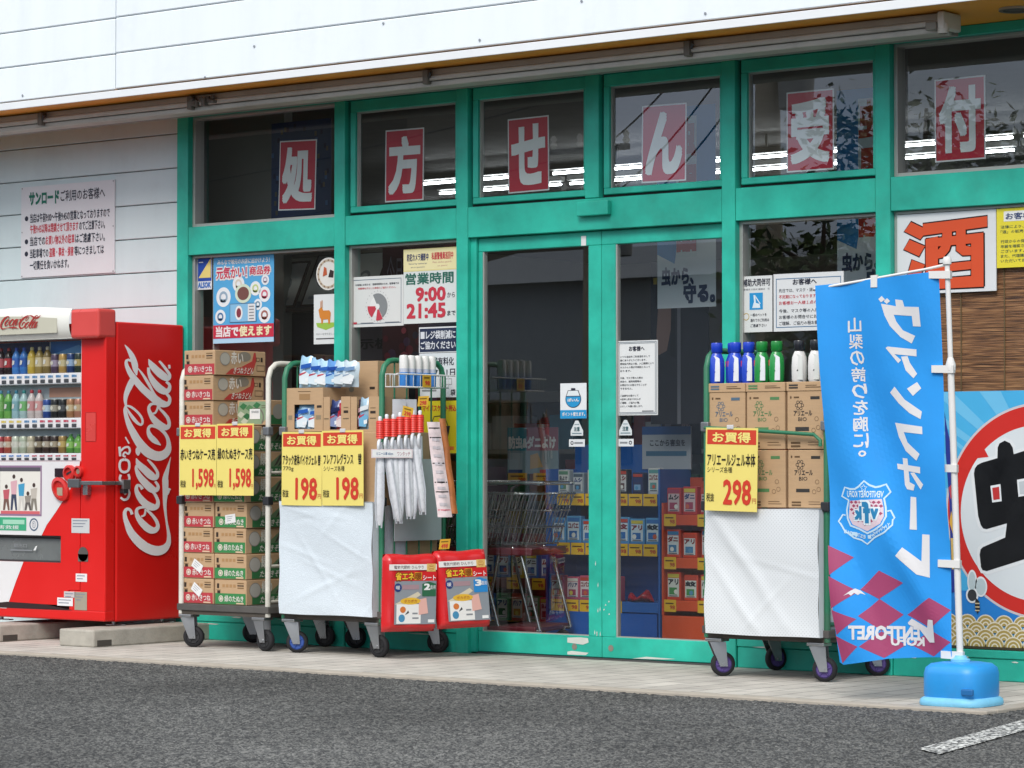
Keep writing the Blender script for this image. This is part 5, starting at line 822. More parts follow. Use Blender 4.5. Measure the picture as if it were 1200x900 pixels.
# ------------------------------------------------------------------ refill pouches and their display cartons
def pouch(x, y, z, w_, h, t_, cols, lab, lean=0., yaw=0., group='refill pouches on the umbrella cart'):
    g = MB(); body = pm(cols[0], .22, var=.06, spec=.6); prof = lambda v: (1 - abs(2 * v - 1) ** 2.5) * .85 + .15 * (1 - v)
    def side(s_):
        def fn(u, v):
            a = (u - .5) * w_ * (1 - .12 * max(0, v - .75) * 4 * .6); d = s_ * t_ / 2 * prof(v) * max(0, 1 - abs(2 * u - 1) ** 2.2); return (a, d + .004 * math.sin(9 * v + 7 * u), v * h + .006 * math.sin(u * 12) * (v > .9))
        return fn
    g.grid(side(1), 8, 10, body); g.grid(side(-1), 8, 10, body); n0 = len(g.v)
    fy = -t_ * .62; pn = Panel(g, (0, fy, 0), (1, 0, 0), (0, 0, 1))
    pn.poly([(-w_ * .34, h * .12), (w_ * .2, h * .10), (w_ * .36, h * .42), (-w_ * .1, h * .55), (-w_ * .38, h * .4)], ink(cols[1], .25), .001)
    pn.poly([(-w_ * .3, h * .58), (w_ * .34, h * .66), (w_ * .34, h * .80), (-w_ * .28, h * .72)], ink(cols[2], .25), .001); pn.poly([(-w_ * .36, h * .36), (0, h * .46), (w_ * .1, h * .52), (-w_ * .34, h * .44)], ink(cols[3], .25), .002)
    pn.poly([(w_ * .05, h * .18), (w_ * .3, h * .22), (w_ * .28, h * .34), (w_ * .02, h * .30)], ink('f4f8fa', .25), .002)
    cl, sl_ = math.cos(lean), math.sin(lean); cy, sy = math.cos(yaw), math.sin(yaw)
    g.xf(lambda p_: (x + (p_.x * cl + p_.z * sl_) * cy - p_.y * sy, y + (p_.x * cl + p_.z * sl_) * sy + p_.y * cy, z + p_.z * cl - p_.x * sl_))
    tag(g.build('refill_pouch', origin=(x, y, z)), lab, 'refill pouch', group)
PC = [('a8d2ee', 'e8f4fa', '2f62b8', 'c84a5a'), ('9ccaec', 'dceef8', '2c5cb4', 'b8485c'), ('b4daf0', 'eef6fa', '3468bc', 'cc5060'), ('5a96d8', 'a8d0ee', '244ea4', '3c6cc0'), ('c4dcea', 'e4eef2', '5a88c0', '8aa8c8'), ('cfe0e8', 'f0f4f4', '7a9cc4', 'a0b4c8')]
pl = ['leftmost and tallest', 'second from left', 'third from left', 'fourth from left', 'fifth from left', 'rightmost']
for i in range(6): pouch(-1.76 + i * .073, -.50 - .006 * i, 1.548, .105, (.185, .168, .158, .156, .15, .15)[i], .05, PC[i], f'blue and white refill pouch standing above the cartons, {pl[i]}', lean=.16 - .02 * i if i else .05, yaw=.25)
def cut_carton(x0, x1, z0, z1, y0, y1, wx0, wx1, wz0, wz1, lab, marks=()):
    t = thing('display_carton', lab, 'carton', ((x0 + x1) / 2, y0, z0), 'open display cartons on the carts')
    g = MB(); th = .004
    g.box((x0, y0, z0), (wx0, y0 + th, z1), CARD); g.box((wx1, y0, z0), (x1, y0 + th, z1), CARD); g.box((wx0, y0, z0), (wx1, y0 + th, wz0), CARD)
    if wz1 < z1: g.box((wx0, y0, wz1), (wx1, y0 + th, z1), CARD)
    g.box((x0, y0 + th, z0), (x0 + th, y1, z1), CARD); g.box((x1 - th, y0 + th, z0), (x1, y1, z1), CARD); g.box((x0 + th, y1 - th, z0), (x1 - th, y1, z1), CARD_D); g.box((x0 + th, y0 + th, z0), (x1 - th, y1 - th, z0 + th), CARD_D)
    if wz1 < z1: g.box((x0 + th, y0 + th, z1 - th), (x1 - th, y1 - th, z1), CARD)
    pn = front(g, y0)
    for a, b_, c, d, col in marks: pn.rect(a, b_, c, d, ink(col), .001)
    g.build('cut_box', t)
cut_carton(-1.832, -1.545, 1.29, 1.545, -.60, -.35, -1.77, -1.612, 1.305, 1.448, 'refill carton with a square cut window, left on the umbrella cart', [(-1.73, 1.475, -1.645, 1.51, 'a8845a'), (-1.74, 1.522, -1.64, 1.526, '7a6040'), (-1.592, 1.428, -1.555, 1.442, '3a3028'), (-1.60, 1.36, -1.56, 1.385, '9a8a70'), (-1.815, 1.36, -1.785, 1.385, '9a8a70')])
pouch(-1.715, -.565, 1.298, .11, .16, .05, PC[0], 'blue refill pouch inside the square cut window of the left carton', .05, .1); pouch(-1.64, -.555, 1.298, .10, .15, .05, PC[2], 'white and red refill pouch at the right of the square cut window', .1, .1)
pouch(-1.77, -.545, 1.298, .10, .13, .05, PC[3], 'dark blue refill pouch at the left of the square cut window', .1, .1)
cut_carton(-1.541, -1.335, 1.29, 1.49, -.60, -.35, -1.492, -1.405, 1.30, 1.492, 'refill carton with a slot cut front, middle on the umbrella cart', [(-1.385, 1.395, -1.350, 1.410, '3a3028'), (-1.385, 1.425, -1.350, 1.429, '7a6040'), (-1.39, 1.36, -1.345, 1.366, '7a6a50'), (-1.535, 1.36, -1.50, 1.366, '7a6a50')])
pouch(-1.475, -.56, 1.298, .09, .17, .05, ('3a4a80', '8a98c0', '242c58', 'b04a60'), 'dark blue refill pouch in the slot of the middle carton', .05, .2); pouch(-1.425, -.565, 1.298, .08, .15, .045, ('c83a4c', 'e8d8d8', 'b02c3c', 'e8b8c0'), 'red refill pouch in the slot of the middle carton', .1, .2)
cut_carton(-1.331, -1.105, 1.285, 1.487, -.60, -.35, -1.285, -1.195, 1.30, 1.489, 'refill carton with a slot cut front, right on the umbrella cart', [(-1.182, 1.39, -1.142, 1.405, '3a3028'), (-1.182, 1.42, -1.142, 1.424, '7a6040'), (-1.185, 1.36, -1.14, 1.366, '7a6a50')])
pouch(-1.25, -.56, 1.295, .085, .185, .05, ('a8c8dc', '7ab8dc', 'e8eef0', 'c05068'), 'pale blue refill pouch in the slot of the right carton', .03, .2); pouch(-1.272, -.55, 1.295, .07, .175, .045, ('503a50', '9a4a5c', 'c8a0a8', 'e8d8d8'), 'plum coloured refill pouch in the slot of the right carton', -.02, .2)
t = thing('backing_carton', 'plain brown carton standing behind the refill pouches', 'carton', (-1.55, -.3, 1.29)); g = MB(); g.box((-1.72, -.40, 1.29), (-1.30, -.12, 1.70), CARD, .003); pn = front(g, -.40); pn.rect(-1.36, 1.535, -1.32, 1.55, ink('3a3028'), .001); pn.disc(-1.50, 1.54, .02, ink('8f8878'), .001); g.build('box_body', t)
t = thing('black_bin', 'black plastic tray leaning behind the pouches at the left', 'tray', (-1.78, -.3, 1.29)); g = MB(); g.box((-1.83, -.36, 1.29), (-1.73, -.14, 1.69), pm('2a2226', .5), .02); g.build('tray_body', t)
for x0, x1 in ((-1.84, -1.10),):
    t = thing('stock_carton', 'brown stock carton carrying the refill display cartons', 'carton', (-1.47, -.33, .88)); g = MB(); g.box((-1.828, -.605, .865), (-1.108, -.08, 1.284), CARD, .004); g.build('box_body', t)

# ------------------------------------------------------------------ detergent cartons and bottles
def det_carton(x0, x1, z0, z1, y0, col, lab, lip):
    t = thing('detergent_carton', lab, 'carton', ((x0 + x1) / 2, y0 + .13, z0), 'detergent cartons on the green cart')
    g = MB(); g.box((x0, y0, z0), (x1, y0 + .30, z1), CARD, .003, 1); pn = Panel(g, (x0, y0, z0), (1, 0, 0), (0, 0, 1)); W_, H = x1 - x0, z1 - z0; c = ink(col); dk = ink('6a5238')
    if lip:
        g.box((x0 - .003, y0 - .004, z1 - .048), (x1 + .003, y0 + .304, z1), CARD, .003, 1); p2 = Panel(g, (x0, y0 - .0042, z1 - .048), (1, 0, 0), (0, 0, 1))
        p2.rect(W_ * .06, .014, W_ * .30, .022, c, .001); p2.rect(W_ * .06, .027, W_ * .30, .035, c, .001); p2.rect(W_ * .5, .018, W_ * .9, .022, dk, .001); p2.rect(W_ * .5, .028, W_ * .8, .031, dk, .001)
    k = H - (.055 if lip else .01)
    pn.rect(W_ * .62, k - .035, W_ * .86, k - .02, c, .001); pn.rect(W_ * .08, k - .03, W_ * .12, k - .018, dk, .001); pn.rect(W_ * .18, k - .028, W_ * .32, k - .02, dk, .001)
    cx, cz = W_ * .33, k - .065
    for q in range(6): a = q * 1.047; pn.ring(cx + .018 * math.cos(a), cz + .018 * math.sin(a), .006, .009, c, .001, n=10)
    pn.text('アリエール', W_ * .18, k - .118, W_ * .66, k - .092, c, .001, .03); pn.text('BIO', W_ * .30, k - .145, W_ * .52, k - .126, c, .001, .01)
    for a, b_ in ((.78, .45), (.70, .28), (.82, .32)): pn.ring(W_ * a, H * b_, .010, .012, dk, .001, n=12)
    pn.rect(W_ * .22, H * .27, W_ * .58, H * .33, c, .001); pn.rect(W_ * .1, H * .08, W_ * .35, H * .11, dk, .001); pn.rect(W_ * .1, H * .03, W_ * .35, H * .06, dk, .001); pn.rect(W_ * .55, H * .06, W_ * .9, H * .07, dk, .001); pn.rect(W_ * .55, H * .1, W_ * .85, H * .11, dk, .001)
    g.build('printed_box', t)
for i, (x0, x1, col, nm) in enumerate(((1.150, 1.372, '5a7488', 'blue printed'), (1.380, 1.612, '5c8c5c', 'green printed'), (1.624, 1.850, '3c3a38', 'black printed'))):
    det_carton(x0, x1, 1.176, 1.520, -.60 + .004 * i, col, f'{nm} detergent carton in the upper layer on the green cart', True)
    det_carton(x0 + .004, x1 + .002, .878, 1.172, -.598 + .003 * i, col, f'{nm} detergent carton in the lower layer on the green cart', False)
def det_bottle(x, y, z, body, cap, lab):
    t = thing('detergent_bottle', lab, 'bottle', (x, y, z), 'detergent bottles on top of the cartons'); H = .215; bm_ = pm(body, .25, var=.03, spec=.6); cm = pm(cap, .25, var=.03)
    g = MB()
    pr = [(.0, 0), (.036, .0), (.040, .012), (.041, .08), (.038, .125), (.028, .150), (.024, .158)]
    g.lathe(pr, (x, y, z), bm_, 18, (0, 0, 1), 1.0, .72); g.build('body', t)
    g = MB(); g.lathe([(.0235, .158), (.030, .164), (.031, .205), (.028, .212), (.0, .213)], (x, y, z), cm, 16, (0, 0, 1), 1, .85); g.build('cap', t)
    g = MB(); 
    def lf(u, v): a = math.pi * (1.12 + .66 * u); zz = z + .010 + v * (.118 + .016 * math.sin(math.pi * u)); r_ = .0418 if zz < z + .085 else .0418 - (zz - z - .085) * .11; return (x + math.cos(a) * r_, y + math.sin(a) * r_ * .72 - .0006, zz)
    g.grid(lf, 8, 6, pm('eef0f4' if body != 'eceae6' else 'e0e2dc', .35)); 
    pn = front(g, y - .032); pn.ring(x - .004, z + .07, .014, .019, ink(cap), 0, n=16, t0=60, t1=330); pn.rect(x - .030, z + .085, x - .016, z + .115, ink('d04050'), -.002) if body not in ('eceae6',) else pn.poly([(x - .02, z + .02), (x - .008, z + .05), (x + .0, z + .02)], ink('7a9a6a'), 0); g.build('label', t)
bl = [('2a50d0', '1e44c8', 'blue capped detergent bottle', 1.172, -.56), ('2a50d0', '1e44c8', 'blue capped detergent bottle', 1.235, -.50), ('2a50d0', '1e44c8', 'blue capped detergent bottle', 1.288, -.56), ('2a50d0', '1e44c8', 'blue capped detergent bottle', 1.358, -.54), ('279a4a', '1f8a3c', 'green capped detergent bottle', 1.445, -.55), ('279a4a', '1f8a3c', 'green capped detergent bottle', 1.535, -.55), ('eceae6', '26282e', 'white detergent bottle with black cap', 1.672, -.55), ('eceae6', '26282e', 'white detergent bottle with black cap', 1.770, -.55)]
ps = ['leftmost', 'second from left', 'third from left', 'rightmost of the blue ones', 'left of the two green ones', 'right of the two green ones', 'left of the two white ones', 'right of the two white ones']
for (b_, c, nm, x, y), q in zip(bl, ps): det_bottle(x, y, 1.521, b_, c, f'{nm} on the cartons, {q}')

# ------------------------------------------------------------------ umbrellas, basket, packets, bags on the second cart
UW = pm('e4e6ea', .3, var=.12, scale=25, spec=.5); URED = pm('e83a2e', .4, var=.04)
dirx = Vector((.43, .46, 0)); 
for i in range(7):
    f = i / 6; x = -.775 + .0; o = Vector((-1.01, -.715, 0)) + Vector((.135, .19, 0)) * f; zt = 1.345 + .035 * f + (.006 if i % 2 else 0); jit = rnd.uniform(-.015, .015)
    t = thing('umbrella', f'clear vinyl umbrella with red band hanging on the green cart, {("leftmost", "second from left", "third from left", "middle one", "third from right", "second from right", "rightmost")[i]}', 'umbrella', (o.x, o.y, .75), 'vinyl umbrellas hanging on the green cart')
    g = MB(); c = o + Vector((0, 0, zt))
    pr = [(.0, -.10)]
    for k in range(8): pr += [(.0242, -.10 + k * .0122), (.0212, -.10 + k * .0122 + .0095)]
    pr += [(.021, 0), (0, 0)]
    g.lathe(pr, c, URED, 14); g.build('red_band', t)
    g = MB(); g.lathe([(.010, 0), (.011, .02), (.006, .026), (0, .027)], c, UW, 10); g.build('tip', t)
    g = MB(); e = Vector((.35, -.65, 0)).normalized(); a0 = c + Vector((0, 0, -.10)); P_ = [a0 + Vector((0, 0, 0)), a0 + e * .012 + Vector((0, 0, -.01)), a0 + e * .034 + Vector((0, 0, -.02)), a0 + e * .044 + Vector((0, 0, -.045)), a0 + e * .030 + Vector((0, 0, -.075)), a0 + e * .006 + Vector((0, 0, -.095))]
    g.tube(P_, .0095, UW, 8); g.build('hook', t)
    g = MB(); a1 = a0 + Vector((0, 0, -.02)); b1 = Vector((o.x + jit * 3.6 + .015, o.y + .02 + jit * 3.4, .755 + .05 * f + .016 * (i % 3)))
    g.tube([a1, a1 * .75 + b1 * .25, a1 * .3 + b1 * .7, a1 * .06 + b1 * .94, b1], [.014, .027, .030, .023, .015], UW, 9)
    for k in range(4):
        an = k * 1.57 + i; q = Vector((math.cos(an), math.sin(an), 0)); g.tube([a1 + q * .012, a1 * .7 + b1 * .3 + q * .030, a1 * .3 + b1 * .7 + q * .033, b1 + q * .017 - Vector((0, 0, .015))], .0042, pm('c4c8ce', .3), 5)
    g.build('folded_canopy', t)
g = MB(); pn = Panel(g, (-1.015, -.785, 1.135), (.57, .82, 0), (0, 0, 1)); pn.board(0, -.0, .24, .05, ink('ecdcdc'), 0, .004); pn.rect(.006, .006, .234, .044, WHITE, .005); pn.text('ビニール傘 60cm', .03, .016, .125, .034, ink('3a6a9a'), .006, .01); pn.text('ワンタッチ', .15, .012, .225, .036, ink('a85a6a'), .006)
tag(g.build('umbrella_label', origin=(-1.0, -.75, 1.135)), 'narrow white label strip across the hanging umbrellas', 'label')
# hanging printed packets
for i, (x, y, a, lab) in enumerate(((-.835, -.455, .35, 'long pink white printed packet hanging right of the umbrellas'), (-.815, -.40, .35, 'narrow orange edged packet hanging behind the pink white one'))):
    g = MB(); u = Vector((.57, .82, 0)); W_ = (.075, .04)[i]; zt, zb = (1.34, .80) if i == 0 else (1.36, .82)
    def fn(uu, v, s_=1): return Vector((x, y, 0)) + u * (uu - .5) * W_ * (1 + .15 * (1 - v)) + Vector((.82, -.57, 0)) * (s_ * .012 * math.sin(math.pi * uu) + .004 * math.sin(v * 16 + uu * 3)) + Vector((.07 * (1 - v), .02 * (1 - v), zb + v * (zt - zb)))
    pk = pm('ead8d8' if i == 0 else 'b8703c', .4, var=.25, scale=14); g.grid(lambda a_, b_: fn(a_, b_, 1), 5, 16, pk); g.grid(lambda a_, b_: fn(a_, b_, -1), 5, 16, pk)
    if i == 0:
        for q, cc in ((.93, '2c2224'), (.83, '2c2224'), (.56, '2c2224'), (.36, '2c2224'), (.26, '2c2224'), (.07, 'd86a7a')):
            p0 = [fn(.06, q, 1.35), fn(.94, q, 1.35), fn(.94, q + .012, 1.35), fn(.06, q + .012, 1.35)]; pm_ = [fn(.5, q, 1.35), fn(.5, q + .012, 1.35)]; g.add([p0[0], pm_[0], p0[1], p0[2], pm_[1], p0[3]], [(0, 1, 4, 5), (1, 2, 3, 4)], ink(cc))
        for q in range(9): z0 = .12 + q * .085; g.add([fn(.2, z0, 1.3), fn(.5, z0, 1.3), fn(.75, z0, 1.3), fn(.75, z0 + .03, 1.3), fn(.5, z0 + .03, 1.3), fn(.2, z0 + .03, 1.3)], [(0, 1, 4, 5), (1, 2, 3, 4)], ink('c8c0c4'))
    tag(g.build('hanging_packet', origin=(x, y, zb)), lab, 'packet')
# white backing board on the side frame
g = MB(); g.box((-1.072, -.52, .66), (-1.066, -.10, 1.13), pm('c9d0d2', .5, var=.05), .001); tag(g.build('backing_board', origin=(-1.07, -.3, .66)), 'pale grey board fixed inside the side frame behind the umbrellas', 'board')
# wire basket
t = thing('wire_basket', 'white wire basket hung near the top of the green cart side', 'basket', (-.99, -.36, 1.54)); g = MB(); x0, x1, y0, y1 = -1.05, -.95, -.62, -.18
for z in (1.54, 1.612): g.tube([(x0, y0, z), (x1, y0, z), (x1, y1, z), (x0, y1, z)], .004, WHITE, 6, closed=True)
for i in range(8): y = y0 + (y1 - y0) * i / 7; g.tube([(x1, y, 1.612), (x1, y, 1.54), (x0, y, 1.54), (x0, y, 1.612)], .0025, WHITE, 5)
for i in range(1, 3): x = x0 + (x1 - x0) * i / 3; g.tube([(x, y0, 1.612), (x, y0, 1.54), (x, y1, 1.54), (x, y1, 1.612)], .0025, WHITE, 5)
g.tube([(x1, y0 - .02, 1.612), (x1, y1 + .06, 1.612)], .005, WHITE, 6); g.build('wire_frame', t)
g = MB(); pn = Panel(g, (-.944, -.42, 1.545), (0, 1, 0), (0, 0, 1)); pn.board(0, -.005, .075, .065, ink('e8b83a'), 0, .002); pn.text('98', .02, .008, .06, .032, RED, .003, .03); pn.rect(.01, .045, .06, .055, ink('8a6a20'), .003); g.build('price_tag', t)
for i in range(5):
    y = -.52 + i * .062; b_ = thing('spray_bottle', f'blue bottle with white cap in the wire basket, {("leftmost", "second from left", "middle", "second from right", "rightmost")[i]}', 'bottle', (-1.0, y, 1.546), 'blue bottles in the wire basket')
    g = MB(); g.lathe([(.0, 0), (.026, .0), (.027, .06), (.027, .078, pm('c8cede', .3)), (.027, .10)], (-1.0, y, 1.546), pm('3f8ad8', .2, var=.05), 14); g.build('body', b_)
    g = MB(); g.lathe([(.027, .10), (.026, .165), (.022, .175), (0, .178)], (-1.0, y, 1.546), pm('eeece8', .35), 14); g.build('cap', b_)
for i, (x, y, z, lab) in enumerate(((-.93, -.62, 1.375, 'small yellow tag above the left umbrellas'), (-.95, -.46, 1.43, 'small yellow tag above the right umbrellas'), (-.84, -.40, .615, 'small yellow tag on top of the red bags'))):
    g = MB(); pn = Panel(g, (x, y, z), (.57, .82, -.25 if i == 0 else .05), (.1, .1, 1)); pn.board(0, 0, .062, .058, ink('e8b83a'), 0, .002); pn.text('298' if i < 2 else '498', .012, .008, .05, .03, RED, .003, .03); pn.rect(.008, .04, .05, .047, ink('8a6a20'), .003)
    tag(g.build('shelf_tag', origin=(x, y, z)), lab, 'price tag')
for i in range(2):
    x, y = -1.0 + .02 * i, -.56 + .07 * i; g = MB(); mm = pm('c8ccd0', .25, var=.08)
    g.grid(lambda u, v: (x + .05 * (u - .5), y + .06 * (u - .5) - .01 * math.sin(math.pi * u), 1.34 + .13 * v), 4, 4, mm); g.grid(lambda u, v: (x + .05 * (u - .5), y + .06 * (u - .5) + .01 * math.sin(math.pi * u), 1.34 + .13 * v), 4, 4, mm)
    tag(g.build('clear_packet', origin=(x, y, 1.34)), ('left' if i == 0 else 'right') + ' clear plastic packet standing behind the umbrella tips', 'packet', 'clear packets behind the umbrellas')
# red bags
def red_bag(px, py, ang, W_, H, z0, tilt, num, ncol, lab):
    t = thing('red_bag', lab, 'bag', (px, py, z0), 'red mat bags hanging on the green cart')
    u = Vector((math.cos(ang), math.sin(ang), 0)); n_ = Vector((u.y, -u.x, 0)); T_ = .11; rb = pm('d8262a', .22, var=.05, spec=.6, bump=.25, bscale=18)
    o = Vector((px, py, z0))
    def pos(a, b_, h): return o + u * (a + tilt * b_) + n_ * h + Vector((0, 0, b_ - tilt * a * .35))
    g = MB()
    def fn(s_):
        def f(q, v):
            e = min(q, 1 - q, v, 1 - v); b2 = max(0, min(1, e / .06)) ** .4
            return pos(q * W_, v * H * (1 + .008 * math.sin(q * 9)), (T_ / 2) + s_ * T_ / 2 * b2 + .003 * math.sin(q * 14 + v * 9) * b2)
        return f
    g.grid(fn(1), 18, 22, rb); g.grid(fn(-1), 18, 22, rb); g.build('bag_body', t)
    g = MB(); pn = Panel(g, o + n_ * (T_ + .004), u, (0, 0, 1))
    pn.p = lambda a, b_, h=0.: pos(a, b_, T_ + .004 + h)
    k = W_
    pn.poly([(.16 * k, .10 * H), (.95 * k, .10 * H), (.95 * k, .70 * H), (.16 * k, .70 * H)], ink('8f959c'), 0)
    pn.rect(.05 * k, .80 * H, .95 * k, .875 * H, ink('f2eeea'), .001); pn.text('電気代節約 ひんやり', .14 * k, .815 * H, .70 * k, .86 * H, ink('4a3a40'), .002); pn.rect(.76 * k, .78 * H, .93 * k, .88 * H, ink('e8c070'), .002); pn.text('㊁', .79 * k, .79 * H, .90 * k, .87 * H, ink('b04a20'), .003)
    pn.rect(.16 * k, .66 * H, .95 * k, .78 * H, rb, .0008)
    pn.text('省エネ', .17 * k, .665 * H, .52 * k, .775 * H, ink('8a3a10'), .0016, .09); pn.text('省エネ', .175 * k, .672 * H, .515 * k, .768 * H, ink('f4c838'), .0024, .03); pn.rect(.53 * k, .67 * H, .67 * k, .77 * H, ink('e8a428'), .002); pn.text('暖', .54 * k, .675 * H, .66 * k, .765 * H, ink('8a4a10'), .003, .03); pn.text('シート', .69 * k, .67 * H, .93 * k, .73 * H, ink('f4e8e8'), .002, .03)
    pn.disc(.22 * k, .575 * H, .07 * k, ink('243a78'), .002, ry=.055 * H); pn.text('暖', .18 * k, .55 * H, .26 * k, .60 * H, WHITE, .003); pn.poly([(.68 * k, .46 * H), (.94 * k, .46 * H), (.94 * k, .62 * H), (.80 * k, .65 * H), (.68 * k, .62 * H)], ink(ncol), .002); pn.text(num, .72 * k, .545 * H, .82 * k, .62 * H, WHITE, .003, .04); pn.text('畳用', .83 * k, .55 * H, .93 * k, .60 * H, WHITE, .003)
    pn.poly([(.16 * k, .36 * H), (.60 * k, .52 * H), (.66 * k, .48 * H), (.40 * k, .36 * H)], ink('d8cdb4'), .001); pn.rect(.30 * k, .55 * H, .62 * k, .61 * H, ink('a88a90'), .001)
    pn.poly([(.20 * k, .11 * H), (.66 * k, .11 * H), (.66 * k, .36 * H), (.20 * k, .36 * H)], ink('f0eeea'), .0015); pn.disc(.46 * k, .40 * H, .19 * k, ink('e8b838'), .002, ry=.045 * H); pn.text('ポカポカ', .34 * k, .38 * H, .58 * k, .42 * H, ink('a83a28'), .003); pn.poly([(.62 * k, .22 * H), (.80 * k, .24 * H), (.76 * k, .44 * H), (.62 * k, .42 * H)], ink('e8b4a8'), .0018)
    pn.disc(.32 * k, .29 * H, .055 * k, ink('d87a3a'), .0022); pn.disc(.30 * k, .18 * H, .06 * k, ink('4a90b8'), .0022, ry=.05 * H); pn.poly([(.36 * k, .22 * H), (.44 * k, .25 * H), (.42 * k, .28 * H)], DARKM, .0022); pn.rect(.50 * k, .17 * H, .62 * k, .19 * H, GREYP, .0025); pn.rect(.50 * k, .23 * H, .60 * k, .25 * H, GREYP, .0025); pn.rect(.80 * k, .12 * H, .92 * k, .16 * H, WHITE, .002)
    g.build('printed_front', t)
red_bag(-1.012, -.735, 1.12, .325, .435, .158, .02, '2', '2f6a4a', 'red mat bag marked 2 on a green badge, hanging on the cart')
red_bag(-.855, -.425, 1.05, .32, .44, .165, -.08, '3', '2a8ad0', 'red mat bag marked 3 on a blue badge, leaning to the right')
# ================================================================== SIGNS AND POSTERS
def sign(name, x0, x1, z0, z1, y, lab, cat, base, th=.006, group=None):
    """flat board with its printed face at depth y; returns mesh builder, panel, width, height, finish function"""
    g = MB(); pn = front(g, y, x0, z0); W_, H = x1 - x0, z1 - z0; pn.board(0, 0, W_, H, base, -th, 0)
    return g, pn, W_, H, lambda: tag(g.build(name, origin=((x0 + x1) / 2, y, z0)), lab, cat, group)
SHEETW = ink('eef0f2', .4); SHEETR = ink('c92a42', .35)
for ch, x0, x1, y, q, rot in (('処', -2.546, -2.238, .10, 'far left', .03), ('方', -1.639, -1.338, .06, 'second from left', .01), ('せ', -.697, -.398, .06, 'third from left', -.01), ('ん', .251, .553, .06, 'third from right', .012), ('受', 1.211, 1.509, .06, 'second from right', .0), ('付', 2.098, 2.395, .10, 'far right', -.004)):
    g, pn, W_, H, fin = sign('letter_sheet', x0, x1, 2.672, 3.105, y, f'red sheet with the white character {ch} behind the transom glass, {q}', 'poster', SHEETW, .001, 'red letter sheets in the transom windows')
    pn.rect(.008, .008, W_ - .008, H - .008, SHEETR, .0008); pn.text(ch, W_ * .12, H * .13, W_ * .88, H * .87, ink('f6fafa', .35), .002, .040, res=4)
    o = fin(); o.rotation_euler = (0, rot, 0)
# notice on the siding
g, pn, W_, H, fin = sign('wall_notice', -4.805, -3.915, 2.345, 2.950, .020, 'white parking notice with green heading on the shop siding', 'sign', pm('e6e7ea', .4, var=.02), .008)
K, RD = ink('2a2c3c'), ink('d0404e'); pn.text('サンロード', W_ * .09, H * .80, W_ * .41, H * .93, ink('1a7a62'), .001, .05); pn.text('ご利用のお客様へ', W_ * .43, H * .81, W_ * .90, H * .93, K, .001, .015)
for a0, b0, a1, b1, tx, c in ((.10, .60, .95, .70, '当店は午前9:00〜午後9:45の営業となっておりますので', K), (.10, .48, .62, .58, '午後9:45以降は閉鎖させて頂きます', RD), (.63, .48, .90, .58, 'のでご注意下さい。', K), (.10, .345, .265, .445, '当店での', K), (.27, .345, .58, .445, 'お買い物以外の駐車', RD), (.59, .345, .90, .445, 'はご遠慮下さい。', K), (.10, .21, .30, .31, '当駐車場での', K), (.31, .21, .57, .31, '盗難・事故・損害', RD), (.58, .21, .89, .31, '等につきましては', K), (.10, .08, .52, .18, '一切責任を負いかねます。', K)): pn.text(tx, W_ * a0, H * b0, W_ * a1, H * b1, c, .001, .02)
for b0 in (.65, .395, .26): pn.disc(W_ * .06, H * b0, .017, K, .001, n=14)
for a in (.012, .988):
    for b_ in (.015, .5, .985): pn.disc(W_ * a, H * b_, .005, GREYP, .002, n=8)
fin()
# security sticker
g, pn, W_, H, fin = sign('security_sticker', -3.195, -3.100, 2.21, 2.413, .080, 'blue and yellow security company sticker in the leftmost window', 'sticker', ink('e8ecf0'), .001)
g.v = []; g.f = []; g.m = []; g.sm = []; pn = front(g, .056, -3.199, 2.205); W_, H = .126, .208; pn.board(0, 0, W_, H, ink('e4e8ec'), -.001, 0)
pn.poly([(.004, H * .26), (.004, H * .99), (W_ * .97, H * .99), (W_ * .97, H * .26)], ink('2a4fae'), .001); pn.poly([(W_ * .08, H * .36), (W_ * .93, H * .95), (W_ * .93, H * .36)], ink('f2dc84'), .002); pn.text('ALSOK', W_ * .05, H * .06, W_ * .92, H * .22, ink('3a74c8'), .001, .04); pn.rect(W_ * .1, H * .82, W_ * .4, H * .85, WHITE, .002); fin()
# shopping voucher poster
g, pn, W_, H, fin = sign('voucher_poster', -3.058, -2.540, 1.860, 2.420, .055, 'light blue shopping voucher poster with red strip along its foot', 'poster', ink('5ab0e4', .35), .001)
pn.rect(0, 0, W_, H * .05, ink('b8dcf4'), .001); pn.rect(0, H * .055, W_, H * .205, ink('cc3048'), .001); pn.text('当店で', W_ * .05, H * .075, W_ * .42, H * .185, ink('f6ecec'), .002, .04); pn.text('使えます', W_ * .44, H * .075, W_ * .96, H * .185, ink('f6ecc0'), .002, .04)
pn.text('みんなで地元のお店に出かけよう！', W_ * .07, H * .885, W_ * .93, H * .94, WHITE, .001, .03, skew=.1)
pn.text('元気かい！', W_ * .05, H * .72, W_ * .56, H * .86, WHITE, .001, .10); pn.text('元気かい！', W_ * .055, H * .725, W_ * .555, H * .855, ink('d03a58'), .002, .03); pn.text('商品券', W_ * .60, H * .75, W_ * .95, H * .85, WHITE, .001, .10); pn.text('商品券', W_ * .605, H * .755, W_ * .945, H * .845, ink('d03a58'), .002, .03)
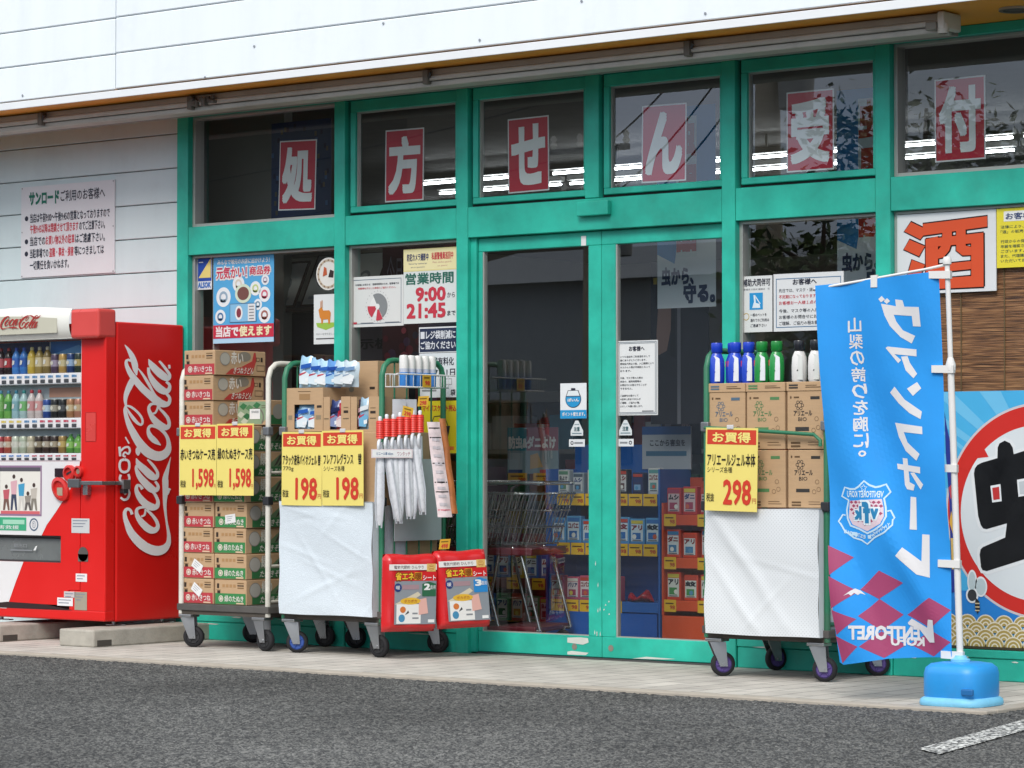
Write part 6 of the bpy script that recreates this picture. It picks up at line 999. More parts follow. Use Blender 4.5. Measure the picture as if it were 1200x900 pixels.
for a, b_, r_, c in ((.17, .52, .062, '9ab4c8'), (.12, .30, .045, '4a78a8'), (.85, .53, .048, 'd86a80'), (.85, .30, .050, 'a86a60'), (.70, .60, .045, 'c8d890'), (.86, .69, .032, 'b8a8c0'), (.42, .66, .05, 'e0d8c8'), (.74, .42, .035, '7a98b0')):
    pn.disc(W_ * a, H * b_, r_, ink('eef4f6'), .001); pn.ring(W_ * a, H * b_, r_ * .35, r_ * .6, ink(c), .002, n=14); pn.rect(W_ * a - r_ * .4, H * b_ - r_ * .5, W_ * a + r_ * .3, H * b_ - r_ * .2, ink(c), .002)
pn.rect(W_ * .28, H * .23, W_ * .72, H * .44, ink('8ac4e8'), .0025); pn.frame(W_ * .28, H * .23, W_ * .72, H * .44, .003, ink('4a5a78'), .003); pn.disc(W_ * .43, H * .335, .032, WHITE, .003, ry=.045); pn.disc(W_ * .43, H * .335, .020, ink('8a3a48'), .0035, ry=.03); pn.rect(W_ * .58, H * .24, W_ * .70, H * .43, ink('e8eaea'), .003)
for q in range(5): pn.rect(W_ * .60, H * (.26 + q * .034), W_ * .68, H * (.272 + q * .034), GREYP, .004)
pn.disc(W_ * .5, H * .55, .07, ink('d8e8d0'), .0022, ry=.06); pn.disc(W_ * .5, H * .55, .05, ink('7a5048'), .0026, ry=.042); fin()
g, pn, W_, H, fin = sign('round_sticker', -2.188, -1.99, 2.157, 2.367, .056, 'round white sticker with small red and black figures', 'sticker', WHITE, .0005)
g.v = []; g.f = []; g.m = []; g.sm = []; pn = front(g, .056, -2.188, 2.157); pn.disc(.1, .105, .1, ink('eceae4'), .001); pn.ring(.1, .105, .076, .09, ink('c8b8a0'), .002, n=24)
for q in range(16): a = q * .3927; pn.rect(.1 + .083 * math.cos(a) - .005, .105 + .083 * math.sin(a) - .005, .1 + .083 * math.cos(a) + .005, .105 + .083 * math.sin(a) + .005, ink('8a7060'), .003)
pn.poly([(.055, .09), (.09, .10), (.085, .14), (.065, .15)], ink('c8603a'), .003); pn.poly([(.10, .085), (.14, .08), (.145, .12), (.115, .13)], ink('3a2a28'), .003); fin()
g, pn, W_, H, fin = sign('animal_sticker', -2.208, -1.99, 1.834, 2.138, .056, 'white sticker with an orange animal on a green mound', 'sticker', ink('e6eaea'), .001)
pn.poly([(.02, .13), (.03, .105), (.1, .085), (.17, .105), (.18, .13)], ink('a0c850'), .001); pn.poly([(.05, .165), (.062, .15), (.062, .125), (.076, .125), (.078, .15), (.118, .15), (.12, .122), (.134, .122), (.137, .16), (.14, .19), (.128, .205), (.078, .205), (.07, .225), (.058, .225), (.04, .21), (.042, .2)], ink('dc8a34'), .002); pn.rect(.056, .222, .062, .262, ink('c87a30'), .002); pn.rect(.066, .222, .072, .268, ink('c87a30'), .002)
pn.text('マナーを守りましょう', .02, .055, .19, .068, GREYP, .002); pn.rect(.02, .03, .17, .036, ink('4a4a50'), .002); fin()
# security / fan sign
g, pn, W_, H, fin = sign('clock_notice', -1.905, -1.485, 1.928, 2.232, .050, 'white notice with a grey and red dial chart', 'sign', ink('e4e6e4', .4), .006)
pn.frame(.016, .018, W_ - .016, H - .018, .003, ink('3a5a78'), .001); pn.text('お客様にお知らせ：混雑時間帯のため、駐車場では', W_ * .10, H * .82, W_ * .92, H * .86, K, .001, .01); pn.text('時間帯をずらした来店にご協力ください。', W_ * .15, H * .745, W_ * .86, H * .785, RD, .001, .01)
cx, cz = W_ * .52, H * .40; pn.ring(cx, cz, .0, .062, ink('eef0ee'), .001)
for t0, t1, r0, r1, c in ((-60, 118, .016, .078, '8a8e90'), (178, 235, .018, .080, 'c84050'), (262, 298, .020, .086, 'c84050')): pn.ring(cx, cz, r0, r1, ink(c), .002, n=16, t0=t0, t1=t1)
for q in range(24): a = q * .2618; pn.rect(cx + .092 * math.cos(a) - .002, cz + .092 * math.sin(a) - .002, cx + .092 * math.cos(a) + .002, cz + .092 * math.sin(a) + .002, GREYP, .002)
pn.rect(W_ * .05, H * .06, W_ * .13, H * .10, ink('c84050'), .002); pn.rect(W_ * .2, H * .07, W_ * .44, H * .085, GREYP, .002); pn.rect(W_ * .66, H * .07, W_ * .93, H * .085, GREYP, .002); fin()
g, pn, W_, H, fin = sign('opening_hours', -1.480, -1.068, 1.936, 2.380, .046, 'white opening hours board with yellow camera warning on top', 'sign', ink('e2e8e6', .4), .006)
pn.rect(0, H * .70, W_, H, ink('f0e4a0'), .001); pn.rect(.002, H * .715, W_ - .002, H * .99, ink('f4eab4'), .0015); pn.text('防犯カメラ撮影中', W_ * .07, H * .84, W_ * .47, H * .935, ink('2f3a68'), .002, .03); pn.text('私服警備員巡回中', W_ * .53, H * .845, W_ * .93, H * .94, ink('d0484e'), .002, .03)
pn.text('Security cameras', W_ * .10, H * .785, W_ * .44, H * .815, ink('5a6080'), .002); pn.text('are in operation', W_ * .14, H * .74, W_ * .40, H * .765, ink('5a6080'), .002); pn.text('Plain clothes guards', W_ * .55, H * .79, W_ * .90, H * .82, ink('c08080'), .002); pn.text('on patrol', W_ * .64, H * .745, W_ * .82, H * .77, ink('c08080'), .002)
pn.text('営業時間', W_ * .04, H * .525, W_ * .93, H * .675, ink('2a6a5a'), .001, .025); pn.text('9:00', W_ * .24, H * .30, W_ * .78, H * .475, ink('cc3a4c'), .001, .035); pn.text('から', W_ * .82, H * .33, W_ * .96, H * .40, K, .001, .01); pn.text('21:45', W_ * .07, H * .075, W_ * .78, H * .26, ink('cc3a4c'), .001, .035); pn.text('まで', W_ * .82, H * .09, W_ * .97, H * .155, K, .001, .02); fin()
g, pn, W_, H, fin = sign('bag_notice', -1.363, -1.068, 1.760, 1.912, .050, 'navy notice with two lines of white writing', 'sign', ink('e8eaec'), .004)
pn.rect(.006, .005, W_ - .006, H - .008, ink('27324e'), .001); pn.text('■レジ袋削減に', W_ * .05, H * .53, W_ * .95, H * .85, ink('e0e4ea'), .002, .03); pn.text('ご協力ください', W_ * .05, H * .14, W_ * .95, H * .44, ink('e0e4ea'), .002, .03); fin()
g, pn, W_, H, fin = sign('fee_notice', -1.363, -1.068, 1.494, 1.757, .052, 'white notice below the navy one, with dark writing', 'sign', ink('dfe6ea'), .004)
pn.text('袋有料化', W_ * .35, H * .72, W_ * .90, H * .90, K, .001, .02); pn.text('7月1日', W_ * .40, H * .47, W_ * .93, H * .64, K, .001, .02); pn.frame(W_ * .55, H * .28, W_ * .85, H * .42, .003, GREYP, .001); pn.rect(W_ * .08, H * .36, W_ * .4, H * .40, ink('5ab08a'), .001); pn.rect(W_ * .08, H * .14, W_ * .45, H * .18, GREYP, .001); pn.text('袋', W_ * .82, H * .04, W_ * .94, H * .18, K, .001, .02); fin()
g, pn, W_, H, fin = sign('basket_notice', -1.345, -1.068, 1.165, 1.474, .050, 'yellow notice with a drawn black shopping basket', 'sign', ink('dcd02e'), .003)
pn.text('マイバスケット持込', W_ * .04, H * .80, W_ * .96, H * .92, ink('c83a3a'), .001, .03); pn.poly([(W_ * .28, H * .30), (W_ * .74, H * .30), (W_ * .80, H * .52), (W_ * .22, H * .52)], ink('35383e'), .001); pn.line([(W_ * .26, H * .52), (W_ * .36, H * .70), (W_ * .64, H * .72), (W_ * .74, H * .52)], .006, ink('35383e'), .001); pn.rect(W_ * .55, H * .06, W_ * .90, H * .13, ink('e07a3a'), .001); fin()
g, pn, W_, H, fin = sign('chalk_board', -1.80, -1.40, 1.36, 1.71, .060, 'black hanging sign with thin white writing beside the cart', 'sign', ink('1c1e22'), .003); pn.text('きほん', W_ * .45, H * .60, W_ * .98, H * .84, ink('9aa4aa'), .001); pn.text('＋', W_ * .66, H * .2, W_ * .92, H * .45, ink('c0c8cc'), .001); fin()
# sliding door stickers
g, pn, W_, H, fin = sign('purse_sticker', -.312, -.126, 1.360, 1.561, .050, 'white sticker with a drawn blue coin purse on the left door', 'sticker', ink('eef2f4', .3), .001)
pn.rect(0, 0, W_, H * .24, ink('2a9ad4'), .001); pn.text('ポイント使えます。', W_ * .08, H * .07, W_ * .95, H * .18, WHITE, .002, .03); pn.disc(W_ * .5, H * .55, .056, K, .001, ry=.050); pn.disc(W_ * .5, H * .55, .052, ink('2a9ad4'), .002, ry=.046); pn.poly([(W_ * .22, H * .62), (W_ * .78, H * .62), (W_ * .70, H * .80), (W_ * .30, H * .80)], K, .0022); pn.poly([(W_ * .25, H * .64), (W_ * .75, H * .64), (W_ * .68, H * .785), (W_ * .32, H * .785)], ink('e8f0f2'), .003); pn.rect(W_ * .42, H * .80, W_ * .58, H * .86, K, .0022); pn.text('ぽいん', W_ * .30, H * .48, W_ * .72, H * .57, WHITE, .003, .04); fin()
for x0, q in ((-.250, 'left'), (.090, 'right')):
    g, pn, W_, H, fin = sign('warning_sticker', x0, x0 + .112, 1.200, 1.358, .051, f'small white triangular door warning sticker with tag below, on the {q} door', 'sticker', WHITE, .0005, 'door warning stickers')
    g.v = []; g.f = []; g.m = []; g.sm = []; pn = front(g, .051, x0, 1.200)
    pn.poly([(.012, .062), (.100, .062), (.100, .09), (.066, .148), (.046, .148), (.012, .09)], ink('dfe6e8', .3), .001); pn.text('注意', .036, .088, .076, .112, ink('4a6a70'), .002, .03); pn.rect(.022, .072, .09, .078, ink('7a9098'), .002); pn.rect(.04, .124, .072, .128, ink('7a9098'), .002)
    pn.rect(0, 0, .112, .042, ink('e6eaec', .3), .001); pn.ring(.022 if q == 'left' else .09, .021, .006, .011, K, .002, n=12); pn.rect(.038 if q == 'left' else .018, .016, .098 if q == 'left' else .07, .026, GREYP, .002); fin()
g, pn, W_, H, fin = sign('customer_notice', .088, .366, 1.374, 1.792, .050, 'tall white framed customer notice on the right sliding door', 'sign', ink('eaeceb', .4), .005)
pn.frame(.006, .006, W_ - .006, H - .006, .004, ink('8a949c'), .001); pn.frame(.014, .014, W_ - .014, H - .014, .0025, ink('5a6a78'), .001); pn.text('お客様へ', W_ * .30, H * .86, W_ * .68, H * .925, K, .001, .03)
for i, (tx, ln) in enumerate((('いつも当店をご利用頂きまして', .82), ('誠にありがとうございます。', .72), ('感染拡大防止の為、入口開閉により', .92), ('マスクの入荷が不規則となって', .82), ('おります。', .3), ('', 0), ('今後、マスク等の入荷は', .62), ('未定の、販売時間等は', .58), ('お問合せにお答えすることが', .72), ('できません。', .34), ('', 0), ('ご迷惑をお掛けして', .5), ('大変申し訳ありませんが', .56), ('ご理解、ご協力の程、', .54), ('よろしくお願い致します。', .62))):
    if tx: zt = H * (.80 - i * .0475); pn.text(tx, W_ * .08, zt - H * .028, W_ * (.08 + ln * .9), zt, ink('3a3c44'), .001, .012, res=1)
pn.rect(W_ * .62, H * .045, W_ * .90, H * .062, GREYP, .001); fin()
# right hand bay
g, pn, W_, H, fin = sign('assistance_dog_sign', .926, 1.125, 1.816, 2.121, .046, 'white assistance dog sign with a blue pictogram square', 'sign', ink('e6e8e6', .4), .005)
pn.text('補助犬同伴可', W_ * .06, H * .82, W_ * .94, H * .95, K, .001, .025); pn.text('盲導犬 介助犬 聴導犬　可', W_ * .08, H * .745, W_ * .92, H * .78, ink('5a5a64'), .001); pn.rect(W_ * .27, H * .40, W_ * .70, H * .70, ink('2a9ad8'), .001)
pn.poly([(W_ * .36, H * .43), (W_ * .62, H * .43), (W_ * .60, H * .50), (W_ * .48, H * .52), (W_ * .46, H * .66), (W_ * .40, H * .66), (W_ * .42, H * .54)], ink('e8f2f8'), .002); pn.line([(W_ * .46, H * .64), (W_ * .62, H * .50)], .006, ink('e8f2f8'), .002)
pn.ring(W_ * .16, H * .28, .016, .020, ink('c8a850'), .001, n=16)
for i, tx in enumerate(('一般のペットを', '連れてのご利用は', 'ご遠慮下さい')): pn.text(tx, W_ * .30, H * (.28 - i * .095), W_ * (.82 + .08 * (i == 1)), H * (.335 - i * .095), K, .001, .01)
fin()
g, pn, W_, H, fin = sign('customer_notice_board', 1.135, 1.575, 1.815, 2.125, .044, 'wide white customer notice with blue border, partly behind the flag', 'sign', ink('e8eaea', .4), .005)
pn.frame(.016, .02, W_ - .016, H - .025, .004, ink('4a78a0'), .001); pn.text('お客様へ', W_ * .28, H * .80, W_ * .62, H * .90, K, .001, .03)
for i, (tx, c) in enumerate((('先日では、マスク・消毒液等の入荷が', K), ('不定期になっております。入荷の際は', RD), ('お客様お一人様１点のみとさせて', RD), ('今後、マスク等の入荷、販売は、', K), ('お客様のお問合せにお答え出来ま', K), ('ご理解、ご協力の程お願い致します', K))): zt = H * (.74 - i * .108 - (.03 if i > 2 else 0)); pn.text(tx, W_ * .08, zt - H * .065, W_ * .9, zt, c if c is RD else ink('44464e'), .001, .01, res=1)
fin()
g, pn, W_, H, fin = sign('liquor_sign', 1.912, 2.490, 1.985, 2.402, .028, 'white sign with a huge orange red liquor character', 'sign', ink('e6e9ea', .4), .008)
ZK = [[(640, 270), (672, 226), (752, 268), (716, 312)], [(637, 358), (665, 312), (738, 346), (710, 394)], [(676, 410), (738, 436), (690, 548), (636, 548)], [(728, 238), (1030, 212), (1030, 262), (730, 294)], [(742, 312), (800, 300), (800, 548), (742, 552)], [(955, 300), (1012, 292), (1012, 545), (955, 548)], [(742, 312), (1012, 290), (1012, 336), (742, 352)], [(822, 275), (866, 272), (866, 330), (852, 372), (826, 402), (800, 408), (800, 366), (818, 345)], [(886, 270), (930, 266), (930, 350), (955, 356), (955, 396), (915, 396), (886, 372)], [(800, 436), (955, 424), (955, 462), (800, 474)], [(742, 508), (1012, 492), (1012, 548), (742, 555)]]
zk = [[((x - 605) / 463 * W_, H * (1 - (y - 190 + 10 * (x - 605) / 463) / 388)) for x, y in P] for P in ZK]
for P in zk: pn.line(P, .014, ink('26181a'), .0012, closed=True)
for i_, P in enumerate(zk): pn.poly(P, ink('e0562e'), .003 + .0002 * i_)
fin()
g, pn, W_, H, fin = sign('sales_notice', 2.495, 2.790, 2.10, 2.402, .026, 'yellow customer notice at the right edge beside the liquor sign', 'sign', ink('f0e040', .4), .006)
pn.rect(W_ * .14, H * .78, W_ * .88, H * .95, ink('f2f2ee'), .001); pn.text('お客様へ', W_ * .18, H * .81, W_ * .84, H * .92, ink('3a4a78'), .002, .02)
for i, tx in enumerate(('法律により、20歳未満', '「酒」の販売はお断り', '', '行政からの指導により', '年齢を確認させて頂き', 'ございます。', 'また、代理購入もご遠慮', 'いただいております。')):
    if tx: pn.text(tx, W_ * .08, H * (.66 - i * .082), W_ * (.08 + .075 * len(tx)), H * (.715 - i * .082), ink('5a6a50'), .001, .01, res=1)
fin()
# bamboo blind
def bamboo():
    m, t, b = newmat('split_bamboo'); n = t.nodes; l = t.links.new; tcx = n.new('ShaderNodeTexCoord'); mpn = n.new('ShaderNodeMapping'); mpn.inputs['Scale'].default_value = (6, 1, 190); l(tcx.outputs['Object'], mpn.inputs[0])
    nz = n.new('ShaderNodeTexNoise'); nz.inputs['Scale'].default_value = 1; nz.inputs['Detail'].default_value = 6; nz.inputs['Distortion'].default_value = .5; l(mpn.outputs[0], nz.inputs['Vector'])
    cr = n.new('ShaderNodeValToRGB'); e = cr.color_ramp.elements; e[0].position = .35; e[0].color = (.045, .019, .009, 1); e[1].position = .66; e[1].color = (.38, .20, .085, 1); q = e.new(.5); q.color = (.20, .09, .035, 1); l(nz.outputs['Fac'], cr.inputs[0]); l(cr.outputs[0], b.inputs['Base Color']); b.inputs['Roughness'].default_value = .6
    bp = n.new('ShaderNodeBump'); bp.inputs['Strength'].default_value = .8; bp.inputs['Distance'].default_value = .004; l(nz.outputs['Fac'], bp.inputs['Height']); l(bp.outputs[0], b.inputs['Normal']); return m
BB = bamboo(); t = thing('bamboo_blind', 'brown split bamboo blind hanging behind the liquor sign', 'blind', (2.34, .06, 1.2)); g = MB(); z = 1.20
r_ = random.Random(3)
while z < 2.40: h = r_.uniform(.0055, .0085); y = .06 + r_.uniform(-.002, .002); g.box((1.90 + r_.uniform(0, .01), y - .003, z), (2.795, y + .003, z + h), BB); z += h + .0006
g.build('slats', t)
g = MB()
for x in (2.02, 2.27, 2.52, 2.74): g.tube([(x, .054, 1.2), (x + .003, .053, 1.8), (x, .054, 2.40)], .0035, pm('6b5a3c', .8), 5)
g.build('cords', t)
# blue repellent poster
g, pn, W_, H, fin = sign('repellent_poster', 1.900, 2.795, .158, 1.474, .030, 'large blue poster with a black insect character in a red ring', 'poster', ink('4fb8ec', .35), .004)
X0, Z0 = 1.900, .158
def q_(P): return [(a - X0, b_ - Z0) for a, b_ in P]
import math as _m
for i in range(9):
    a0 = R(205 - i * 14); a1 = R(205 - i * 14 - 6); c0 = (2.74, .865)
    P = [(c0[0] + .3 * _m.cos(a0), c0[1] + .3 * _m.sin(a0)), (min(2.79, max(1.902, c0[0] + 1.2 * _m.cos(a0))), min(1.472, max(.16, c0[1] + 1.2 * _m.sin(a0)))), (min(2.79, max(1.902, c0[0] + 1.2 * _m.cos(a1))), min(1.472, max(.16, c0[1] + 1.2 * _m.sin(a1)))), (c0[0] + .3 * _m.cos(a1), c0[1] + .3 * _m.sin(a1))]
    pn.poly(q_(P), ink('74c8f2', .35), .0006)
pn.poly(q_([(1.902, .30), (2.4, .30), (2.794, .30), (2.794, .52), (2.4, .45), (1.902, .46)]), ink('2a86d8', .35), .0008)
CX, CZ, RO, RI = 2.74, .865, .535, .445
def arc(r_, a0, a1, n_, cx=CX, cz=CZ): return [(cx + r_ * _m.cos(R(a0 + (a1 - a0) * i / n_)), cz + r_ * _m.sin(R(a0 + (a1 - a0) * i / n_))) for i in range(n_ + 1)]
lim = _m.degrees(_m.acos((2.794 - CX) / RO)); limi = _m.degrees(_m.acos((2.794 - 2.725) / RI))
pn.poly(q_(arc(RO + .012, lim, 360 - lim, 60)), ink('d8d0d4', .35), .0012); pn.poly(q_(arc(RO, lim, 360 - lim, 60)), ink('d8332c', .35), .0016); pn.poly(q_(arc(RI, limi, 360 - limi, 60, 2.725, .852)), ink('e4ebee', .35), .002)
pn.poly(q_([(2.270, 1.08), (2.325, 1.065), (2.345, 1.10), (2.37, 1.13), (2.442, 1.137), (2.405, 1.20), (2.33, 1.16)]), ink('d8332c', .35), .0024)
BK = pm('131417', .18, var=.1, spec=.7); WO = ink('eef2f4', .35)
body = [(2.381, .836), (2.358, 1.054), (2.363, 1.078), (2.378, 1.096), (2.404, 1.108), (2.493, 1.131), (2.495, 1.185), (2.505, 1.206), (2.535, 1.220), (2.565, 1.207), (2.580, 1.185), (2.586, 1.151), (2.70, 1.183), (2.794, 1.21), (2.794, .862), (2.66, .826), (2.655, .76), (2.794, .80), (2.794, .66), (2.639, .619), (2.429, .555), (2.405, .560), (2.396, .575), (2.389, .638), (2.394, .665), (2.407, .677), (2.535, .728), (2.545, .80), (2.43, .769), (2.410, .772), (2.397, .788)]
def grow(P, d):
    o = []; n_ = len(P)
    for i in range(n_):
        a, b_, c = Vector(P[i - 1]), Vector(P[i]), Vector(P[(i + 1) % n_]); e = (c - a); e = Vector((-e.y, e.x)).normalized() * d if e.length else Vector((0, 0)); o.append((min(2.7945, b_.x + e.x), b_.y + e.y))
    return o
pn.poly(q_(grow(body, .018)), WO, .003); pn.poly(q_(body), BK, .004)
for P in ([(2.453, .990), (2.510, .999), (2.517, .912), (2.463, .905)], [(2.604, 1.021), (2.67, 1.032), (2.675, .945), (2.612, .935)]):
    pn.poly(q_(P), WO, .005); c = (sum(a for a, _ in P) / 4, sum(b_ for _, b_ in P) / 4); pn.poly(q_([(c[0] + (a - c[0]) * .68, c[1] + (b_ - c[1]) * .72) for a, b_ in P]), ink('c83a3a' if P[0][0] < 2.5 else 'c8d0d4', .35), .006)
pn.poly(q_([(2.188, 1.373), (2.20, 1.30), (2.235, 1.16), (2.262, 1.05), (2.262, .45), (2.225, .44), (2.215, .9), (2.195, 1.15)]), ink('2f3f98', .35), .0034); pn.poly(q_([(2.212, .98), (2.222, .92), (2.24, .94), (2.23, 1.0)]), ink('c84a58'), .004); pn.poly(q_([(2.215, .80), (2.235, .74), (2.24, .80), (2.225, .86)]), ink('e8b850'), .004); pn.poly(q_([(2.222, .72), (2.24, .72), (2.243, .56), (2.228, .56)]), ink('e0c070'), .004)
# small plain fly
fx, fz = 2.36, .43
for w_a in ((2.345, .50, .020, .05), (2.395, .475, .028, .042)): pn.disc(w_a[0] - X0, w_a[1] - Z0, w_a[2] + .008, WO, .004, ry=w_a[3] + .01); pn.disc(w_a[0] - X0, w_a[1] - Z0, w_a[2], ink('c4d4d8'), .0048, ry=w_a[3])
pn.disc(fx - .015 - X0, fz - Z0, .036, WO, .0044, ry=.04); pn.disc(fx - .015 - X0, fz - Z0, .026, ink('3a3c40'), .0052, ry=.03); pn.poly(q_([(2.365, .42), (2.385, .40), (2.39, .36), (2.375, .335), (2.36, .37)]), ink('2a2a2c'), .0052)
for q in range(3): pn.rect(2.362 - X0, .35 + q * .018 - Z0, 2.388 - X0, .356 + q * .018 - Z0, ink('d8c8a0'), .006)
# scale pattern along the foot
GD, CR2 = ink('b49c58', .4), ink('ece4cc', .4)
pn.rect(0, 0, W_, .012, ink('4a4030'), .0085)
for row in range(3, -1, -1):
    for k in range(0, 10):
        x = 1.95 + k * .105 + (.0525 if row % 2 else 0)
        if x > 2.80 - .052: continue
        z = .158 + .012 + row * .036
        for j, (r_, c) in enumerate(((.056, CR2), (.050, GD), (.038, CR2), (.031, GD), (.020, CR2), (.013, GD))):
            pn.poly([(x - X0 + r_ * _m.cos(R(a)) , max(.013, z - Z0 + r_ * _m.sin(R(a)))) for a in range(0, 181, 15)], c, .0048 + (3 - row) * .0008 + j * .0001)
fin()

# ================================================================== STORE INTERIOR SEEN THROUGH THE GLASS
def hang_poster(x0, x1, z0, z1, y, lab):
    g, pn, W_, H, fin = sign('hanging_poster', x0, x1, z0, z1, y, lab, 'poster', ink('dfe4ea'), .002, 'insect repellent posters hanging inside')
    k = .42 * 1.15; pn.poly([(0, H * .30), (0, H), (W_, H), (W_, H * .36), (W_ * .62, H * .36), (W_ * .36, H * .36), (W_ * .3, H * .22), (0, H * .27)], ink('2f86c8'), .001); pn.rect(W_ * .33, H * .25, W_ * .68, H * .95, ink('d8e0e6'), .002)
    for i, c in enumerate('用品'): pass
    for i, c in enumerate('虫用品'): pn.text(c, W_ * .36, H * (.76 - i * .235), W_ * .65, H * (.93 - i * .235), ink('c03a30'), .003, .07)
    pn.text('虫から、', W_ * .08, H * .115, W_ * .62, H * .20, ink('243458'), .002, .05); pn.text('守る。', W_ * .46, H * .025, W_ * .98, H * .115, ink('243458'), .002, .05); fin()
hang_poster(.05, .455, 1.995, 3.15, .50, 'blue and white insect repellent poster hanging inside behind the right door')
hang_poster(1.245, 1.66, 2.03, 3.16, .52, 'blue and white insect repellent poster hanging inside behind the right bay')
g, pn, W_, H, fin = sign('wall_poster', -2.93, -2.42, 2.45, 3.28, .45, 'dark blue patterned poster inside behind the leftmost transom', 'poster', ink('24406e'), .004)
r_ = random.Random(9)
for i in range(70): a, b_ = r_.random() * W_ * .94, r_.random() * H * .96; pn.rect(a, b_, a + .02, b_ + .03, ink(r_.choice(('1a2850', '3a68a0', '15204a', '5a5a50'))), .001 + r_.random() * .0008)
fin()
g, pn, W_, H, fin = sign('dim_poster', -1.95, -1.20, 1.30, 2.50, .40, 'dark maroon poster inside behind the opening hours board', 'poster', ink('4a1c26'), .004)
pn.poly([(W_ * .55, H * .75), (W_ * .7, H), (W_ * .8, H), (W_ * .65, H * .72)], ink('6a2430'), .001); pn.text('今月の品', W_ * .05, H * .70, W_ * .4, H * .9, ink('8a7a88'), .002)
for i in range(60): a, b_ = r_.random() * W_ * .92, r_.random() * H * .5; pn.disc(a + .02, b_ + .02, .02 + r_.random() * .02, ink(r_.choice(('8a2438', '6a1c2c', '5a3a5a', '3a3048', 'a84a58'))), .001 + r_.random() * .002, n=8)
fin()
# notice board and pictures inside the leftmost bay
g, pn, W_, H, fin = sign('notice_board', -3.4, -2.10, 1.2, 2.16, .80, 'grey customer notice board inside the leftmost bay', 'notice board', pm('5a545c', .6), .02)
pn.text('掲示板', W_ * .60, H * .66, W_ * .90, H * .73, ink('1c1c20'), .001, .03); 
for a, b_, c, d in ((.58, .54, .70, .62), (.74, .53, .86, .58), (.88, .55, .96, .62)): pn.frame(W_ * a, H * b_, W_ * c, H * d, .006, ink('2a2c30'), .001)
pn.rect(W_ * .60, H * .555, W_ * .68, H * .605, ink('4a5a50'), .001); pn.rect(W_ * .74, H * .535, W_ * .86, H * .575, ink('7a3a44'), .001); fin()
for i, (a, b_, lab) in enumerate(((-3.02, .32, 'pale framed picture leaning at the left inside the leftmost bay'), (-2.70, .36, 'framed sheet in the middle of the ledge inside the leftmost bay'), (-2.36, .36, 'large framed sheet at the right of the ledge inside the leftmost bay'))):
    t = thing('framed_picture', lab, 'picture', (a, .70, 2.12), 'framed pictures on the ledge'); g = MB(); pn = Panel(g, (a - .14, .62, 2.11), (1, 0, .0), (.25, .25, 1)); pn.board(0, 0, .27, b_, ink('3f2c24'), -.012, 0); g.build('picture_frame', t); g = MB(); pn = Panel(g, (a - .14, .62, 2.11), (1, 0, .0), (.25, .25, 1)); pn.rect(.015, .015, .255, b_ - .015, ink('b4b8b4'), .001); pn.ring(.13, b_ * .5, .03, .05, ink('7a8084'), .002, n=16); pn.rect(.05, .05, .2, .07, ink('90969a'), .002); g.build('picture_print', t)
t = thing('ledge_shelf', 'dark ledge with small bottles inside the leftmost bay', 'shelf', (-2.6, .75, 2.42)); g = MB(); g.box((-3.4, .62, 2.08), (-2.0, .80, 2.105), pm('4a4038', .5)); g.box((-3.2, .70, 2.44), (-1.99, .80, 2.46), pm('7a7468', .5)); g.build('boards', t)
for i in range(7): x = -2.72 + i * .105; g = MB(); c = ('4a6a5a', '8a4a50', 'c8c8c0', '3a4a6a', 'b8b0a0', '5a8a6a', 'a06a70')[i]; g.lathe([(.0, 0), (.03, 0), (.032, .1), (.012, .14), (.012, .17), (0, .17)], (x, .74, 2.46), pm(c, .3), 10); tag(g.build('small_bottle', origin=(x, .74, 2.46)), f'small bottle on the upper ledge of the leftmost bay, {ordn[i]} from the left', 'bottle', 'small bottles on the upper ledge')
# display racks behind the doors
def rack(x0, x1, y0, z1, col, rows, lab, base_h):
    t = thing('display_rack', lab, 'display rack', ((x0 + x1) / 2, y0 + .2, 0)); g = MB(); m = pm(col, .45, var=.05)
    g.box((x0, y0 + .30, 0), (x1, y0 + .33, z1), m); g.box((x0, y0, 0), (x1, y0 + .30, base_h), m, .004); g.box((x0, y0, base_h), (x0 + .012, y0 + .3, z1 - .15), m); g.box((x1 - .012, y0, base_h), (x1, y0 + .3, z1 - .15), m); g.build('rack_body', t)
    for z in rows: g = MB(); g.box((x0 + .013, y0 - .004, z - .062), (x1 - .013, y0 + .298, z), m, .003); g.build('rack_shelf', t)
    return t
def shelf_tag_part(t, x, y, z, w_=.085):
    g = MB(); pn = front(g, y, x, z); pn.board(0, -.008, w_, .064, ink('f2c22e'), -.001, .001); pn.text('98', w_ * .5, .008, w_ * .9, .03, ink('c04028'), .002, .03); pn.rect(.01, .038, w_ * .8, .046, ink('6a4a18'), .002); g.build('price_tag', t)
PR = random.Random(31)
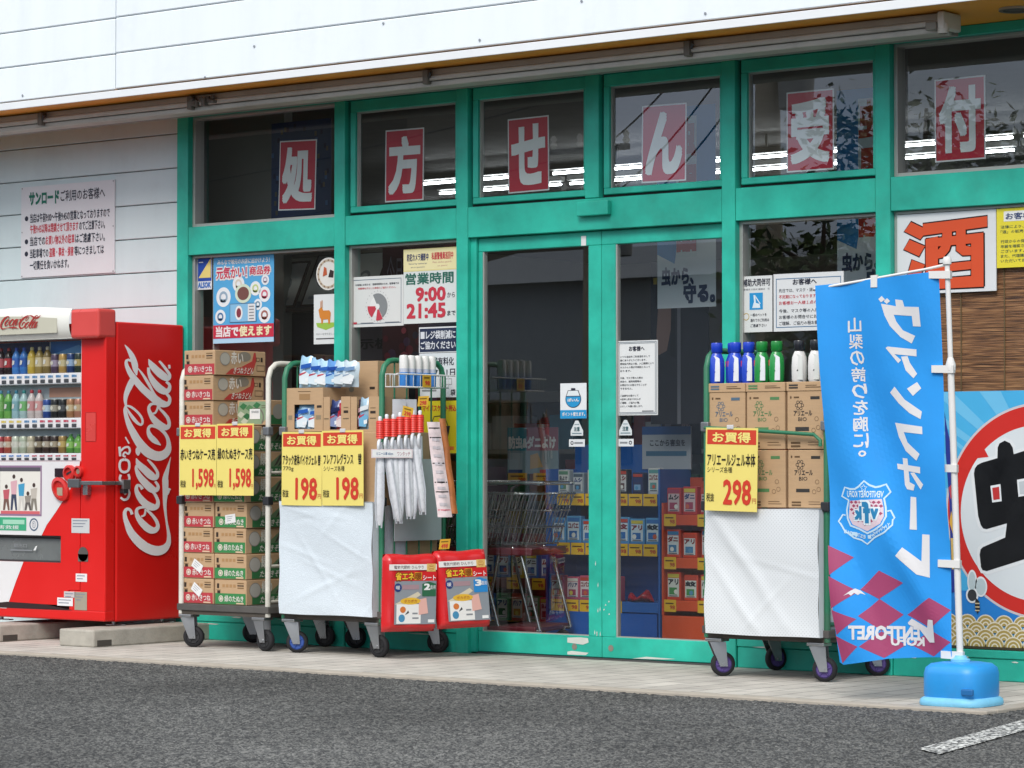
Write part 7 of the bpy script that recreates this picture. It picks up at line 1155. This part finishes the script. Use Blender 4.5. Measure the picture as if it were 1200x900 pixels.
def pack(x, y, z, w_, h, c0, c1, c2, lab, grp, word=None):
    word = PR.choice(('ムシ', '虫よけ', '蚊', 'アリ', 'コバエ', 'ダニ', 'バリア')); h *= PR.uniform(.90, 1.05); y += PR.uniform(-.008, .012); x += PR.uniform(-.004, .004)
    g = MB(); g.box((x - w_ / 2, y, z), (x + w_ / 2, y + .05, z + h), pm(c0, .35, var=.05), .006); pn = front(g, y - .0005, x - w_ / 2, z); pn.rect(w_ * .1, h * .12, w_ * .9, h * .78, ink(c1), .001)
    pn.rect(w_ * .2, h * .2, w_ * .75, h * .45, ink(c2), .002); pn.text(word, w_ * .15, h * .56, w_ * .85, h * .74, ink(PR.choice(('26303a', '8a2430', '24407a'))), .002, .05); pn.rect(w_ * .1, h * .80, w_ * .9, h * .93, ink(PR.choice(('d8c850', c2, 'e8e4dc', 'c84a3a'))), .001); pn.disc(w_ * PR.uniform(.3, .7), h * .3, w_ * .14, ink(PR.choice(('e8d860', 'f0f0ea', '5a9ac8', 'd86a50'))), .003, n=10); pn.rect(w_ * .2, h * .14, w_ * .8, h * .17, ink('5a6068'), .003); tag(g.build('goods_pack', origin=(x, y, z)), lab, 'pack', grp)
OR = rack(-.272, .46, 1.0, 1.02, 'e0562a', (.80, .545, .292), 'orange display rack of hanging packs behind the right door', .20)
g = MB(); g.hexa([(-.19, 1.30, 1.0), (.46, 1.30, 1.0), (.46, 1.33, 1.0), (-.19, 1.33, 1.0), (.02, 1.30, 1.30), (.46, 1.30, 1.30), (.46, 1.33, 1.30), (.02, 1.33, 1.30)], pm('d8402a', .5)); g.build('rack_header', OR)
for ri, (z, c0, c1, c2, nm) in enumerate(((.80, 'c83a3a', 'dcc4c8', 'b04a68', 'red and pink'), (.545, 'd84a30', 'dce4e8', '4a88b8', 'white and blue'), (.292, 'd84a30', 'e0e6e0', '4a9a58', 'white and green'))):
    for i in range(5): pack(-.20 + i * .118, 1.02, z, .10, .165, c0, c1, c2, f'{nm} repellent pack on the orange rack, {ordn[i]} from left', 'repellent packs on the orange rack')
    for i in range(3): shelf_tag_part(OR, -.25 + i * .24, .994, z - .06)
BL = rack(-1.14, -.285, 1.0, 1.22, '2a6cc0', (.918, .618, .272), 'blue display rack of insect goods behind the two doors', .05)
g = MB(); g.box((-1.12, .99, .05), (-.30, .994, .205), pm('1f63c0', .45)); g.build('base_panel', BL)
g = MB(); pn = front(g, 1.29, -.62, 1.07); pn.board(0, 0, .36, .26, ink('c4cad2'), -.01, 0); pn.rect(0, .21, .36, .26, ink('2a62a8'), .001); pn.text('ここから害虫を', .06, .14, .32, .18, K, .002, .03); pn.rect(.03, .08, .33, .11, ink('4a7a9a'), .002); g.build('rack_header', BL)
for i, (c0, c1, c2, nm) in enumerate((('dcdcd8', 'e6e8e4', '6aa8a8', 'white'), ('2a2c50', '3a3c68', '8ab4d8', 'navy'), ('2c2a30', 'd8d8d8', '6a4a4a', 'black and white'), ('c8ccd0', '38363c', 'e4e6e8', 'silver'), ('dcdcd8', 'e6e8e4', '6aa8a8', 'pale'), ('8a9aa8', 'c8ccd0', '4a5a6a', 'grey'), ('b4bab8', 'e0e0dc', '5a8a6a', 'pale green'))): pack(-.36 - i * .112, 1.03, .918, .085, .155 - .02 * (i % 2), c0, c1, c2, f'{nm} spray pack on the top shelf of the blue rack, {ordn[i]} from right', 'spray packs on the blue rack')
for i in range(7): pack(-.36 - i * .118, 1.03, .618, .108, .16, '5aa0d4', 'd8e8f2', '3a78c0', f'blue and white refill pack on the middle shelf of the blue rack, {ordn[i]} from right', 'refill packs on the blue rack')
for i in range(5): pack(-.64 - i * .108, 1.03, .272, .098, .145, 'c85a78', 'e8dce0', 'b04a6a', f'pink and white pack on the lowest shelf of the blue rack, {ordn[i]} from right', 'pink packs on the blue rack')
for z in (.918, .618): 
    for i in range(7): shelf_tag_part(BL, -.40 - i * .108, .992, z - .060, .10)
for i in range(5): shelf_tag_part(BL, -.66 - i * .108, .992, .212, .10)
g = MB(); g.grid(lambda u, v: (-.56 + .20 * u, 1.05 - .06 * math.sin(math.pi * v) * math.sin(math.pi * u), .275 + .085 * v * (.6 + .4 * math.sin(u * 9 + 1)) * (math.sin(math.pi * u) ** .4)), 10, 8, pm('b02a3c', .3, var=.6, scale=40)); tag(g.build('red_packet', origin=(-.46, 1.0, .275)), 'crumpled red and white packet on the lowest blue shelf', 'packet')
g, pn, W_, H, fin = sign('promo_board', -1.58, -1.18, 1.04, 1.33, 1.18, 'promotion board about insects and mites above the shopping carts', 'sign', ink('8aa0a8'), .006)
pn.rect(0, H * .5, W_ * .38, H, ink('3a8a98'), .001); pn.rect(W_ * .38, H * .5, W_, H, ink('a06a78'), .001); pn.text('防虫&ダニよけ', W_ * .03, H * .55, W_ * .95, H * .80, ink('e0e4e4'), .002, .05); pn.rect(W_ * .04, H * .08, W_ * .3, H * .45, ink('a8b8c0'), .001); pn.poly([(W_ * .45, H * .1), (W_ * .7, H * .15), (W_ * .6, H * .45), (W_ * .45, H * .4)], ink('c8a87a'), .001); pn.rect(W_ * .02, 0, W_ * .3, H * .09, ink('2a4a88'), .002); pn.rect(W_ * .64, 0, W_ * .98, H * .09, ink('b84a5a'), .002); fin()
for i in range(2): g = MB(); pn = front(g, 1.16, -1.56 + i * .2, .975); pn.board(0, 0, .15, .07, ink('d8a42a'), -.001, .001); pn.text('398', .08, .01, .14, .04, ink('b84028'), .002, .03); pn.rect(.02, .045, .12, .055, ink('6a4a18'), .002); tag(g.build('price_label', origin=(-1.5 + i * .2, 1.16, .975)), ('left' if i == 0 else 'right') + ' yellow price label under the promotion board', 'price label', 'yellow labels under the promotion board')
LD = rack(-1.98, -1.16, 1.10, .66, '7a2a34', (.12, .39), 'low maroon rack of small packs behind the shopping carts', .05)
for ri, z in enumerate((.12, .39)):
    for i in range(7):
        c0, c1, c2 = PR.choice((('c8502e', 'e8dcc8', 'd8a030'), ('3a7ac0', 'dce8f0', '2a5aa8'), ('d8b840', 'f0ead0', 'c04a30'), ('c03a4a', 'ecd8dc', '8a2a3a'), ('5aa06a', 'e4ece0', '2f7a4a')))
        pack(-1.91 + i * .113, 1.12, z, .098, .17, c0, c1, c2, f'small pack on the {("lower", "upper")[ri]} shelf of the maroon rack, {ordn[i]} from left', 'packs on the maroon rack')
    for i in range(4): shelf_tag_part(LD, -1.92 + i * .2, 1.094, z - .06, .10)
# dark banner with vertical writing, and a pale column
g, pn, W_, H, fin = sign('banner', -.62, -.33, 1.16, 1.97, 1.50, 'dark vertical banner with pale writing behind the right door', 'banner', ink('2a2428'), .004); pn.vtext('水性虫よけ登場', W_ * .62, H * .92, .07, .11, ink('9a8488'), .001, .03); pn.rect(W_ * .08, H * .1, W_ * .24, H * .9, ink('7a747c'), .001); fin()
g, pn, W_, H, fin = sign('advert_board', -.42, .0, 1.34, 2.32, 1.10, 'dark advert board with a pale oval behind the customer notice', 'sign', ink('2e2a30'), .004); pn.poly([(W_ * .10, H * .55), (W_ * .14, H * .78), (W_ * .26, H * .86), (W_ * .36, H * .78), (W_ * .36, H * .6), (W_ * .28, H * .45), (W_ * .12, H * .42)], ink('a88478'), .001); pn.poly([(W_ * .06, H * .7), (W_ * .12, H * .92), (W_ * .32, H * .93), (W_ * .42, H * .72), (W_ * .44, H * .4), (W_ * .34, H * .42), (W_ * .36, H * .74), (W_ * .2, H * .8)], ink('1a1416'), .002); pn.rect(W_ * .05, H * .86, W_ * .42, H * .9, ink('b8a050'), .002); pn.rect(W_ * .46, 0, W_ * .52, H, ink('8a8890'), .001); fin()
# shopping carts
CHR = pm('c4c6c8', .22, metal=.9, var=.06); MAROON = pm('6a1f2c', .4)
def shopping_cart():
    t = thing('shopping_cart', 'nested shopping cart, foremost behind the left door', 'shopping cart', (0, 0, 0), 'shopping carts nested behind the left door')
    g = MB(); w_ = .26
    for y in (-w_, w_):
        g.tube([(-.30, y, .10), (-.22, y, .50), (-.12, y, .95), (-.05, y, .985), (.30, y * .9, .985)], .012, CHR, 8); g.tube([(.28, y * .9, .11), (.16, y * .9, .55), (.10, y * .9, .60)], .011, CHR, 8); g.tube([(-.30, y, .10), (.28, y * .9, .11)], .011, CHR, 8)
    for x, z in ((-.16, .78), (.28, .98)): g.tube([(x, -w_, z), (x, w_, z)], .01, CHR, 6)
    g.build('tube_frame', t)
    g = MB()
    for z, a, b_ in ((.62, -.19, .20), (.72, -.17, .25), (.82, -.15, .29), (.92, -.13, .32)): g.tube([(a, -w_ * .92, z), (b_, -w_ * .8, z), (b_, w_ * .8, z), (a, w_ * .92, z)], .005, CHR, 5, closed=True)
    for i in range(12): f = -.18 + i * .034; g.tube([(f, -w_ * .9, .61), (f + .04 + i * .006, -w_ * .9, .93)], .003, CHR, 4); g.tube([(f, w_ * .9, .61), (f + .04 + i * .006, w_ * .9, .93)], .003, CHR, 4)
    for i in range(9): y = -w_ * .8 + i * w_ * .2; g.tube([(-.19, y, .62), (.20, y, .62), (.32, y, .93)], .003, CHR, 4); g.tube([(-.19, y, .62), (-.13, y, .93)], .003, CHR, 4)
    g.build('wire_basket', t)
    g = MB(); g.box((-.24, -w_ * 1.02, .555), (.24, w_ * 1.02, .60), MAROON, .008); g.box((-.26, -w_, .10), (.26, w_, .135), MAROON, .008); g.build('maroon_tray', t)
    g = MB(); g.tube([(-.08, -w_ - .01, .985), (-.08, w_ + .01, .985)], .016, pm('c8c4bc', .4), 10); g.build('handle', t)
    for x, y in ((-.26, -.22), (-.26, .22), (.25, -.18), (.25, .18)): g = MB(); g.lathe([(0, -.014), (.045, -.014), (.05, 0), (.045, .014), (0, .014)], (x, y, .05), RUBBER, 14, (0, 1, 0)); g.tube([(x, y, .05), (x + .01, y, .11)], .01, STEEL, 6); g.build('wheel', t)
    return t
sc0 = shopping_cart(); sc0.location = (-1.10, .62, .003); sc0.rotation_euler = (0, 0, R(14)); WL[sc0.name] = (0, 0, 0)
c_ = copy_tree(sc0); c_.location = (-1.36, .56, .003); tag(c_, 'nested shopping cart, second in line behind the left door'); c_ = copy_tree(sc0); c_.location = (-1.62, .50, .003); tag(c_, 'nested shopping cart, last in line and half hidden by the door jamb')
# dim gondolas further back
for gi, (x0, x1, y) in enumerate(((-7.2, -3.4, 4.2), (-3.0, .8, 4.4), (-7.5, -4.0, 7.2), (-3.6, 0, 7.4), (-3.5, -1.75, 2.5), (-1.6, .4, 2.7))):
    t = thing('store_shelf', f'dim store shelf of mixed goods, {("front left", "front right", "back left", "back right", "nearest left", "nearest right")[gi]} inside the shop', 'shelf', ((x0 + x1) / 2, y, 0), 'store shelves further inside'); g = MB(); sm = pm('b8b4a8', .6); g.box((x0, y + .2, 0), (x1, y + .26, 1.6), sm)
    for z in (.15, .5, .85, 1.2, 1.55): g.box((x0, y - .2, z - .03), (x1, y + .2, z), sm)
    g.build('shelf_frame', t); g = MB(); r_ = random.Random(20 + gi)
    for z in (.15, .5, .85, 1.2):
        x = x0 + .03
        while x < x1 - .2: w_ = r_.uniform(.08, .2); h = r_.uniform(.16, .29); g.box((x, y - .17, z + .001), (x + w_, y + .1, z + h), pm(r_.choice(('b03a34', '3a68a8', 'd8c050', 'd8d8d4', '4a8a58', 'c87a3a', '8a4a78', '6ab0c8')), .4)); x += w_ + .008
    o = g.build('shelf_goods', t); o['kind'] = 'stuff'

# ================================================================== FLAG
flag = thing('nobori_flag', 'tall light blue banner flag with white vertical characters on a white pole', 'banner flag', (3.045, -1.36, 0))
al = R(10); FP = Panel(MB(), (3.03, -1.36, 0), (math.cos(al), math.sin(al), 0), (0, 0, 1))
def k_(P): return [(a / 1000, b_ / 1000) for a, b_ in P]
def wave(a, b_):
    k = min(1, max(0, (2.0 - b_) / 1.2)); return .016 * math.sin(a * 11 + b_ * 1.7 + .5) + .014 * math.sin(a * 5 - b_ * 4.5) + .006 * math.sin(a * 23 + b_ * 6) + k * (.014 * math.sin(b_ * 8 + a * 15) + .020 * math.exp(-((a + .28 + (b_ - .7) * .5) / .06) ** 2) * math.exp(-((b_ - .62) / .3) ** 2) - .012 * math.exp(-((a + .45 + (b_ - .5) * .35) / .05) ** 2) * math.exp(-((b_ - .5) / .35) ** 2))
FB = pm('2c98e8', .66, var=.06, scale=4, k=.9, spec=.25, bump=.35, bscale=9); FBD = pm('a4406a', .66, var=.05, k=.92); FW = pm('e6e4e4', .6, var=.02)
def cloth(P, m, h, mb): 
    pn = Panel(mb, (0, 0, 0), (1, 0, 0), (0, 1, 0)); pn.poly(k_(P), m, h)
def finish(mb, name, L_=.03):
    mb.refine(L_); mb.xf(lambda p_: FP.o + FP.u * p_.x + FP.v * p_.y + FP.n * (p_.z * .3 + wave(p_.x, p_.y))); return mb.build(name, flag)
g = MB(); cloth(FL['outline'], FB, 0, g); finish(g, 'cloth')
g = MB()
for P in FL['diam']: cloth(P, FBD, .003, g)
cloth(FL['fuji'], FW, .006, g); finish(g, 'printed_diamonds')
g = MB()
for P in FL['kana']: cloth(P, FW, .005, g)
pn = Panel(g, (0, 0, 0), (1, 0, 0), (0, 1, 0)); sm_ = k_(FL['small']); bt = sm_[0][1] - .003; pit = (sm_[0][1] - sm_[1][1]) / 8.7
for i, c in enumerate('山梨の誇りを胸に。'):
    x = sm_[0][0] + (sm_[1][0] - sm_[0][0]) * i / 8; pn.vtext(c, x, bt - i * pit, .064, pit, FW, .005, .02, mirror=True)
finish(g, 'printed_writing')
g = MB(); pn = Panel(g, (0, 0, 0), (1, 0, 0), (0, 1, 0)); cloth(FL['vee'], FW, .011, g); e0, e1, e2, e3 = k_(FL['ent'])
pn.text('ENTFORET', e0[0] + .01, e1[1] - .060, e1[0], e1[1], FW, .009, .04, mirror=True); pn.text('KOFU', e2[0], e2[1] - .008, e3[0], e3[1] - .004, FW, .009, .04, mirror=True); finish(g, 'printed_logo')
g = MB(); pn = Panel(g, (0, 0, 0), (1, 0, 0), (0, 1, 0))
cloth(FL['shield'], FB, .003, g); cloth(FL['check'], ink('e4cfd8'), .005, g)
sh = k_(FL['shield']); pn.line(sh, .009, ink('c8e6f8'), .006, closed=True); pn.line(k_(FL['ribbon']), .008, ink('c8e6f8'), .0065)
ck = k_(FL['check']); x0 = min(a for a, _ in ck); x1 = max(a for a, _ in ck); z0 = min(b_ for _, b_ in ck); z1 = max(b_ for _, b_ in ck)
for i in range(7):
    for j in range(8):
        a = x0 + .016 + (x1 - x0 - .03) * (i + (.5 if j % 2 else 0)) / 6.6; b_ = z1 - .016 - (z1 - z0 - .02) * j / 7.6; w_ = .010
        mid = (x0 + x1) / 2 - .004; 
        if b_ < z0 + abs(a - mid) * .75 + .02 or a > x1 - .008: continue
        pn.poly([(a - w_ * 1.05, b_), (a, b_ - w_ * .8), (a + w_ * 1.05, b_), (a, b_ + w_ * .8)], ink('a84a68'), .006)
t0, t1, t2, t3 = [k_(q) for q in FL['txt']]
pn.text('VENTFORET KOFU', t0[0][0], t0[0][1] + .004, t0[1][0], t0[1][1], ink('d8eef8'), .007, .03, mirror=True)
for c, fx_, hh, zo in (('v', .86, .045, .018), ('f', .50, .092, 0), ('k', .14, .06, .014)): xx = t1[0][0] + (t1[1][0] - t1[0][0]) * fx_; pn.text(c, xx - .019, t1[0][1] + zo - .012, xx + .019, t1[0][1] + zo + hh - .012, ink('e6f2f6'), .0075, .10, mirror=True); pn.text(c, xx - .016, t1[0][1] + zo - .010, xx + .016, t1[0][1] + zo + hh - .014, ink('2a86b8'), .0085, .05, mirror=True)
def ctext(word, p0, p1):
    n_ = len(word)
    for i, c in enumerate(word):
        if c == ' ': continue
        f = (n_ - 1 - i) / (n_ - 1); x = p0[0] + (p1[0] - p0[0]) * f; z = p0[1] + (p1[1] - p0[1]) * f; pn.text(c, x - .006, z - .008, x + .006, z + .008, ink('c8e6f8'), .007, .03, mirror=True)
ctext('EST.1965', t2[0], t2[1]); ctext('YAMANASHI', t3[0], t3[1])
sc_ = k_(FL['star'])[0]; pn.line([(sc_[0] + (.017 if i % 2 == 0 else .008) * math.sin(i * math.pi / 5), sc_[1] + (.017 if i % 2 == 0 else .008) * math.cos(i * math.pi / 5)) for i in range(10)], .004, ink('c8e6f8'), .007, closed=True)
finish(g, 'printed_crest')
PW = pm('eceae6', .35, var=.02)
def fpt(a, b_, h=0.): return FP.p(a / 1000, b_ / 1000, h)
g = MB(); g.tube([fpt(15, 130), fpt(-10, 1000), fpt(-27, 1545)], .0155, PW, 12); g.tube([fpt(-26, 1530), fpt(-27, 1560), fpt(-28, 1590)], [.022, .023, .013], PW, 12); g.tube([fpt(-27, 1560), fpt(-42, 2035)], .0120, PW, 12); g.lathe([(.02, 0), (.022, .02), (.016, .035), (0, .036)], fpt(-42, 2020), PW, 10); g.build('pole', flag)
g = MB(); g.tube([fpt(-30, 2022), fpt(-150, 2000), fpt(-400, 1965), fpt(-700, 1925)], .0065, PW, 8); g.build('top_arm', flag)
for i, (a, b_) in enumerate(FL['straps']):
    g = MB(); 
    if i == 5: xx, zz = -396, 1972; g.hexa([fpt(xx - 16, zz - 48, .004), fpt(xx + 16, zz - 48, .004), fpt(xx + 16, zz - 48, .012), fpt(xx - 16, zz - 48, .012), fpt(xx - 16, zz + 8, -.008), fpt(xx + 16, zz + 10, -.008), fpt(xx + 16, zz + 10, .012), fpt(xx - 16, zz + 8, .012)], PW)
    else:
        px_ = -42 + (15 + 42) * (2035 - b_) / 1900; g.hexa([fpt(px_ - 88, b_ - 18, .004), fpt(px_ + 20, b_ - 22, -.006), fpt(px_ + 20, b_ - 22, .022), fpt(px_ - 88, b_ - 18, .014), fpt(px_ - 88, b_ + 16, .004), fpt(px_ + 20, b_ + 14, -.006), fpt(px_ + 20, b_ + 14, .022), fpt(px_ - 88, b_ + 16, .014)], PW)
    g.build('strap', flag)
# water filled base, a thing of its own under the pole
t = thing('flag_base', 'light blue water filled plastic flag base', 'flag base', (3.05, -1.36, 0)); BM = pm('2a9ae4', .42, var=.06, k=.9, grime=.22, bump=.1, bscale=40); BM2 = pm('7cc8ea', .5, var=.1, k=.9, grime=.35)
def sq(hw, hd, z, n_=40, e=3.6):
    return [Vector((3.05 + hw * math.copysign(abs(math.cos(a)) ** (2 / e), math.cos(a)), -1.36 + hd * math.copysign(abs(math.sin(a)) ** (2 / e), math.sin(a)), z)) for a in [2 * math.pi * i / n_ for i in range(n_)]]
def loft(g, rings, m):
    n_ = len(rings[0]); vs = [p_ for r0 in rings for p_ in r0]; fs = [(j * n_ + i, j * n_ + (i + 1) % n_, (j + 1) * n_ + (i + 1) % n_, (j + 1) * n_ + i) for j in range(len(rings) - 1) for i in range(n_)]
    g.add(vs, fs, m, True); g.add(rings[-1], [tuple(range(n_))], m)
g = MB(); loft(g, [sq(.145, .145, .036), sq(.150, .150, .05), sq(.150, .150, .145), sq(.143, .143, .172), sq(.122, .122, .190), sq(.08, .08, .197)], BM); g.lathe([(.045, 0), (.045, .012), (.03, .018), (.026, .03), (0, .03)], (3.045, -1.36, .196), BM2, 18); g.box((3.13, -1.515, .055), (3.19, -1.495, .085), pm('1f6aa8', .4), .006); g.build('water_tank', t)
g = MB(); loft(g, [sq(.165, .165, .002), sq(.168, .168, .012), sq(.164, .164, .03), sq(.150, .150, .04), sq(.14, .14, .041)], BM2); g.build('foot_rim', t)
